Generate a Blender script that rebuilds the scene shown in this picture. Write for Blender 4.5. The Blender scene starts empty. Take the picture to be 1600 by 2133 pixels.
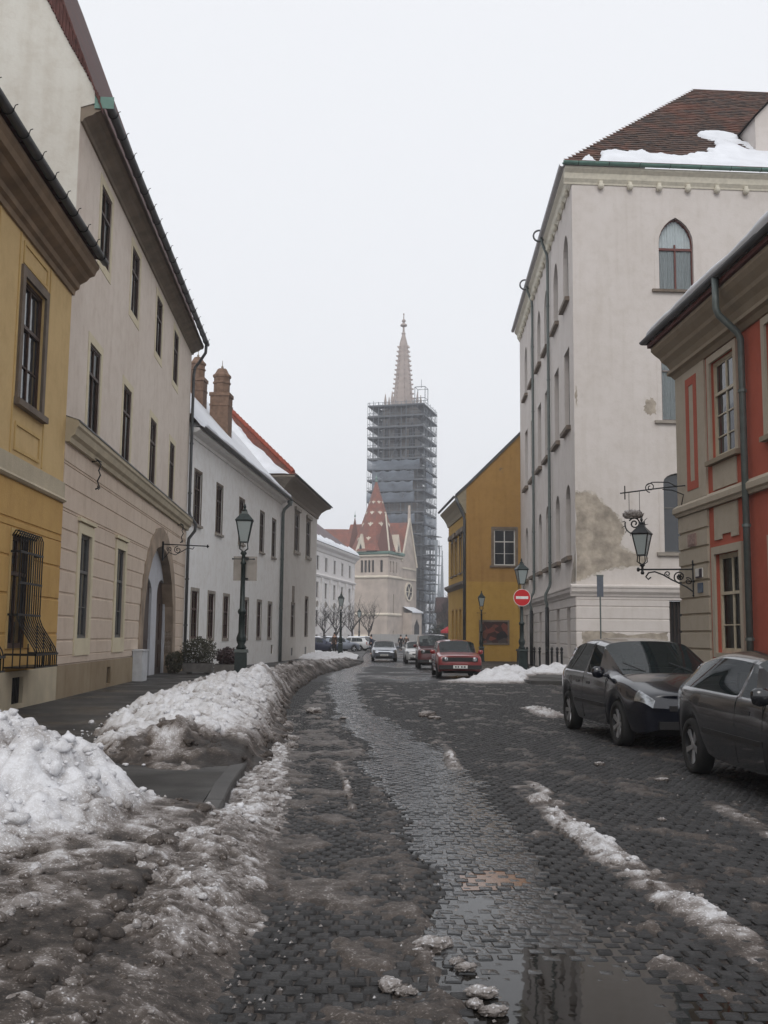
import bpy, bmesh, math, random
import numpy as np
from mathutils import Matrix, Vector
R = math.radians
rnd = random.Random(7)
C = bpy.context.scene.collection
sc = bpy.context.scene

# ---------------------------------------------------------------- camera
EYE, FOC, PITCH, ROLL = 1.52, 2155.0, R(6.75), R(0.6)
cam_d = bpy.data.cameras.new('camera')
cam = bpy.data.objects.new('camera', cam_d)
C.objects.link(cam)
cam.location = (0, 0, EYE)
cam.rotation_euler = (Matrix.Rotation(R(90) + PITCH, 4, 'X') @ Matrix.Rotation(ROLL, 4, 'Z')).to_euler()
cam_d.sensor_fit = 'HORIZONTAL'
cam_d.sensor_width = 36.0
cam_d.lens = 36.0 * FOC / 1600.0
cam_d.clip_start = 0.05
cam_d.clip_end = 3000
sc.camera = cam

# ---------------------------------------------------------------- sky, sun, exposure
world = bpy.data.worlds.new('World')
sc.world = world
world.use_nodes = True
wn, wl = world.node_tree.nodes, world.node_tree.links
bg = wn['Background']
sky = wn.new('ShaderNodeTexSky')
sky.sky_type = 'NISHITA'
sky.sun_disc = False
sky.sun_elevation = R(38)
sky.sun_rotation = R(184)
sky.air_density = 1.5
sky.dust_density = 6.0
mixw = wn.new('ShaderNodeMix')
mixw.data_type = 'RGBA'
mixw.inputs['Factor'].default_value = 0.975       # overcast: cloud veil over the clear sky
mixw.inputs['B'].default_value = (8.35, 8.5, 8.85, 1)
wl.new(sky.outputs['Color'], mixw.inputs['A'])
wl.new(mixw.outputs['Result'], bg.inputs['Color'])
bg.inputs['Strength'].default_value = 0.10
sun_d = bpy.data.lights.new('sun', 'SUN')
sun_d.energy = 0.9
sun_d.angle = R(25)
sun_d.color = (1.0, 0.97, 0.93)
sun = bpy.data.objects.new('sun', sun_d)
C.objects.link(sun)
sun.rotation_euler = (R(90 - 38), 0, R(-4))
sc.view_settings.view_transform = 'Standard'
sc.view_settings.look = 'None'
sc.view_settings.exposure = 0.16
sc.view_settings.gamma = 1.0
sc.view_settings.use_curve_mapping = False
sc.render.engine = 'CYCLES'
sc.cycles.use_denoising = True
sc.cycles.max_bounces = 6
sc.cycles.diffuse_bounces = 3
sc.cycles.glossy_bounces = 3
sc.cycles.transmission_bounces = 4
sc.cycles.transparent_max_bounces = 8
sc.cycles.volume_bounces = 1

# ---------------------------------------------------------------- noise (numpy)
def _hash(ix, iy, seed):
    h = (ix.astype(np.int64) * 374761393 + iy.astype(np.int64) * 668265263 + seed * 974711) & 0x7fffffff
    h = ((h ^ (h >> 13)) * 1274126177) & 0x7fffffff
    return ((h ^ (h >> 16)) & 0xffff) / 65535.0
def vnoise(x, y, seed=0):
    ix, iy = np.floor(x), np.floor(y)
    fx, fy = x - ix, y - iy
    fx, fy = fx * fx * (3 - 2 * fx), fy * fy * (3 - 2 * fy)
    a, b = _hash(ix, iy, seed), _hash(ix + 1, iy, seed)
    c, d = _hash(ix, iy + 1, seed), _hash(ix + 1, iy + 1, seed)
    return (a + (b - a) * fx) * (1 - fy) + (c + (d - c) * fx) * fy
def fbm(x, y, seed=0, octs=4, gain=0.5):
    s, a, t = 0.0, 1.0, 0.0
    for i in range(octs):
        ca, sa = math.cos(0.6 + i), math.sin(0.6 + i)
        s = s + a * vnoise((x * ca - y * sa) * 2 ** i, (x * sa + y * ca) * 2 ** i, seed + i * 17)
        t += a
        a *= gain
    return s / t
def worley(x, y, seed=0):
    ix, iy = np.floor(x), np.floor(y)
    d1 = np.full(x.shape, 9.0)
    for i in (-1, 0, 1):
        for j in (-1, 0, 1):
            px = ix + i + _hash(ix + i, iy + j, seed)
            py = iy + j + _hash(ix + i, iy + j, seed + 5)
            d1 = np.minimum(d1, (px - x) ** 2 + (py - y) ** 2)
    return np.sqrt(d1)
def sstep(a, b, x):
    t = np.clip((x - a) / (b - a), 0, 1)
    return t * t * (3 - 2 * t)

# ---------------------------------------------------------------- materials
def srgb(r, g, b):
    return tuple(((c / 255.0) / 12.92 if c <= 10 else (((c / 255.0) + 0.055) / 1.055) ** 2.4) for c in (r, g, b)) + (1,)
MATS = {}
def nmat(name):
    m = bpy.data.materials.new(name)
    m.use_nodes = True
    n, l = m.node_tree.nodes, m.node_tree.links
    return m, n, l, n['Principled BSDF']
def simple(name, col, rough=0.6, metal=0.0, spec=0.5, noise=0.12, nscale=6.0, bump=0.0, bscale=60.0, coat=0.0):
    """one colour with soft procedural variation and fine relief"""
    if name in MATS: return MATS[name]
    m, n, l, p = nmat(name)
    geo = n.new('ShaderNodeNewGeometry')
    t = n.new('ShaderNodeTexNoise'); t.inputs['Scale'].default_value = nscale; t.inputs['Detail'].default_value = 5
    l.new(geo.outputs['Position'], t.inputs['Vector'])
    r = n.new('ShaderNodeValToRGB')
    lo = tuple(c * (1 - noise) for c in col[:3]) + (1,); hi = tuple(min(1, c * (1 + noise)) for c in col[:3]) + (1,)
    r.color_ramp.elements[0].position = 0.3; r.color_ramp.elements[0].color = lo
    r.color_ramp.elements[1].position = 0.7; r.color_ramp.elements[1].color = hi
    l.new(t.outputs['Fac'], r.inputs['Fac']); l.new(r.outputs['Color'], p.inputs['Base Color'])
    p.inputs['Roughness'].default_value = rough; p.inputs['Metallic'].default_value = metal
    p.inputs['Specular IOR Level'].default_value = spec
    p.inputs['Coat Weight'].default_value = coat; p.inputs['Coat Roughness'].default_value = 0.04
    if bump:
        t2 = n.new('ShaderNodeTexNoise'); t2.inputs['Scale'].default_value = bscale; t2.inputs['Detail'].default_value = 3
        l.new(geo.outputs['Position'], t2.inputs['Vector'])
        b = n.new('ShaderNodeBump'); b.inputs['Strength'].default_value = bump; b.inputs['Distance'].default_value = 0.02
        l.new(t2.outputs['Fac'], b.inputs['Height']); l.new(b.outputs['Normal'], p.inputs['Normal'])
    MATS[name] = m
    return m
def plaster(name, col, stain=(0.35, 0.3, 0.25, 1), amount=0.3, streak=0.25, patch=None, pamount=0.0):
    """painted plaster: blotches, vertical rain streaks, hairline relief, optional flaked patches"""
    m, n, l, p = nmat(name)
    geo = n.new('ShaderNodeNewGeometry')
    mp = n.new('ShaderNodeMapping'); l.new(geo.outputs['Position'], mp.inputs['Vector'])
    mp.inputs['Scale'].default_value = (3.0, 3.0, 0.18)
    big = n.new('ShaderNodeTexNoise'); big.inputs['Scale'].default_value = 0.5; big.inputs['Detail'].default_value = 7; big.inputs['Roughness'].default_value = 0.62
    l.new(geo.outputs['Position'], big.inputs['Vector'])
    st = n.new('ShaderNodeTexNoise'); st.inputs['Scale'].default_value = 1.2; st.inputs['Detail'].default_value = 5
    l.new(mp.outputs['Vector'], st.inputs['Vector'])
    r1 = n.new('ShaderNodeMapRange'); r1.inputs['From Min'].default_value = 0.42; r1.inputs['From Max'].default_value = 0.78; r1.inputs['To Max'].default_value = amount
    l.new(big.outputs['Fac'], r1.inputs['Value'])
    r2 = n.new('ShaderNodeMapRange'); r2.inputs['From Min'].default_value = 0.5; r2.inputs['From Max'].default_value = 0.8; r2.inputs['To Max'].default_value = streak
    l.new(st.outputs['Fac'], r2.inputs['Value'])
    add = n.new('ShaderNodeMath'); add.operation = 'ADD'; add.use_clamp = True
    mid = n.new('ShaderNodeTexNoise'); mid.inputs['Scale'].default_value = 2.6; mid.inputs['Detail'].default_value = 8; mid.inputs['Roughness'].default_value = 0.7
    l.new(geo.outputs['Position'], mid.inputs['Vector'])
    r3 = n.new('ShaderNodeMapRange'); r3.inputs['From Min'].default_value = 0.46; r3.inputs['From Max'].default_value = 0.75; r3.inputs['To Max'].default_value = 0.28
    l.new(mid.outputs['Fac'], r3.inputs['Value'])
    a0 = n.new('ShaderNodeMath'); a0.operation = 'ADD'
    l.new(r1.outputs['Result'], a0.inputs[0]); l.new(r3.outputs['Result'], a0.inputs[1])
    l.new(a0.outputs['Value'], add.inputs[0]); l.new(r2.outputs['Result'], add.inputs[1])
    mx = n.new('ShaderNodeMix'); mx.data_type = 'RGBA'
    mx.inputs['A'].default_value = col; mx.inputs['B'].default_value = tuple(c * s * 1.6 for c, s in zip(col[:3], stain[:3])) + (1,)
    l.new(add.outputs['Value'], mx.inputs['Factor'])
    last = mx.outputs['Result']
    if patch:
        pn = n.new('ShaderNodeTexNoise'); pn.inputs['Scale'].default_value = 0.55; pn.inputs['Detail'].default_value = 9; pn.inputs['Roughness'].default_value = 0.6
        l.new(geo.outputs['Position'], pn.inputs['Vector'])
        pr = n.new('ShaderNodeMapRange'); pr.inputs['From Min'].default_value = pamount; pr.inputs['From Max'].default_value = pamount + 0.012
        l.new(pn.outputs['Fac'], pr.inputs['Value'])
        m2 = n.new('ShaderNodeMix'); m2.data_type = 'RGBA'; m2.inputs['B'].default_value = patch
        l.new(pr.outputs['Result'], m2.inputs['Factor']); l.new(last, m2.inputs['A'])
        last = m2.outputs['Result']
    l.new(last, p.inputs['Base Color'])
    fine = n.new('ShaderNodeTexNoise'); fine.inputs['Scale'].default_value = 14; fine.inputs['Detail'].default_value = 6
    l.new(geo.outputs['Position'], fine.inputs['Vector'])
    b = n.new('ShaderNodeBump'); b.inputs['Strength'].default_value = 0.25; b.inputs['Distance'].default_value = 0.02
    l.new(fine.outputs['Fac'], b.inputs['Height']); l.new(b.outputs['Normal'], p.inputs['Normal'])
    p.inputs['Roughness'].default_value = 0.88; p.inputs['Specular IOR Level'].default_value = 0.25
    MATS[name] = m
    return m
def glass(name, tint=(0.02, 0.024, 0.03, 1), clear=0.0, rough=0.03):
    """window glass: mirror-like at grazing angles; clear > 0 lets what stands behind show"""
    m, n, l, p = nmat(name)
    p.inputs['Base Color'].default_value = tint
    p.inputs['Roughness'].default_value = rough
    p.inputs['Specular IOR Level'].default_value = 0.8
    if clear:
        out = n['Material Output']
        tr = n.new('ShaderNodeBsdfTransparent'); tr.inputs['Color'].default_value = (0.86, 0.9, 0.9, 1)
        lw = n.new('ShaderNodeFresnel'); lw.inputs['IOR'].default_value = 1.6
        mr = n.new('ShaderNodeMapRange'); mr.inputs['To Min'].default_value = 1 - clear; mr.inputs['To Max'].default_value = 1.0
        l.new(lw.outputs['Fac'], mr.inputs['Value'])
        mx = n.new('ShaderNodeMixShader')
        l.new(mr.outputs['Result'], mx.inputs['Fac']); l.new(tr.outputs['BSDF'], mx.inputs[1]); l.new(p.outputs['BSDF'], mx.inputs[2])
        l.new(mx.outputs['Shader'], out.inputs['Surface'])
    else:
        geo = n.new('ShaderNodeNewGeometry')
        t = n.new('ShaderNodeTexNoise'); t.inputs['Scale'].default_value = 1.7
        l.new(geo.outputs['Position'], t.inputs['Vector'])
        b = n.new('ShaderNodeBump'); b.inputs['Strength'].default_value = 0.22; b.inputs['Distance'].default_value = 0.03
        l.new(t.outputs['Fac'], b.inputs['Height']); l.new(b.outputs['Normal'], p.inputs['Normal'])
    MATS[name] = m
    return m
def tiles(name, c1, c2, c3, snow=0.0, sx=0.18, sz=0.2):
    """roof tiles too far off to pick apart: rows and columns in relief, weathered colours"""
    m, n, l, p = nmat(name)
    tc = n.new('ShaderNodeTexCoord')
    br = n.new('ShaderNodeTexBrick'); br.inputs['Scale'].default_value = 1.0
    br.inputs['Brick Width'].default_value = sx; br.inputs['Row Height'].default_value = sz; br.inputs['Mortar Size'].default_value = 0.012
    br.inputs['Color1'].default_value = c1; br.inputs['Color2'].default_value = c2; br.inputs['Mortar'].default_value = tuple(c * 0.3 for c in c1[:3]) + (1,)
    l.new(tc.outputs['UV'], br.inputs['Vector'])
    nz = n.new('ShaderNodeTexNoise'); nz.inputs['Scale'].default_value = 0.6; nz.inputs['Detail'].default_value = 8
    l.new(tc.outputs['UV'], nz.inputs['Vector'])
    mr = n.new('ShaderNodeMapRange'); mr.inputs['From Min'].default_value = 0.42; mr.inputs['From Max'].default_value = 0.62
    l.new(nz.outputs['Fac'], mr.inputs['Value'])
    mx = n.new('ShaderNodeMix'); mx.data_type = 'RGBA'; mx.inputs['B'].default_value = c3
    l.new(mr.outputs['Result'], mx.inputs['Factor']); l.new(br.outputs['Color'], mx.inputs['A'])
    l.new(mx.outputs['Result'], p.inputs['Base Color'])
    b = n.new('ShaderNodeBump'); b.inputs['Strength'].default_value = 0.8; b.inputs['Distance'].default_value = 0.03
    l.new(br.outputs['Fac'], b.inputs['Height']); b.invert = True
    l.new(b.outputs['Normal'], p.inputs['Normal'])
    p.inputs['Roughness'].default_value = 0.8
    MATS[name] = m
    return m

WOOD = simple('brown_window_wood', srgb(62, 42, 32), 0.55, noise=0.3, nscale=9)
WOODRED = simple('red_brown_window_wood', srgb(96, 44, 36), 0.5, noise=0.15)
CREAMWOOD = simple('cream_window_wood', srgb(190, 180, 158), 0.5)
GREYWOOD = simple('grey_window_wood', srgb(92, 92, 90), 0.55)
WHITEWOOD = simple('white_window_wood', srgb(205, 203, 198), 0.5)
GLASS = glass('dark_window_glass')
GLASSC = glass('clear_window_glass', clear=0.94)
ROOM = simple('dim_room', (0.03, 0.028, 0.026, 1), 0.9)
CURTAIN = simple('white_curtain', (0.72, 0.74, 0.76, 1), 0.9, noise=0.05)
TANCURTAIN = simple('tan_blind', srgb(150, 118, 82), 0.9, noise=0.08)
STONE = simple('grey_stone', srgb(150, 142, 132), 0.85, noise=0.18, nscale=3, bump=0.4, bscale=25)
BEIGE = simple('beige_stone', srgb(186, 174, 150), 0.85, noise=0.14, nscale=2.2, bump=0.35, bscale=25)
DARKSTONE = simple('weathered_brown_stone', srgb(112, 100, 88), 0.85, noise=0.25, nscale=3, bump=0.4, bscale=25)
ZINC = simple('dull_zinc', srgb(82, 84, 86), 0.45, metal=0.5, noise=0.2, nscale=2)
COPPER = simple('patina_copper', srgb(96, 128, 118), 0.6, metal=0.2, noise=0.2, nscale=2)
GREYPIPE = simple('grey_green_pipe', srgb(96, 104, 102), 0.5, metal=0.2, noise=0.15)
IRON = simple('black_iron', (0.012, 0.013, 0.014, 1), 0.45, metal=0.3, noise=0.3, nscale=12)
GREENIRON = simple('dark_green_cast_iron', (0.012, 0.022, 0.021, 1), 0.42, metal=0.2, noise=0.3, nscale=12)
LAMPGLASS = glass('frosted_lamp_glass', tint=(0.30, 0.34, 0.34, 1), rough=0.25)
ROOFSNOW = simple('roof_snow', (0.74, 0.76, 0.80, 1), 0.7, noise=0.07, nscale=1.5, bump=0.7, bscale=5)

# ---------------------------------------------------------------- mesh and object helpers
def mesh_from(name, vs, fs, smooth=False, uvs=None):
    me = bpy.data.meshes.new(name)
    me.from_pydata([tuple(v) for v in vs], [], fs)
    if uvs is not None:
        ul = me.uv_layers.new(name='UVMap')
        k = 0
        for f in fs:
            for vi in f:
                ul.data[k].uv = uvs[vi]; k += 1
    if smooth:
        me.polygons.foreach_set('use_smooth', [True] * len(me.polygons))
    me.update()
    return me
class MB:
    """collects simple shapes for ONE mesh"""
    def __init__(s): s.v, s.f = [], []
    def add(s, vs, fs):
        o = len(s.v); s.v += [tuple(v) for v in vs]; s.f += [tuple(i + o for i in f) for f in fs]; return s
    def box(s, x0, x1, y0, y1, z0, z1):
        return s.add([(x0,y0,z0),(x1,y0,z0),(x1,y1,z0),(x0,y1,z0),(x0,y0,z1),(x1,y0,z1),(x1,y1,z1),(x0,y1,z1)],
                     [(0,3,2,1),(4,5,6,7),(0,1,5,4),(1,2,6,5),(2,3,7,6),(3,0,4,7)])
    def frustum(s, x, y, z0, z1, a0, b0, a1, b1):
        return s.add([(x-a0,y-b0,z0),(x+a0,y-b0,z0),(x+a0,y+b0,z0),(x-a0,y+b0,z0),(x-a1,y-b1,z1),(x+a1,y-b1,z1),(x+a1,y+b1,z1),(x-a1,y+b1,z1)],
                     [(0,3,2,1),(4,5,6,7),(0,1,5,4),(1,2,6,5),(2,3,7,6),(3,0,4,7)])
    def tube(s, pts, r, n=6, caps=True):
        """round bar along pts; r a number or one radius per point"""
        pts = [Vector(p) for p in pts]
        rs = [r] * len(pts) if not hasattr(r, '__len__') else r
        o = len(s.v); prev = None
        for i, p in enumerate(pts):
            d = (pts[min(i+1, len(pts)-1)] - pts[max(i-1, 0)])
            if d.length < 1e-9: d = Vector((0, 0, 1))
            d.normalize()
            if prev is None:
                a = Vector((0, 0, 1)) if abs(d.z) < 0.9 else Vector((1, 0, 0))
                u = d.cross(a).normalized()
            else:
                u = (prev - d * prev.dot(d))
                u = u.normalized() if u.length > 1e-6 else d.orthogonal().normalized()
            prev = u; w = d.cross(u)
            for k in range(n):
                a = 2 * math.pi * k / n
                s.v.append(tuple(p + (u * math.cos(a) + w * math.sin(a)) * rs[i]))
        for i in range(len(pts) - 1):
            for k in range(n):
                k2 = (k + 1) % n
                s.f.append((o+i*n+k, o+i*n+k2, o+(i+1)*n+k2, o+(i+1)*n+k))
        if caps:
            s.f.append(tuple(o + k for k in range(n))[::-1])
            e = o + (len(pts) - 1) * n
            s.f.append(tuple(e + k for k in range(n)))
        return s
    def lathe(s, prof, n=12, x=0, y=0, z=0, phase=0.0):
        """prof: (radius, height) pairs, turned about the vertical through x, y"""
        o = len(s.v)
        for r, h in prof:
            for k in range(n):
                a = 2 * math.pi * k / n + phase
                s.v.append((x + r * math.cos(a), y + r * math.sin(a), z + h))
        for i in range(len(prof) - 1):
            for k in range(n):
                k2 = (k + 1) % n
                s.f.append((o+i*n+k, o+i*n+k2, o+(i+1)*n+k2, o+(i+1)*n+k))
        s.f.append(tuple(o + k for k in range(n))[::-1])
        e = o + (len(prof) - 1) * n
        s.f.append(tuple(e + k for k in range(n)))
        return s
    def poly(s, pts): return s.add(pts, [tuple(range(len(pts)))])
    def prism(s, pts, y0, y1):
        """outline (x, z) given depth from y0 to y1"""
        n = len(pts)
        vs = [(a, y0, b) for a, b in pts] + [(a, y1, b) for a, b in pts]
        fs = [tuple(range(n)), tuple(range(2*n-1, n-1, -1))] + [(i, n+i, n+(i+1)%n, (i+1)%n) for i in range(n)]
        return s.add(vs, fs)
    def mesh(s, name, smooth=False): return mesh_from(name, s.v, s.f, smooth)

WM = {}                      # world matrix of every object made here
def link(name, data, mat=None, parent=None, M=None, smooth=None):
    """one object; M is its place in the world"""
    o = bpy.data.objects.new(name, data)
    C.objects.link(o)
    M = M if M is not None else Matrix.Identity(4)
    if mat is not None and data is not None and len(data.materials) == 0: data.materials.append(mat)
    if parent is not None:
        o.parent = parent
        o.matrix_basis = WM[parent.name].inverted() @ M
    else:
        o.matrix_basis = M
    WM[o.name] = M.copy()
    return o
def part(name, mb, mat, parent, M=None, smooth=False):
    return link(name, mb.mesh(name, smooth), mat, parent, M if M is not None else WM[parent.name])
def thing(name, label, cat, loc, rotz=0.0, group=None, data=None, mat=None):
    M = Matrix.Translation(loc) @ Matrix.Rotation(rotz, 4, 'Z')
    o = link(name, data, mat, None, M)
    o['label'] = label; o['category'] = cat
    if group: o['group'] = group
    return o
def setting(name, me, mat, kind='structure', label=None, M=None):
    o = link(name, me, mat, None, M)
    o['kind'] = kind
    if label: o['label'] = label
    return o
def copy_tree(o, M, parent=None):
    """copy of a thing with its parts and sub-parts, set down at M"""
    old = WM[o.name]
    def rec(src, par):
        c = src.copy(); C.objects.link(c)
        Mw = M @ old.inverted() @ WM[src.name]
        WM[c.name] = Mw
        if par is not None:
            c.parent = par; c.matrix_basis = WM[par.name].inverted() @ Mw
        else:
            c.matrix_basis = Mw
        for ch in src.children: rec(ch, c)
        return c
    return rec(o, parent)
def frame(x, y, dx, dy, z=0.0):
    """facade frame: local x runs along (dx, dy), local y into the house, z up"""
    d = Vector((dx, dy, 0)).normalized()
    return Matrix(((d.x, -d.y, 0, x), (d.y, d.x, 0, y), (0, 0, 1, z), (0, 0, 0, 1)))
def T(x, y, z): return Matrix.Translation((x, y, z))
def roadz(y):
    """the street falls a little after the first thirty metres"""
    return -0.28 * float(sstep(28, 66, np.array(float(y))))

# ---------------------------------------------------------------- building kit
def arch_pts(u0, u1, zs, rise, kind, n=10):
    """curve from the left springing to the right springing"""
    w, c = u1 - u0, (u0 + u1) / 2
    out = []
    if kind == 'round':
        for i in range(n + 1):
            t = math.pi * i / n
            out.append((c - w / 2 * math.cos(t), zs + rise * math.sin(t)))
    else:
        rr = (w * w / 4 + rise * rise) / w
        t1 = math.atan2(rise, rr - w / 2)
        h = n // 2
        for i in range(h + 1):
            t = t1 * i / h
            out.append((u0 + rr - rr * math.cos(t), zs + rr * math.sin(t)))
        out += [(u0 + u1 - a, b) for a, b in out[:-1]][::-1]
    return out
def hole(u0, u1, z0, z1, arch=None, rise=0.0): return dict(u0=u0, u1=u1, z0=z0, z1=z1, arch=arch, rise=rise)
def wall_mb(u0, u1, z0, z1, holes=(), depth=0.25, y=0.0):
    """wall face with real openings and reveals"""
    b = MB()
    us = sorted({round(t, 4) for t in [u0, u1] + [t for h in holes for t in (h['u0'], h['u1'])] if u0 - 1e-6 <= t <= u1 + 1e-6})
    zs = sorted({round(t, 4) for t in [z0, z1] + [t for h in holes for t in (h['z0'], h['z1'])] if z0 - 1e-6 <= t <= z1 + 1e-6})
    idx = {}
    def vid(a, c):
        if (a, c) not in idx:
            idx[(a, c)] = len(b.v); b.v.append((a, y, c))
        return idx[(a, c)]
    for i in range(len(us) - 1):
        for j in range(len(zs) - 1):
            cu, cz = (us[i] + us[i+1]) / 2, (zs[j] + zs[j+1]) / 2
            if any(h['u0'] < cu < h['u1'] and h['z0'] < cz < h['z1'] for h in holes): continue
            b.f.append((vid(us[i], zs[j]), vid(us[i+1], zs[j]), vid(us[i+1], zs[j+1]), vid(us[i], zs[j+1])))
    for h in holes:
        a, c, z, t = h['u0'], h['u1'], h['z0'], h['z1']
        loop = [(a, z), (c, z)]
        if h['arch']:
            ap = arch_pts(a, c, t - h['rise'], h['rise'], h['arch'])
            loop += ap[::-1]
            k = len(ap) // 2
            for i in range(k): b.add([(a, y, t), (ap[i][0], y, ap[i][1]), (ap[i+1][0], y, ap[i+1][1])], [(0, 1, 2)])
            for i in range(k, len(ap) - 1): b.add([(c, y, t), (ap[i][0], y, ap[i][1]), (ap[i+1][0], y, ap[i+1][1])], [(0, 1, 2)])
        else:
            loop += [(c, t), (a, t)]
        for i in range(len(loop)):
            p, q = loop[i], loop[(i + 1) % len(loop)]
            if i == 0 and abs(z - z0) < 1e-6: continue
            b.add([(p[0], y, p[1]), (q[0], y, q[1]), (q[0], y + depth, q[1]), (p[0], y + depth, p[1])], [(0, 1, 2, 3)])
    return b
def outline(w, h, arch=None, rise=0.0, ins=0.0):
    a, c = -w / 2 + ins, w / 2 - ins
    if arch: top = arch_pts(a, c, h - rise, max(0.02, rise - ins * (1.25 if arch == 'point' else 1)), arch)
    else: top = [(a, h - ins), (c, h - ins)]
    return [(a, ins)] + top + [(c, ins)]
def band_mb(outer, inner, y0, y1):
    """flat ring between two outlines, front at y0, back at y1"""
    n = len(outer); b = MB()
    vs = [(p[0], y, p[1]) for y in (y0, y1) for ring in (outer, inner) for p in ring]
    fs = []
    for i in range(n):
        j = (i + 1) % n
        fs += [(i, j, n + j, n + i), (2*n + i, 3*n + i, 3*n + j, 2*n + j), (i, 2*n + i, 2*n + j, j), (n + i, n + j, 3*n + j, 3*n + i)]
    return b.add(vs, fs)
_wcache = {}
def cached(key, fn, name, smooth=False):
    if key not in _wcache: _wcache[key] = fn().mesh(name, smooth)
    return _wcache[key]
def one(name, me, mat, parent, M):
    o = bpy.data.objects.new(name, me); C.objects.link(o)
    if len(me.materials) == 0: me.materials.append(mat)
    elif me.materials[0] is not mat:
        o.material_slots[0].link = 'OBJECT'; o.material_slots[0].material = mat
    o.parent = parent; o.matrix_basis = WM[parent.name].inverted() @ M; WM[o.name] = M.copy()
    return o
def window(par, F, u, z, w, h, cols=2, rows=(0.68,), wood=WOOD, pane=GLASS, recess=0.1, casing=0.06, bar=0.045,
           surround=None, sill=None, curtain=None, arch=None, rise=0.0, minor=(), hood=None):
    """one window: casing (the window itself), then sash frame, panes, surround, sill, curtain as its pieces.
    rows: heights of the main transoms as fractions; minor: thin glazing bars."""
    M = F @ T(u, 0, z)
    key = (round(w, 3), round(h, 3), arch, round(rise, 3))
    W = one('window', cached(('cas', recess, casing) + key, lambda: band_mb(outline(w + 0.02, h + 0.02, arch, rise), outline(w, h, arch, rise, casing), recess, recess + 0.09), 'window'), wood, par, M)
    xs = [-w/2 + casing + (w - 2*casing) * i / cols for i in range(cols + 1)]
    zs = [casing] + [h * r for r in sorted(rows)] + [h - casing]
    def bars():
        b = MB()
        for x in xs[1:-1]: b.box(x - bar/2, x + bar/2, recess + 0.012, recess + 0.07, casing, (h - rise) if arch and rows else h - casing)
        for r in zs[1:-1]: b.box(-w/2 + casing, w/2 - casing, recess - 0.004, recess + 0.075, r - bar*0.75, r + bar*0.75)
        for r in minor: b.box(-w/2 + casing, w/2 - casing, recess + 0.018, recess + 0.06, h*r - bar*0.3, h*r + bar*0.3)
        if arch:
            pass
        else:
            for i in range(cols):
                for j in range(len(zs) - 1):
                    a, c, d, e = xs[i] + 0.002, xs[i+1] - 0.002, zs[j] + 0.002, zs[j+1] - 0.002
                    b.add(*_ring(a, c, d, e, 0.03, recess + 0.02, recess + 0.065))
        return b
    one('frame', cached(('bar', recess, casing, bar, cols, tuple(rows), tuple(minor)) + key, bars, 'frame'), wood, W, M)
    cuts = sorted(list(zs) + [h * r for r in minor])
    if arch:
        zsp = h - rise
        zc = [c for c in cuts if c < zsp - 0.05] + [zsp if not rows else max(rows) * h]
        top = max(rows) * h if rows else zsp
        def ar():
            o = outline(w, h, arch, rise, casing * 0.8)
            pts = [p for p in o[1:-1]]
            b = MB(); b.poly([(-w/2 + casing*0.8, recess + 0.045, top)] + [(p[0], recess + 0.045, p[1]) for p in pts if p[1] > top] + [(w/2 - casing*0.8, recess + 0.045, top)])
            return b
        one('pane', cached(('par', recess, casing, top) + key, ar, 'pane'), pane, W, M)
        cuts = [c for c in cuts if c < top - 0.05] + [top]
    for i in range(cols):
        for j in range(len(cuts) - 1):
            pw, ph = xs[i+1] - xs[i], cuts[j+1] - cuts[j]
            me = cached(('pane', round(pw, 3), round(ph, 3)), lambda: MB().add([(0,0,0),(pw,0,0),(pw,0,ph),(0,0,ph)], [(0,1,2,3)]), 'pane')
            P = M @ T(xs[i], recess + 0.045, cuts[j]) @ Matrix.Rotation(rnd.uniform(-0.012, 0.012), 4, 'Z') @ Matrix.Rotation(rnd.uniform(-0.01, 0.01), 4, 'X')
            one('pane', me, pane, W, P)
    if surround:
        sw, pr, mat = surround[:3]
        ex = surround[3] if len(surround) > 3 else 0.0         # how far it runs on below
        def sr():
            o, i = outline(w + 2*sw, h + sw, arch, rise + (sw if arch else 0)), outline(w, h, arch, rise)
            o = [(a, c if k not in (0, len(o)-1) else -ex) for k, (a, c) in enumerate(o)]
            i = [(a, c if k not in (0, len(i)-1) else 0) for k, (a, c) in enumerate(i)]
            return band_mb(o, i, -pr, 0.004)
        one('surround', cached(('sur', sw, pr, ex) + key, sr, 'surround'), mat, W, M)
    if hood:
        hw, hh, pr, mat = hood
        one('hood', cached(('hood', hw, hh, pr) + key, lambda: MB().box(-w/2 - hw, w/2 + hw, -pr, 0.005, h + 0.22, h + 0.22 + hh).box(-w/2 - hw + 0.05, w/2 + hw - 0.05, -pr*0.55, 0.004, h + 0.2, h + 0.22), 'hood'), mat, W, M)
    if sill:
        so, sh, pr, mat = sill
        one('sill', cached(('sill', sill[:3]) + key, lambda: MB().add([(-w/2-so,-pr,-sh),(w/2+so,-pr,-sh),(w/2+so,recess,-sh),(-w/2-so,recess,-sh),(-w/2-so,-pr,-0.02),(w/2+so,-pr,-0.02),(w/2+so,recess,0.003),(-w/2-so,recess,0.003)],
            [(0,3,2,1),(4,5,6,7),(0,1,5,4),(1,2,6,5),(2,3,7,6),(3,0,4,7)]), 'sill'), mat, W, M)
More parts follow.
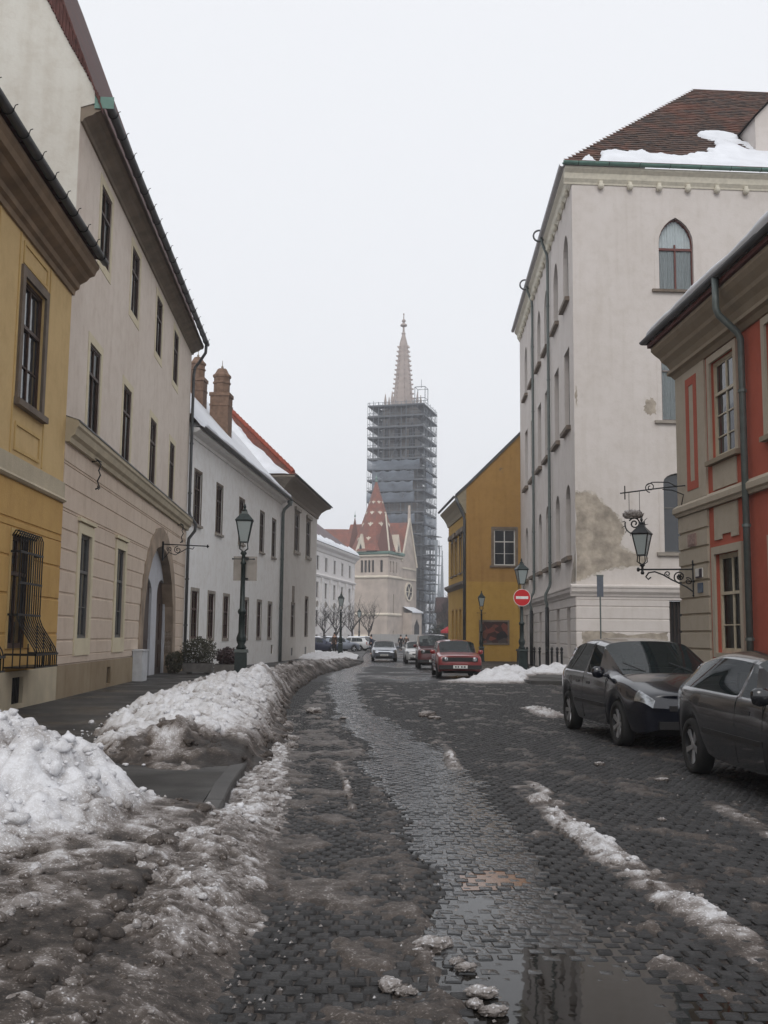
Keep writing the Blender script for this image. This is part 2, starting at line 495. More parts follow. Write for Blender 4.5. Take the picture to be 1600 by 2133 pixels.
    if curtain:
        kind, mat = curtain
        def cu():
            b = MB(); n = 40; vs = []
            for i in range(n + 1):
                x = -w/2 + 0.03 + (w - 0.06) * i / n
                yy = recess + 0.10 + 0.02 * math.sin(i * 1.9) + 0.012 * math.sin(i * 0.7 + 1)
                vs += [(x, yy, 0.03), (x, yy, h - 0.05)]
            return b.add(vs, [(2*i, 2*i+2, 2*i+3, 2*i+1) for i in range(n) if kind == 'full' or not (n*0.47 < i < n*0.56)])
        one('curtain', cached(('cur', kind, recess) + key, cu, 'curtain'), mat, W, M)
        one('interior', cached(('int', recess) + key, lambda: MB().add([(-w/2-.02, recess+.3, -.02), (w/2+.02, recess+.3, -.02), (w/2+.02, recess+.3, h+.02), (-w/2-.02, recess+.3, h+.02)], [(0,1,2,3)]), 'interior'), ROOM, W, M)
    return W
def _ring(a, c, d, e, t, y0, y1):
    o = [(a, d), (c, d), (c, e), (a, e)]; i = [(a+t, d+t), (c-t, d+t), (c-t, e-t), (a+t, e-t)]
    vs = [(p[0], y, p[1]) for y in (y0, y1) for r in (o, i) for p in r]; fs = []
    for k in range(4):
        j = (k + 1) % 4
        fs += [(k, j, 4+j, 4+k), (k, 8+k, 8+j, j), (4+k, 4+j, 12+j, 12+k)]
    return vs, fs
def extrude(prof, path, closed=True):
    """moulding: profile (out, z) swept along a plan path of local (x, y), mitred; outward is to the right of the path"""
    b = MB(); n = len(prof); P = [Vector((p[0], p[1])) for p in path]
    for i, p in enumerate(P):
        d0 = (P[i] - P[i-1]).normalized() if i > 0 else None
        d1 = (P[i+1] - P[i]).normalized() if i < len(P) - 1 else None
        d0 = d0 or d1; d1 = d1 or d0
        n0, n1 = Vector((d0.y, -d0.x)), Vector((d1.y, -d1.x))
        m = (n0 + n1).normalized(); m = m / max(0.3, m.dot(n0))
        for o, z in prof: b.v.append((p.x + m.x * o, p.y + m.y * o, z))
    k = n if closed else n - 1
    for i in range(len(P) - 1):
        for j in range(k):
            j2 = (j + 1) % n
            b.f.append((i*n + j, (i+1)*n + j, (i+1)*n + j2, i*n + j2))
    if closed:
        b.f.append(tuple(range(n))[::-1]); b.f.append(tuple((len(P)-1)*n + j for j in range(n)))
    return b
def gutter(par, F, path, z, off, r=0.085, mat=ZINC, brackets=0.0, spikes=True):
    """half-round gutter with strap brackets"""
    outer = [(off + r * math.cos(t), z - r * math.sin(t)) for t in [math.pi * i / 8 for i in range(9)]]
    inner = [(off + (r - 0.012) * math.cos(t), z - (r - 0.012) * math.sin(t)) for t in [math.pi * (8 - i) / 8 for i in range(9)]]
    g = part('gutter', extrude(outer + inner, path), mat, par, F)
    if brackets:
        me = None
        (x0, y0), (x1, y1) = path[0], path[1]
        L = math.hypot(x1 - x0, y1 - y0); n = int(L / brackets)
        b = MB(); rr = r + 0.008
        b.tube([(0, -off - rr * math.cos(math.pi * i / 8), -rr * math.sin(math.pi * i / 8)) for i in range(9)] , 0.013, 4)
        if spikes: b.tube([(0, -off - rr, 0), (0, -off - rr - 0.02, 0.055), (0, -off - rr - 0.06, 0.07)], 0.009, 4)
        b.tube([(0, -off + rr, 0), (0, -off + rr + 0.02, 0.08)], 0.013, 4)
        me = b.mesh('bracket')
        for i in range(n):
            t = (i + 0.5) / n
            one('bracket', me, IRON, g, F @ T(x0 + (x1 - x0) * t, y0 + (y1 - y0) * t, z))
    return g
def pipe(par, F, pts, r=0.055, mat=GREYPIPE, clips=(), n=8):
    b = MB().tube(pts, r, n)
    p = part('drainpipe', b, mat, par, F, True)
    if clips:
        me = cached(('clip', r), lambda: MB().lathe([(r + 0.004, -0.03), (r + 0.02, -0.03), (r + 0.02, 0.03), (r + 0.004, 0.03)], 8), 'pipe_clip')
        for q in clips: one('pipe_clip', me, mat, p, F @ T(*q))
    return p
def bands(par, F, u0, u1, zs, holes, mat, proud=0.022, gap=0.028, name='plaster_band', cham=0.016):
    """rusticated courses: every piece between openings is its own slightly proud slab with a recessed joint"""
    def iv(h, z):
        if not (h['z0'] < z < h['z1']): return None
        if h['arch']:
            zs_ = h['z1'] - h['rise']
            if z > zs_:
                t = min(1, (z - zs_) / h['rise']); c = (h['u0'] + h['u1']) / 2; k = (h['u1'] - h['u0']) / 2 * math.sqrt(max(0, 1 - t * t))
                return (c - k, c + k)
        return (h['u0'], h['u1'])
    for z0, z1 in zip(zs[:-1], zs[1:]):
        zc = {z0, z1}
        for h in holes:
            for t in (h['z0'], h['z1']):
                if z0 + 0.03 < t < z1 - 0.03: zc.add(t)
        zc = sorted(zc)
        for a, c in zip(zc[:-1], zc[1:]):
            lo = a + (gap / 2 if a == z0 else 0.0); hi = c - (gap / 2 if c == z1 else 0.0)
            segs = [(u0, u1)]
            for h in holes:
                w = iv(h, (a + c) / 2)
                if not w: continue
                ns = []
                for s, e in segs:
                    if w[1] <= s or w[0] >= e: ns.append((s, e)); continue
                    if w[0] > s + 0.05: ns.append((s, w[0]))
                    if w[1] < e - 0.05: ns.append((w[1], e))
                segs = ns
            for s, e in segs:
                k = cham
                b = MB().add([(s,0.004,lo),(e,0.004,lo),(e,0.004,hi),(s,0.004,hi),(s,-proud,lo+k),(e,-proud,lo+k),(e,-proud,hi-k),(s,-proud,hi-k)],
                             [(4,5,6,7),(0,1,5,4),(1,2,6,5),(2,3,7,6),(3,0,4,7)])
                part(name, b, mat, par, F)
def roof_mb(pts_uv):
    """roof slope polygons with their own in-plane coordinates for the tile relief"""
    vs, fs, uv = [], [], []
    for poly in pts_uv:
        P = [Vector(p) for p in poly]
        nrm = (P[1] - P[0]).cross(P[2] - P[0]).normalized()
        ax = Vector((0, 0, 1)).cross(nrm)
        ax = ax.normalized() if ax.length > 1e-4 else Vector((1, 0, 0))
        ay = nrm.cross(ax)
        o = len(vs)
        for p in P: vs.append(tuple(p)); uv.append((p.dot(ax), p.dot(ay)))
        fs.append(tuple(range(o, o + len(P))))
    return vs, fs, uv
def roof(par, F, polys, mat, name='roof'):
    vs, fs, uv = roof_mb(polys)
    return link(name, mesh_from(name, vs, fs, False, uv), mat, par, F)

TILE_RED = tiles('red_roof_tiles', srgb(130, 66, 48), srgb(104, 52, 40), srgb(84, 62, 50))
TILE_DARK = tiles('weathered_brown_tiles', srgb(70, 54, 46), srgb(56, 46, 40), srgb(92, 60, 46))
OLDTILE = simple('old_tile_edge', srgb(86, 52, 47), .85, noise=.35, nscale=6)
TILE_OLD = tiles('dark_red_tiles', srgb(96, 52, 46), srgb(80, 46, 42), srgb(70, 46, 42))

# ---------------------------------------------------------------- yellow and cream houses on one line
FL = frame(-6.78, 21.61, -0.055, 1)               # west facades: x runs up the street from the joint of the two
YEL_UP = plaster('pale_yellow_plaster', srgb(208, 180, 130), amount=0.22, streak=0.2)
YEL_LO = plaster('strong_yellow_plaster', srgb(200, 163, 102), amount=0.3, streak=0.25)
YEL_TRIM = plaster('yellow_panel_plaster', srgb(204, 175, 120), amount=0.2)
FY = frame(-6.78, 21.61, -0.041, 1)
h1 = thing('yellow_house', 'yellow plaster house with barred ground-floor window and heavy brown eaves cornice', 'house', (-6.78, 21.61, 0), group='houses along the street')
wins = [-2.6, -5.7, -8.8, -11.9]
hu = [hole(u - 0.68, u + 0.68, 5.68, 7.98) for u in wins]
hl = [hole(u - 0.62, u + 0.62, 1.2, 3.25) for u in wins]
hb = [hole(u - 0.3, u + 0.36, 0.2, 0.68) for u in wins]
part('wall', wall_mb(-14, 0, 4.55, 8.8, hu), YEL_UP, h1, FY)
part('lower_wall', wall_mb(-14, 0, 0.75, 4.2, hl), YEL_LO, h1, FY)
part('plinth', wall_mb(-14, 0.02, -0.1, 0.75, hb, y=-0.05), BEIGE, h1, FY)
part('plinth_ledge', MB().box(-14, 0.02, -0.052, 0.06, 0.745, 0.79), BEIGE, h1, FY)
part('string_course', extrude([(-0.05, 4.2), (0.06, 4.2), (0.1, 4.24), (0.05, 4.3), (0.05, 4.62), (-0.05, 4.66)], [(-14, 0), (0.0, 0)]), BEIGE, h1, FY)
part('cornice', extrude([(-0.1, 8.72), (0.05, 8.72), (0.07, 8.82), (0.14, 8.86), (0.16, 8.96), (0.3, 9.04), (0.36, 9.12), (0.46, 9.16), (0.5, 9.26), (0.55, 9.32), (0.55, 9.4), (-0.1, 9.46)], [(-14, 0), (0.04, 0)]),
     simple('brown_cornice_plaster', srgb(128, 108, 86), 0.85, noise=0.25, nscale=2), h1, FY)
part('side_wall', MB().add([(0, 0, 0), (0, 9, 0), (0, 9, 9.4), (0, 4.5, 13.9), (0, 0, 9.4)], [(0, 1, 2, 3, 4)]).add([(-14, 0, 0), (-14, 9, 0), (-14, 9, 9.4), (-14, 4.5, 13.9), (-14, 0, 9.4)], [(0, 4, 3, 2, 1)]).add([(-14, 9, 0), (0, 9, 0), (0, 9, 9.4), (-14, 9, 9.4)], [(3, 2, 1, 0)]), YEL_UP, h1, FY)
roof(h1, FY, [[(-14.2, -0.62, 9.5), (0.05, -0.62, 9.5), (0.05, 4.5, 14.1), (-14.2, 4.5, 14.1)], [(0.05, 9.6, 9.5), (-14.2, 9.6, 9.5), (-14.2, 4.5, 14.1), (0.05, 4.5, 14.1)]], TILE_OLD)
# the outermost row of tiles shows as a ragged edge over the gutter
te = MB()
for i in range(70):
    u = -14 + i * 0.2
    te.box(u + 0.01, u + 0.185, -0.68, -0.4, 9.5 + 0.02 * (i % 3 == 0), 9.535 + 0.02 * (i % 3 == 0))
o = part('eaves_tiles', te, OLDTILE, h1, FY); o['kind'] = 'stuff'
gutter(h1, FY, [(-14, 0), (0.1, 0)], 9.5, 0.66, 0.085, ZINC, 0.75)
for u in wins:
    window(h1, FY, u, 5.68, 1.36, 2.3, rows=(0.63,), minor=(0.31,), surround=(0.17, 0.05, DARKSTONE), sill=(0.24, 0.14, 0.12, DARKSTONE), recess=0.05)
    window(h1, FY, u, 1.2, 1.24, 2.05, rows=(0.66,), surround=(0.1, 0.03, YEL_TRIM), recess=0.06)
    for z0, z1, a in ((4.74, 5.26, 0.78), (8.2, 8.62, 0.78)):
        part('panel_moulding', band_mb([(u-a, z0), (u-a, z1), (u+a, z1), (u+a, z0)], [(u-a+.06, z0+.06), (u-a+.06, z1-.06), (u+a-.06, z1-.06), (u+a-.06, z0+.06)], -0.025, 0.004), YEL_TRIM, h1, FY)
    part('pilaster_strip', MB().box(u + 0.95, u + 1.0, -0.02, 0.004, 4.66, 8.7), YEL_TRIM, h1, FY)
    part('pilaster_strip', MB().box(u - 1.0, u - 0.95, -0.02, 0.004, 4.66, 8.7), YEL_TRIM, h1, FY)
    g = part('basement_vent', MB().box(u - 0.3, u + 0.36, 0.02, 0.06, 0.2, 0.68), simple('rusty_vent', srgb(52, 42, 38), 0.8), h1, FY)
    v = MB()
    for i in range(7): v.box(u - 0.3 + 0.09 * i, u - 0.28 + 0.09 * i, 0.0, 0.02, 0.2, 0.68)
    part('bar', v, IRON, g, FY)['kind'] = 'stuff'
bands(h1, FY, -14, 0, [0.8, 1.46, 2.17, 2.84, 3.5, 4.2], [hole(h['u0'] - .12, h['u1'] + .12, h['z0'] - .12, h['z1'] + .12) for h in hl], YEL_LO)
# bulging window cages
cage_bar = MB().tube([(0, -0.04, 3.2), (0, -0.1, 3.3), (0, -0.16, 3.3), (0, -0.2, 3.2), (0, -0.2, 1.75), (0, -0.26, 1.6), (0, -0.52, 1.2), (0, -0.55, 1.1), (0, -0.55, 0.88)], 0.013, 5).mesh('bar', True)
for u in wins:
    c = one('window_cage', cached('cage', lambda: MB().box(-0.7, 0.7, -0.215, -0.195, 2.9, 2.94).box(-0.7, 0.7, -0.215, -0.195, 2.35, 2.39).box(-0.7, 0.7, -0.215, -0.195, 1.78, 1.82).box(-0.72, 0.72, -0.57, -0.545, 1.08, 1.12)
        .box(-0.72, 0.72, -0.57, -0.0, 0.86, 0.885).box(-0.72, -0.69, -0.57, 0.02, 1.08, 1.12).box(0.69, 0.72, -0.57, 0.02, 1.08, 1.12).box(-0.7, -0.67, -0.2, 0.02, 2.9, 2.94).box(0.67, 0.7, -0.2, 0.02, 2.9, 2.94).box(-0.7, -0.67, -0.2, 0.02, 1.78, 1.82).box(0.67, 0.7, -0.2, 0.02, 1.78, 1.82), 'window_cage'), IRON, h1, FY @ T(u, 0, 0))
    for i in range(11): one('bar', cage_bar, IRON, c, FY @ T(u - 0.68 + 0.136 * i, 0, 0))
    sb = MB()
    for s in (-0.705, 0.705):
        for k in range(1, 4): sb.tube([(s, -0.55 + k*0.13, 0.88), (s, -0.55 + k*0.13, 1.1 + k*0.19)], 0.012, 4)
    part('side_bars', sb, IRON, c, FY @ T(u, 0, 0))['kind'] = 'stuff'

# ---- cream house
CREAM = plaster('cream_pink_plaster', srgb(220, 208, 196), amount=0.2, streak=0.18)
CREAM_LO = plaster('cream_ground_floor_plaster', srgb(214, 197, 180), amount=0.25, streak=0.22)
CREAM_TRIM = plaster('light_cream_trim', srgb(216, 205, 178), amount=0.15, streak=0.1)
GABLE = plaster('grey_white_gable_plaster', srgb(214, 212, 203), amount=0.25, streak=0.2)
PLINTH2 = plaster('stained_stone_plinth', srgb(160, 144, 120), amount=0.7, streak=0.5)
h2 = thing('cream_house', 'tall three-storey cream house with arched stone carriage gate and steep roof', 'house', (-6.78, 21.61, 0), group='houses along the street')
tops, mids, grs = (2.95, 6.95, 11.2, 15.0), (2.45, 6.5, 10.85, 14.9), (2.2, 6.35)
H = [hole(u - 0.57, u + 0.57, 10.45, 12.3) for u in tops] + [hole(u - 0.58, u + 0.58, 6.16, 8.22) for u in mids]
part('wall', wall_mb(0, 19.2, 5.5, 13.3, H), CREAM, h2, FL)
gh = [hole(u - 0.55, u + 0.55, 1.36, 3.72) for u in grs]
arch = hole(10.1, 16.2, -0.02, 4.42, 'round', 2.85)
part('lower_wall', wall_mb(0, 19.2, 0.78, 5.5, gh + [hole(10.1, 16.2, 0.78, 4.42, 'round', 2.85)], 0.3), CREAM_LO, h2, FL)
bands(h2, FL, 0.0, 19.2, [0.8, 1.32, 1.83, 2.32, 2.8, 3.24, 3.66, 4.1, 4.6, 5.1, 5.5],
      [hole(u - 0.78, u + 0.78, 1.0, 4.05) for u in grs] + [hole(9.45, 16.85, -0.1, 5.05, 'round', 3.45)], CREAM_LO, 0.02, 0.03)
part('plinth', wall_mb(0.0, 9.45, -0.4, 0.8, [hole(5.0, 5.45, 0.2, 0.62)], 0.2, y=-0.05), PLINTH2, h2, FL)
part('plinth', wall_mb(16.85, 19.2, -0.4, 0.8, [], y=-0.05), PLINTH2, h2, FL)
part('plinth_vent', MB().box(5.0, 5.45, 0.03, 0.08, 0.2, 0.62), IRON, h2, FL)
part('string_course', extrude([(-0.02, 5.52), (0.1, 5.52), (0.12, 5.62), (0.2, 5.68), (0.24, 5.82), (0.28, 5.86), (0.28, 5.96), (0.22, 6.0), (-0.02, 6.08)], [(0.0, 0), (19.2, 0)]), BEIGE, h2, FL)
part('flashing', extrude([(-0.01, 6.085), (0.3, 5.985), (0.3, 5.95), (0.285, 5.95), (-0.01, 6.06)], [(0.0, 0), (19.2, 0)]), ZINC, h2, FL)
part('cornice', extrude([(-0.02, 12.68), (0.05, 12.68), (0.08, 12.75), (0.16, 12.8), (0.27, 12.84), (0.33, 12.9), (0.42, 12.93), (0.46, 12.99), (0.47, 13.05), (-0.02, 13.09)], [(0.02, 0), (19.3, 0)]), simple('grey_brown_cornice', srgb(126, 114, 100), 0.85, noise=0.2, nscale=2), h2, FL)
gutter(h2, FL, [(0.0, 0), (19.25, 0)], 13.12, 0.6, 0.1, ZINC, 1.0)
part('gutter_end', MB().box(-0.015, 0.0, -0.72, -0.3, 12.98, 13.25), COPPER, h2, FL)
pz = lambda y: 14.2 + 2.6 * y
pw = lambda y: 14.0 + 1.78 * y
part('gable_wall', MB().add([(0, 0, 0), (0, 10, 0), (0, 10, pw(0)), (0, 5, pw(5)), (0, -0.3, pw(-0.3)), (0, -0.3, 13.1), (0, 0, 13.0)], [(0, 1, 2, 3, 4, 5, 6)])
     .add([(19.2, 0, -0.4), (19.2, 10, -0.4), (19.2, 10, pz(0)), (19.2, 5, pz(5)), (19.2, 0, pz(0))], [(0, 4, 3, 2, 1)]).add([(0, 10, 0), (19.2, 10, 0), (19.2, 10, pz(0)), (0, 10, pz(0))], [(0, 1, 2, 3)]), GABLE, h2, FL)
roof(h2, FL, [[(-0.06, -0.5, pz(-0.5)), (19.3, -0.5, pz(-0.5)), (19.3, 5, pz(5)), (-0.06, 5, pz(5))], [(19.3, 10.5, pz(-0.5)), (-0.06, 10.5, pz(-0.5)), (-0.06, 5, pz(5)), (19.3, 5, pz(5))]], TILE_OLD)
eb, q_ = MB(), random.Random(5)
for i in range(140):
    y0, y1 = -0.42 + i * 0.039, -0.42 + (i + 1) * 0.039
    a_, b_ = .09 * float(vnoise(np.array(i * .21), np.array(.5), 3)) + q_.uniform(-.012, .012), 0.0
    eb.box(-0.05 - .012 * (i % 2), 0.02, y0, y1 - .002, pw(y0) - .06 + a_, pz(y0) + b_)
part('hung_tiles', eb, OLDTILE, h2, FL)['kind'] = 'stuff'
vg = MB()
for i in range(34):
    y = -0.5 + i * 0.16
    vg.add([(-0.1 - 0.03 * rnd.random(), y, pz(y) + 0.02), (0.1, y, pz(y) + 0.02), (0.1, y + 0.17, pz(y + 0.17) + 0.045), (-0.1, y + 0.17, pz(y + 0.17) + 0.045), (-0.1, y, pz(y) - 0.07), (0.0, y, pz(y) - 0.07), (0.0, y + 0.17, pz(y + 0.17) - 0.06), (-0.1, y + 0.17, pz(y + 0.17) - 0.06)],
           [(0, 1, 2, 3), (4, 7, 6, 5), (0, 4, 5, 1), (3, 7, 4, 0), (2, 6, 7, 3)])
part('verge_tiles', vg, OLDTILE, h2, FL)['kind'] = 'stuff'
for i, u in enumerate(tops): window(h2, FL, u, 10.45, 1.14, 1.85, rows=(0.66,), surround=(0.2, 0.012, CREAM_TRIM, 0.22), recess=0.02, **(dict(pane=GLASSC, curtain=('parted', CURTAIN)) if i in (0, 2) else {}))  # white curtains added in place of the bright strips reflected by the panes
for i, u in enumerate(mids): window(h2, FL, u, 6.16, 1.16, 2.06, rows=(0.66,), surround=(0.2, 0.012, CREAM_TRIM, 0.02), recess=0.02, **(dict(pane=GLASSC, curtain=('parted', CURTAIN)) if i in (0, 1) else {}))  # same added pale curtains, standing in for reflections in the glass
for u in grs:
    window(h2, FL, u, 1.36, 1.1, 2.36, rows=(0.64,), wood=GREYWOOD, minor=(0.3,), surround=(0.22, 0.05, CREAM_TRIM, 0.38), recess=0.02, casing=0.05)
    part('window_cornice', MB().box(u - 0.85, u + 0.85, -0.09, 0.004, 3.98, 4.06), CREAM_TRIM, h2, FL)
# the carriage gate: stone arch, recessed white boarding with two dark doorways
DOORW = simple('dark_brown_door', srgb(58, 42, 36), 0.5, noise=0.25, nscale=7)
WBOARD = plaster('white_gate_infill', srgb(196, 198, 204), amount=0.25, streak=0.15)
ga = part('gate_arch', band_mb(outline(7.4, 5.05, 'round', 3.45), outline(6.1, 4.42, 'round', 2.85), -0.05, 0.32), simple('brown_gate_stone', srgb(152, 134, 116), 0.85, noise=0.35, nscale=1.6, bump=0.5, bscale=18), h2, FL @ T(13.15, 0, -0.02))
gt = part('gate_infill', wall_mb(10.1, 16.2, 0.0, 4.42, [hole(10.25, 13.1, 0.02, 3.35, 'round', 0.55), hole(14.2, 16.0, 0.02, 3.35, 'round', 0.55)], 0.12, y=0.24), WBOARD, h2, FL)
for a, c in ((10.25, 13.1), (14.2, 16.0)):
    d = part('door', MB().prism([(a, 0.02)] + arch_pts(a, c, 2.8, 0.55, 'round') + [(c, 0.02)], 0.32, 0.38), DOORW, h2, FL)
    for k in range(2):
        m = a + (c - a) * (k + 0.5) / 2
        for z0, z1 in ((0.3, 1.1), (1.25, 2.5)):
            part('door_panel', MB().box(m - (c-a)*0.18, m + (c-a)*0.18, 0.295, 0.32, z0, z1), DOORW, d, FL)
ub = thing('utility_box', 'white metal utility box against the plinth beside the carriage gate', 'utility box', FL @ Vector((8.95, -0.35, 0.0)), data=None)
UBM = FL @ T(8.95, -0.3, 0.02)
part('body', MB().box(-0.42, 0.42, -0.02, 0.26, 0.0, 0.95), simple('white_cabinet_paint', srgb(200, 202, 205), 0.5), ub, UBM)
part('lid', MB().box(-0.45, 0.45, -0.05, 0.27, 0.95, 0.99), simple('white_cabinet_paint', srgb(200, 202, 205), 0.5), ub, UBM)
part('door', MB().box(-0.36, 0.36, -0.035, -0.021, 0.06, 0.9), simple('white_cabinet_paint', srgb(200, 202, 205), 0.5), ub, UBM)
part('vent', MB().box(0.425, 0.44, 0.02, 0.2, 0.25, 0.7), IRON, ub, UBM)
# drainpipes of the cream house: swan neck off the gutter end, second joint under the string course
pipe(h2, FL, [(18.95, -0.6, 13.0), (18.98, -0.58, 12.7), (19.05, -0.35, 12.35), (19.08, -0.16, 12.1), (19.08, -0.12, 11.8), (19.08, -0.12, 6.3), (19.08, -0.16, 6.1), (19.08, -0.4, 5.75), (19.08, -0.36, 5.5), (19.08, -0.14, 5.2), (19.08, -0.12, 5.0), (19.08, -0.12, -0.3)], 0.06, ZINC, [(19.08, -0.12, 9.0), (19.08, -0.12, 7.0), (19.08, -0.12, 3.6), (19.08, -0.12, 1.8)])
# iron flag hooks under the string course
hk = MB().tube([(0, 0.02, 0), (0.0, -0.12, 0.03), (0.0, -0.2, -0.06), (0.05, -0.14, -0.2), (-0.03, -0.2, -0.32), (0.05, -0.12, -0.45), (0, -0.18, -0.6), (-0.04, -0.1, -0.66)], 0.018, 6)
hk.tube([(-0.16, -0.1, 0.05), (0, -0.2, 0.0), (0.12, -0.06, 0.06)], 0.014, 5).tube([(-0.1, -0.16, -0.58), (0, -0.16, -0.66), (0.1, -0.18, -0.6)], 0.012, 5)
hkm = hk.mesh('flag_hook', True)
for u, z in ((2.55, 5.5), (16.9, 5.5)):
    one('flag_hook', hkm, IRON, h2, FL @ T(u, -0.02, z))

# ---------------------------------------------------------------- white house and grey-white house further up
WHITE3 = plaster('white_house_plaster', srgb(240, 239, 237), amount=0.14, streak=0.12)
GREY4 = plaster('grey_white_plaster', srgb(206, 202, 197), amount=0.25, streak=0.25)
p3 = FL @ Vector((19.2, 0, 0))
F3 = frame(p3.x, p3.y, 0.0703, 1)
h3 = thing('white_house', 'long white two-storey house with snow on its low roof and brick chimneys', 'house', (p3.x, p3.y, -0.1), group='houses along the street')
up3 = (1.65, 5.6, 10.5, 15.95, 19.7); gr3 = (1.7, 4.6, 7.55, 12.1, 15.7, 18.95)
part('wall', wall_mb(0.02, 22.3, -0.6, 9.5, [hole(u - 0.55, u + 0.55, 5.95, 8.1) for u in up3] + [hole(u - 0.55, u + 0.55, 1.28, 3.2) for u in gr3] + [hole(19.6, 20.3, 0.35, 0.85)]), WHITE3, h3, F3)
part('basement_vent', MB().box(19.6, 20.3, 0.05, 0.1, 0.35, 0.85), DARKSTONE, h3, F3)
part('eaves_moulding', extrude([(-0.02, 9.35), (0.06, 9.35), (0.1, 9.45), (0.3, 9.52), (0.42, 9.6), (0.42, 9.68), (-0.02, 9.72)], [(0.02, 0), (22.3, 0)]), WHITE3, h3, F3)
gutter(h3, F3, [(0.05, 0), (22.5, 0)], 9.74, 0.55, 0.1, ZINC, 0)
for u in up3:
    window(h3, F3, u, 5.95, 1.1, 2.15, rows=(0.68,), minor=(0.36,), surround=(0.11, 0.02, DARKSTONE), sill=(0.16, 0.12, 0.1, STONE), pane=GLASSC, curtain=('parted', TANCURTAIN), recess=0.03)
for u in gr3:
    window(h3, F3, u, 1.28, 1.1, 1.92, rows=(0.62,), minor=(0.32,), wood=simple('red_brown_sash', srgb(70, 42, 36), 0.55), surround=(0.14, 0.025, STONE, 0.14), pane=GLASSC, curtain=('parted', TANCURTAIN), recess=0.03)
pipe(h3, F3, [(22.1, -0.55, 9.6), (22.12, -0.5, 9.35), (22.1, -0.2, 9.05), (22.1, -0.12, 8.8), (22.1, -0.12, -0.5)], 0.1, GREYPIPE, [(22.1, -0.12, 6), (22.1, -0.12, 3)])
one('roof_rainhead', cached('rh', lambda: MB().frustum(22.3, -0.5, 9.3, 9.62, 0.1, 0.1, 0.2, 0.16), 'roof_rainhead'), GREYPIPE, h3, F3)
sl = lambda y: 9.72 + 1.12 * (y + 0.5)
roof(h3, F3, [[(0.02, -0.5, sl(-0.5)), (22.35, -0.5, sl(-0.5)), (22.35, 5.0, sl(5)), (0.02, 5.0, sl(5))], [(22.35, 10.5, sl(-0.5)), (0.02, 10.5, sl(-0.5)), (0.02, 5, sl(5)), (22.35, 5, sl(5))]], TILE_RED)
part('gable_wall', MB().add([(22.3, 0, -0.5), (22.3, 10, -0.5), (22.3, 10, 9.9), (22.3, 5, sl(5) - .05), (22.3, 0, 9.9)], [(0, 1, 2, 3, 4)]).add([(0.02, 0, -0.5), (0.02, 10, -0.5), (0.02, 10, 9.9), (0.02, 5, sl(5) - .05), (0.02, 0, 9.9)], [(0, 4, 3, 2, 1)]), WHITE3, h3, F3)
def snow_sheet(par, F, u0, u1, y0, y1, zf, nu, nv, thick=0.13, seed=3, edge=None, name='roof_snow'):
    """blanket of snow on a slope, thin and uneven at its rim"""
    us = np.linspace(u0, u1, nu); ys = np.linspace(y0, y1, nv)
    U, Y = np.meshgrid(us, ys)
    n = fbm(U * 0.7, Y * 0.9, seed, 4)
    t = thick * (0.55 + 0.9 * n)
    rim = np.minimum(np.minimum((U - u0), (u1 - U)), np.minimum(Y - y0, (y1 - Y))) 
    t = t * sstep(-0.02, 0.22, rim)
    if edge is not None: t = np.where(edge(U, Y, n), t, -0.05)
    Z = zf(U, Y) + t
    vs = np.stack([U, Y, Z], -1).reshape(-1, 3)
    ok = np.ones(U.shape, bool) if edge is None else edge(U, Y, n)
    fs = [(j*nu + i, j*nu + i + 1, (j+1)*nu + i + 1, (j+1)*nu + i) for j in range(nv - 1) for i in range(nu - 1) if ok[j:j+2, i:i+2].any()]
    return link(name, mesh_from(name, vs, fs, True), ROOFSNOW, par, F)
snow_sheet(h3, F3, 0.05, 22.4, -0.62, 5.0, lambda U, Y: 9.72 + 1.12 * (np.maximum(Y, -0.5) + 0.5) - 0.05 * (Y < -0.5), 120, 34, 0.16, 3)
def snow_lip(par, F, u0, u1, y, z, seed, h=0.15, w=0.4):
    """rounded overhanging edge of the roof snow along the gutter"""
    nu, nt = int((u1 - u0) * 6), 9
    U, A_ = np.meshgrid(np.linspace(u0, u1, nu), np.linspace(-0.5, math.pi * .75, nt))
    k = 0.55 + 0.9 * fbm(U * 0.6, U * 0 + seed, seed, 4)
    k = k * sstep(0, .5, U - u0) * sstep(0, .5, u1 - U)
    Yv = y + w - w * np.cos(A_) * (0.75 + 0.3 * k); Zv = z + h * k * (np.sin(A_) + 0.3)
    vs = np.stack([U, Yv, Zv], -1).reshape(-1, 3)
    return link('snow_lip', mesh_from('snow_lip', vs, [(j*nu+i, j*nu+i+1, (j+1)*nu+i+1, (j+1)*nu+i) for j in range(nt-1) for i in range(nu-1)], True), ROOFSNOW, par, F)
snow_lip(h3, F3, 0.1, 22.4, -0.62, 9.76, 6, 0.2, 0.35)
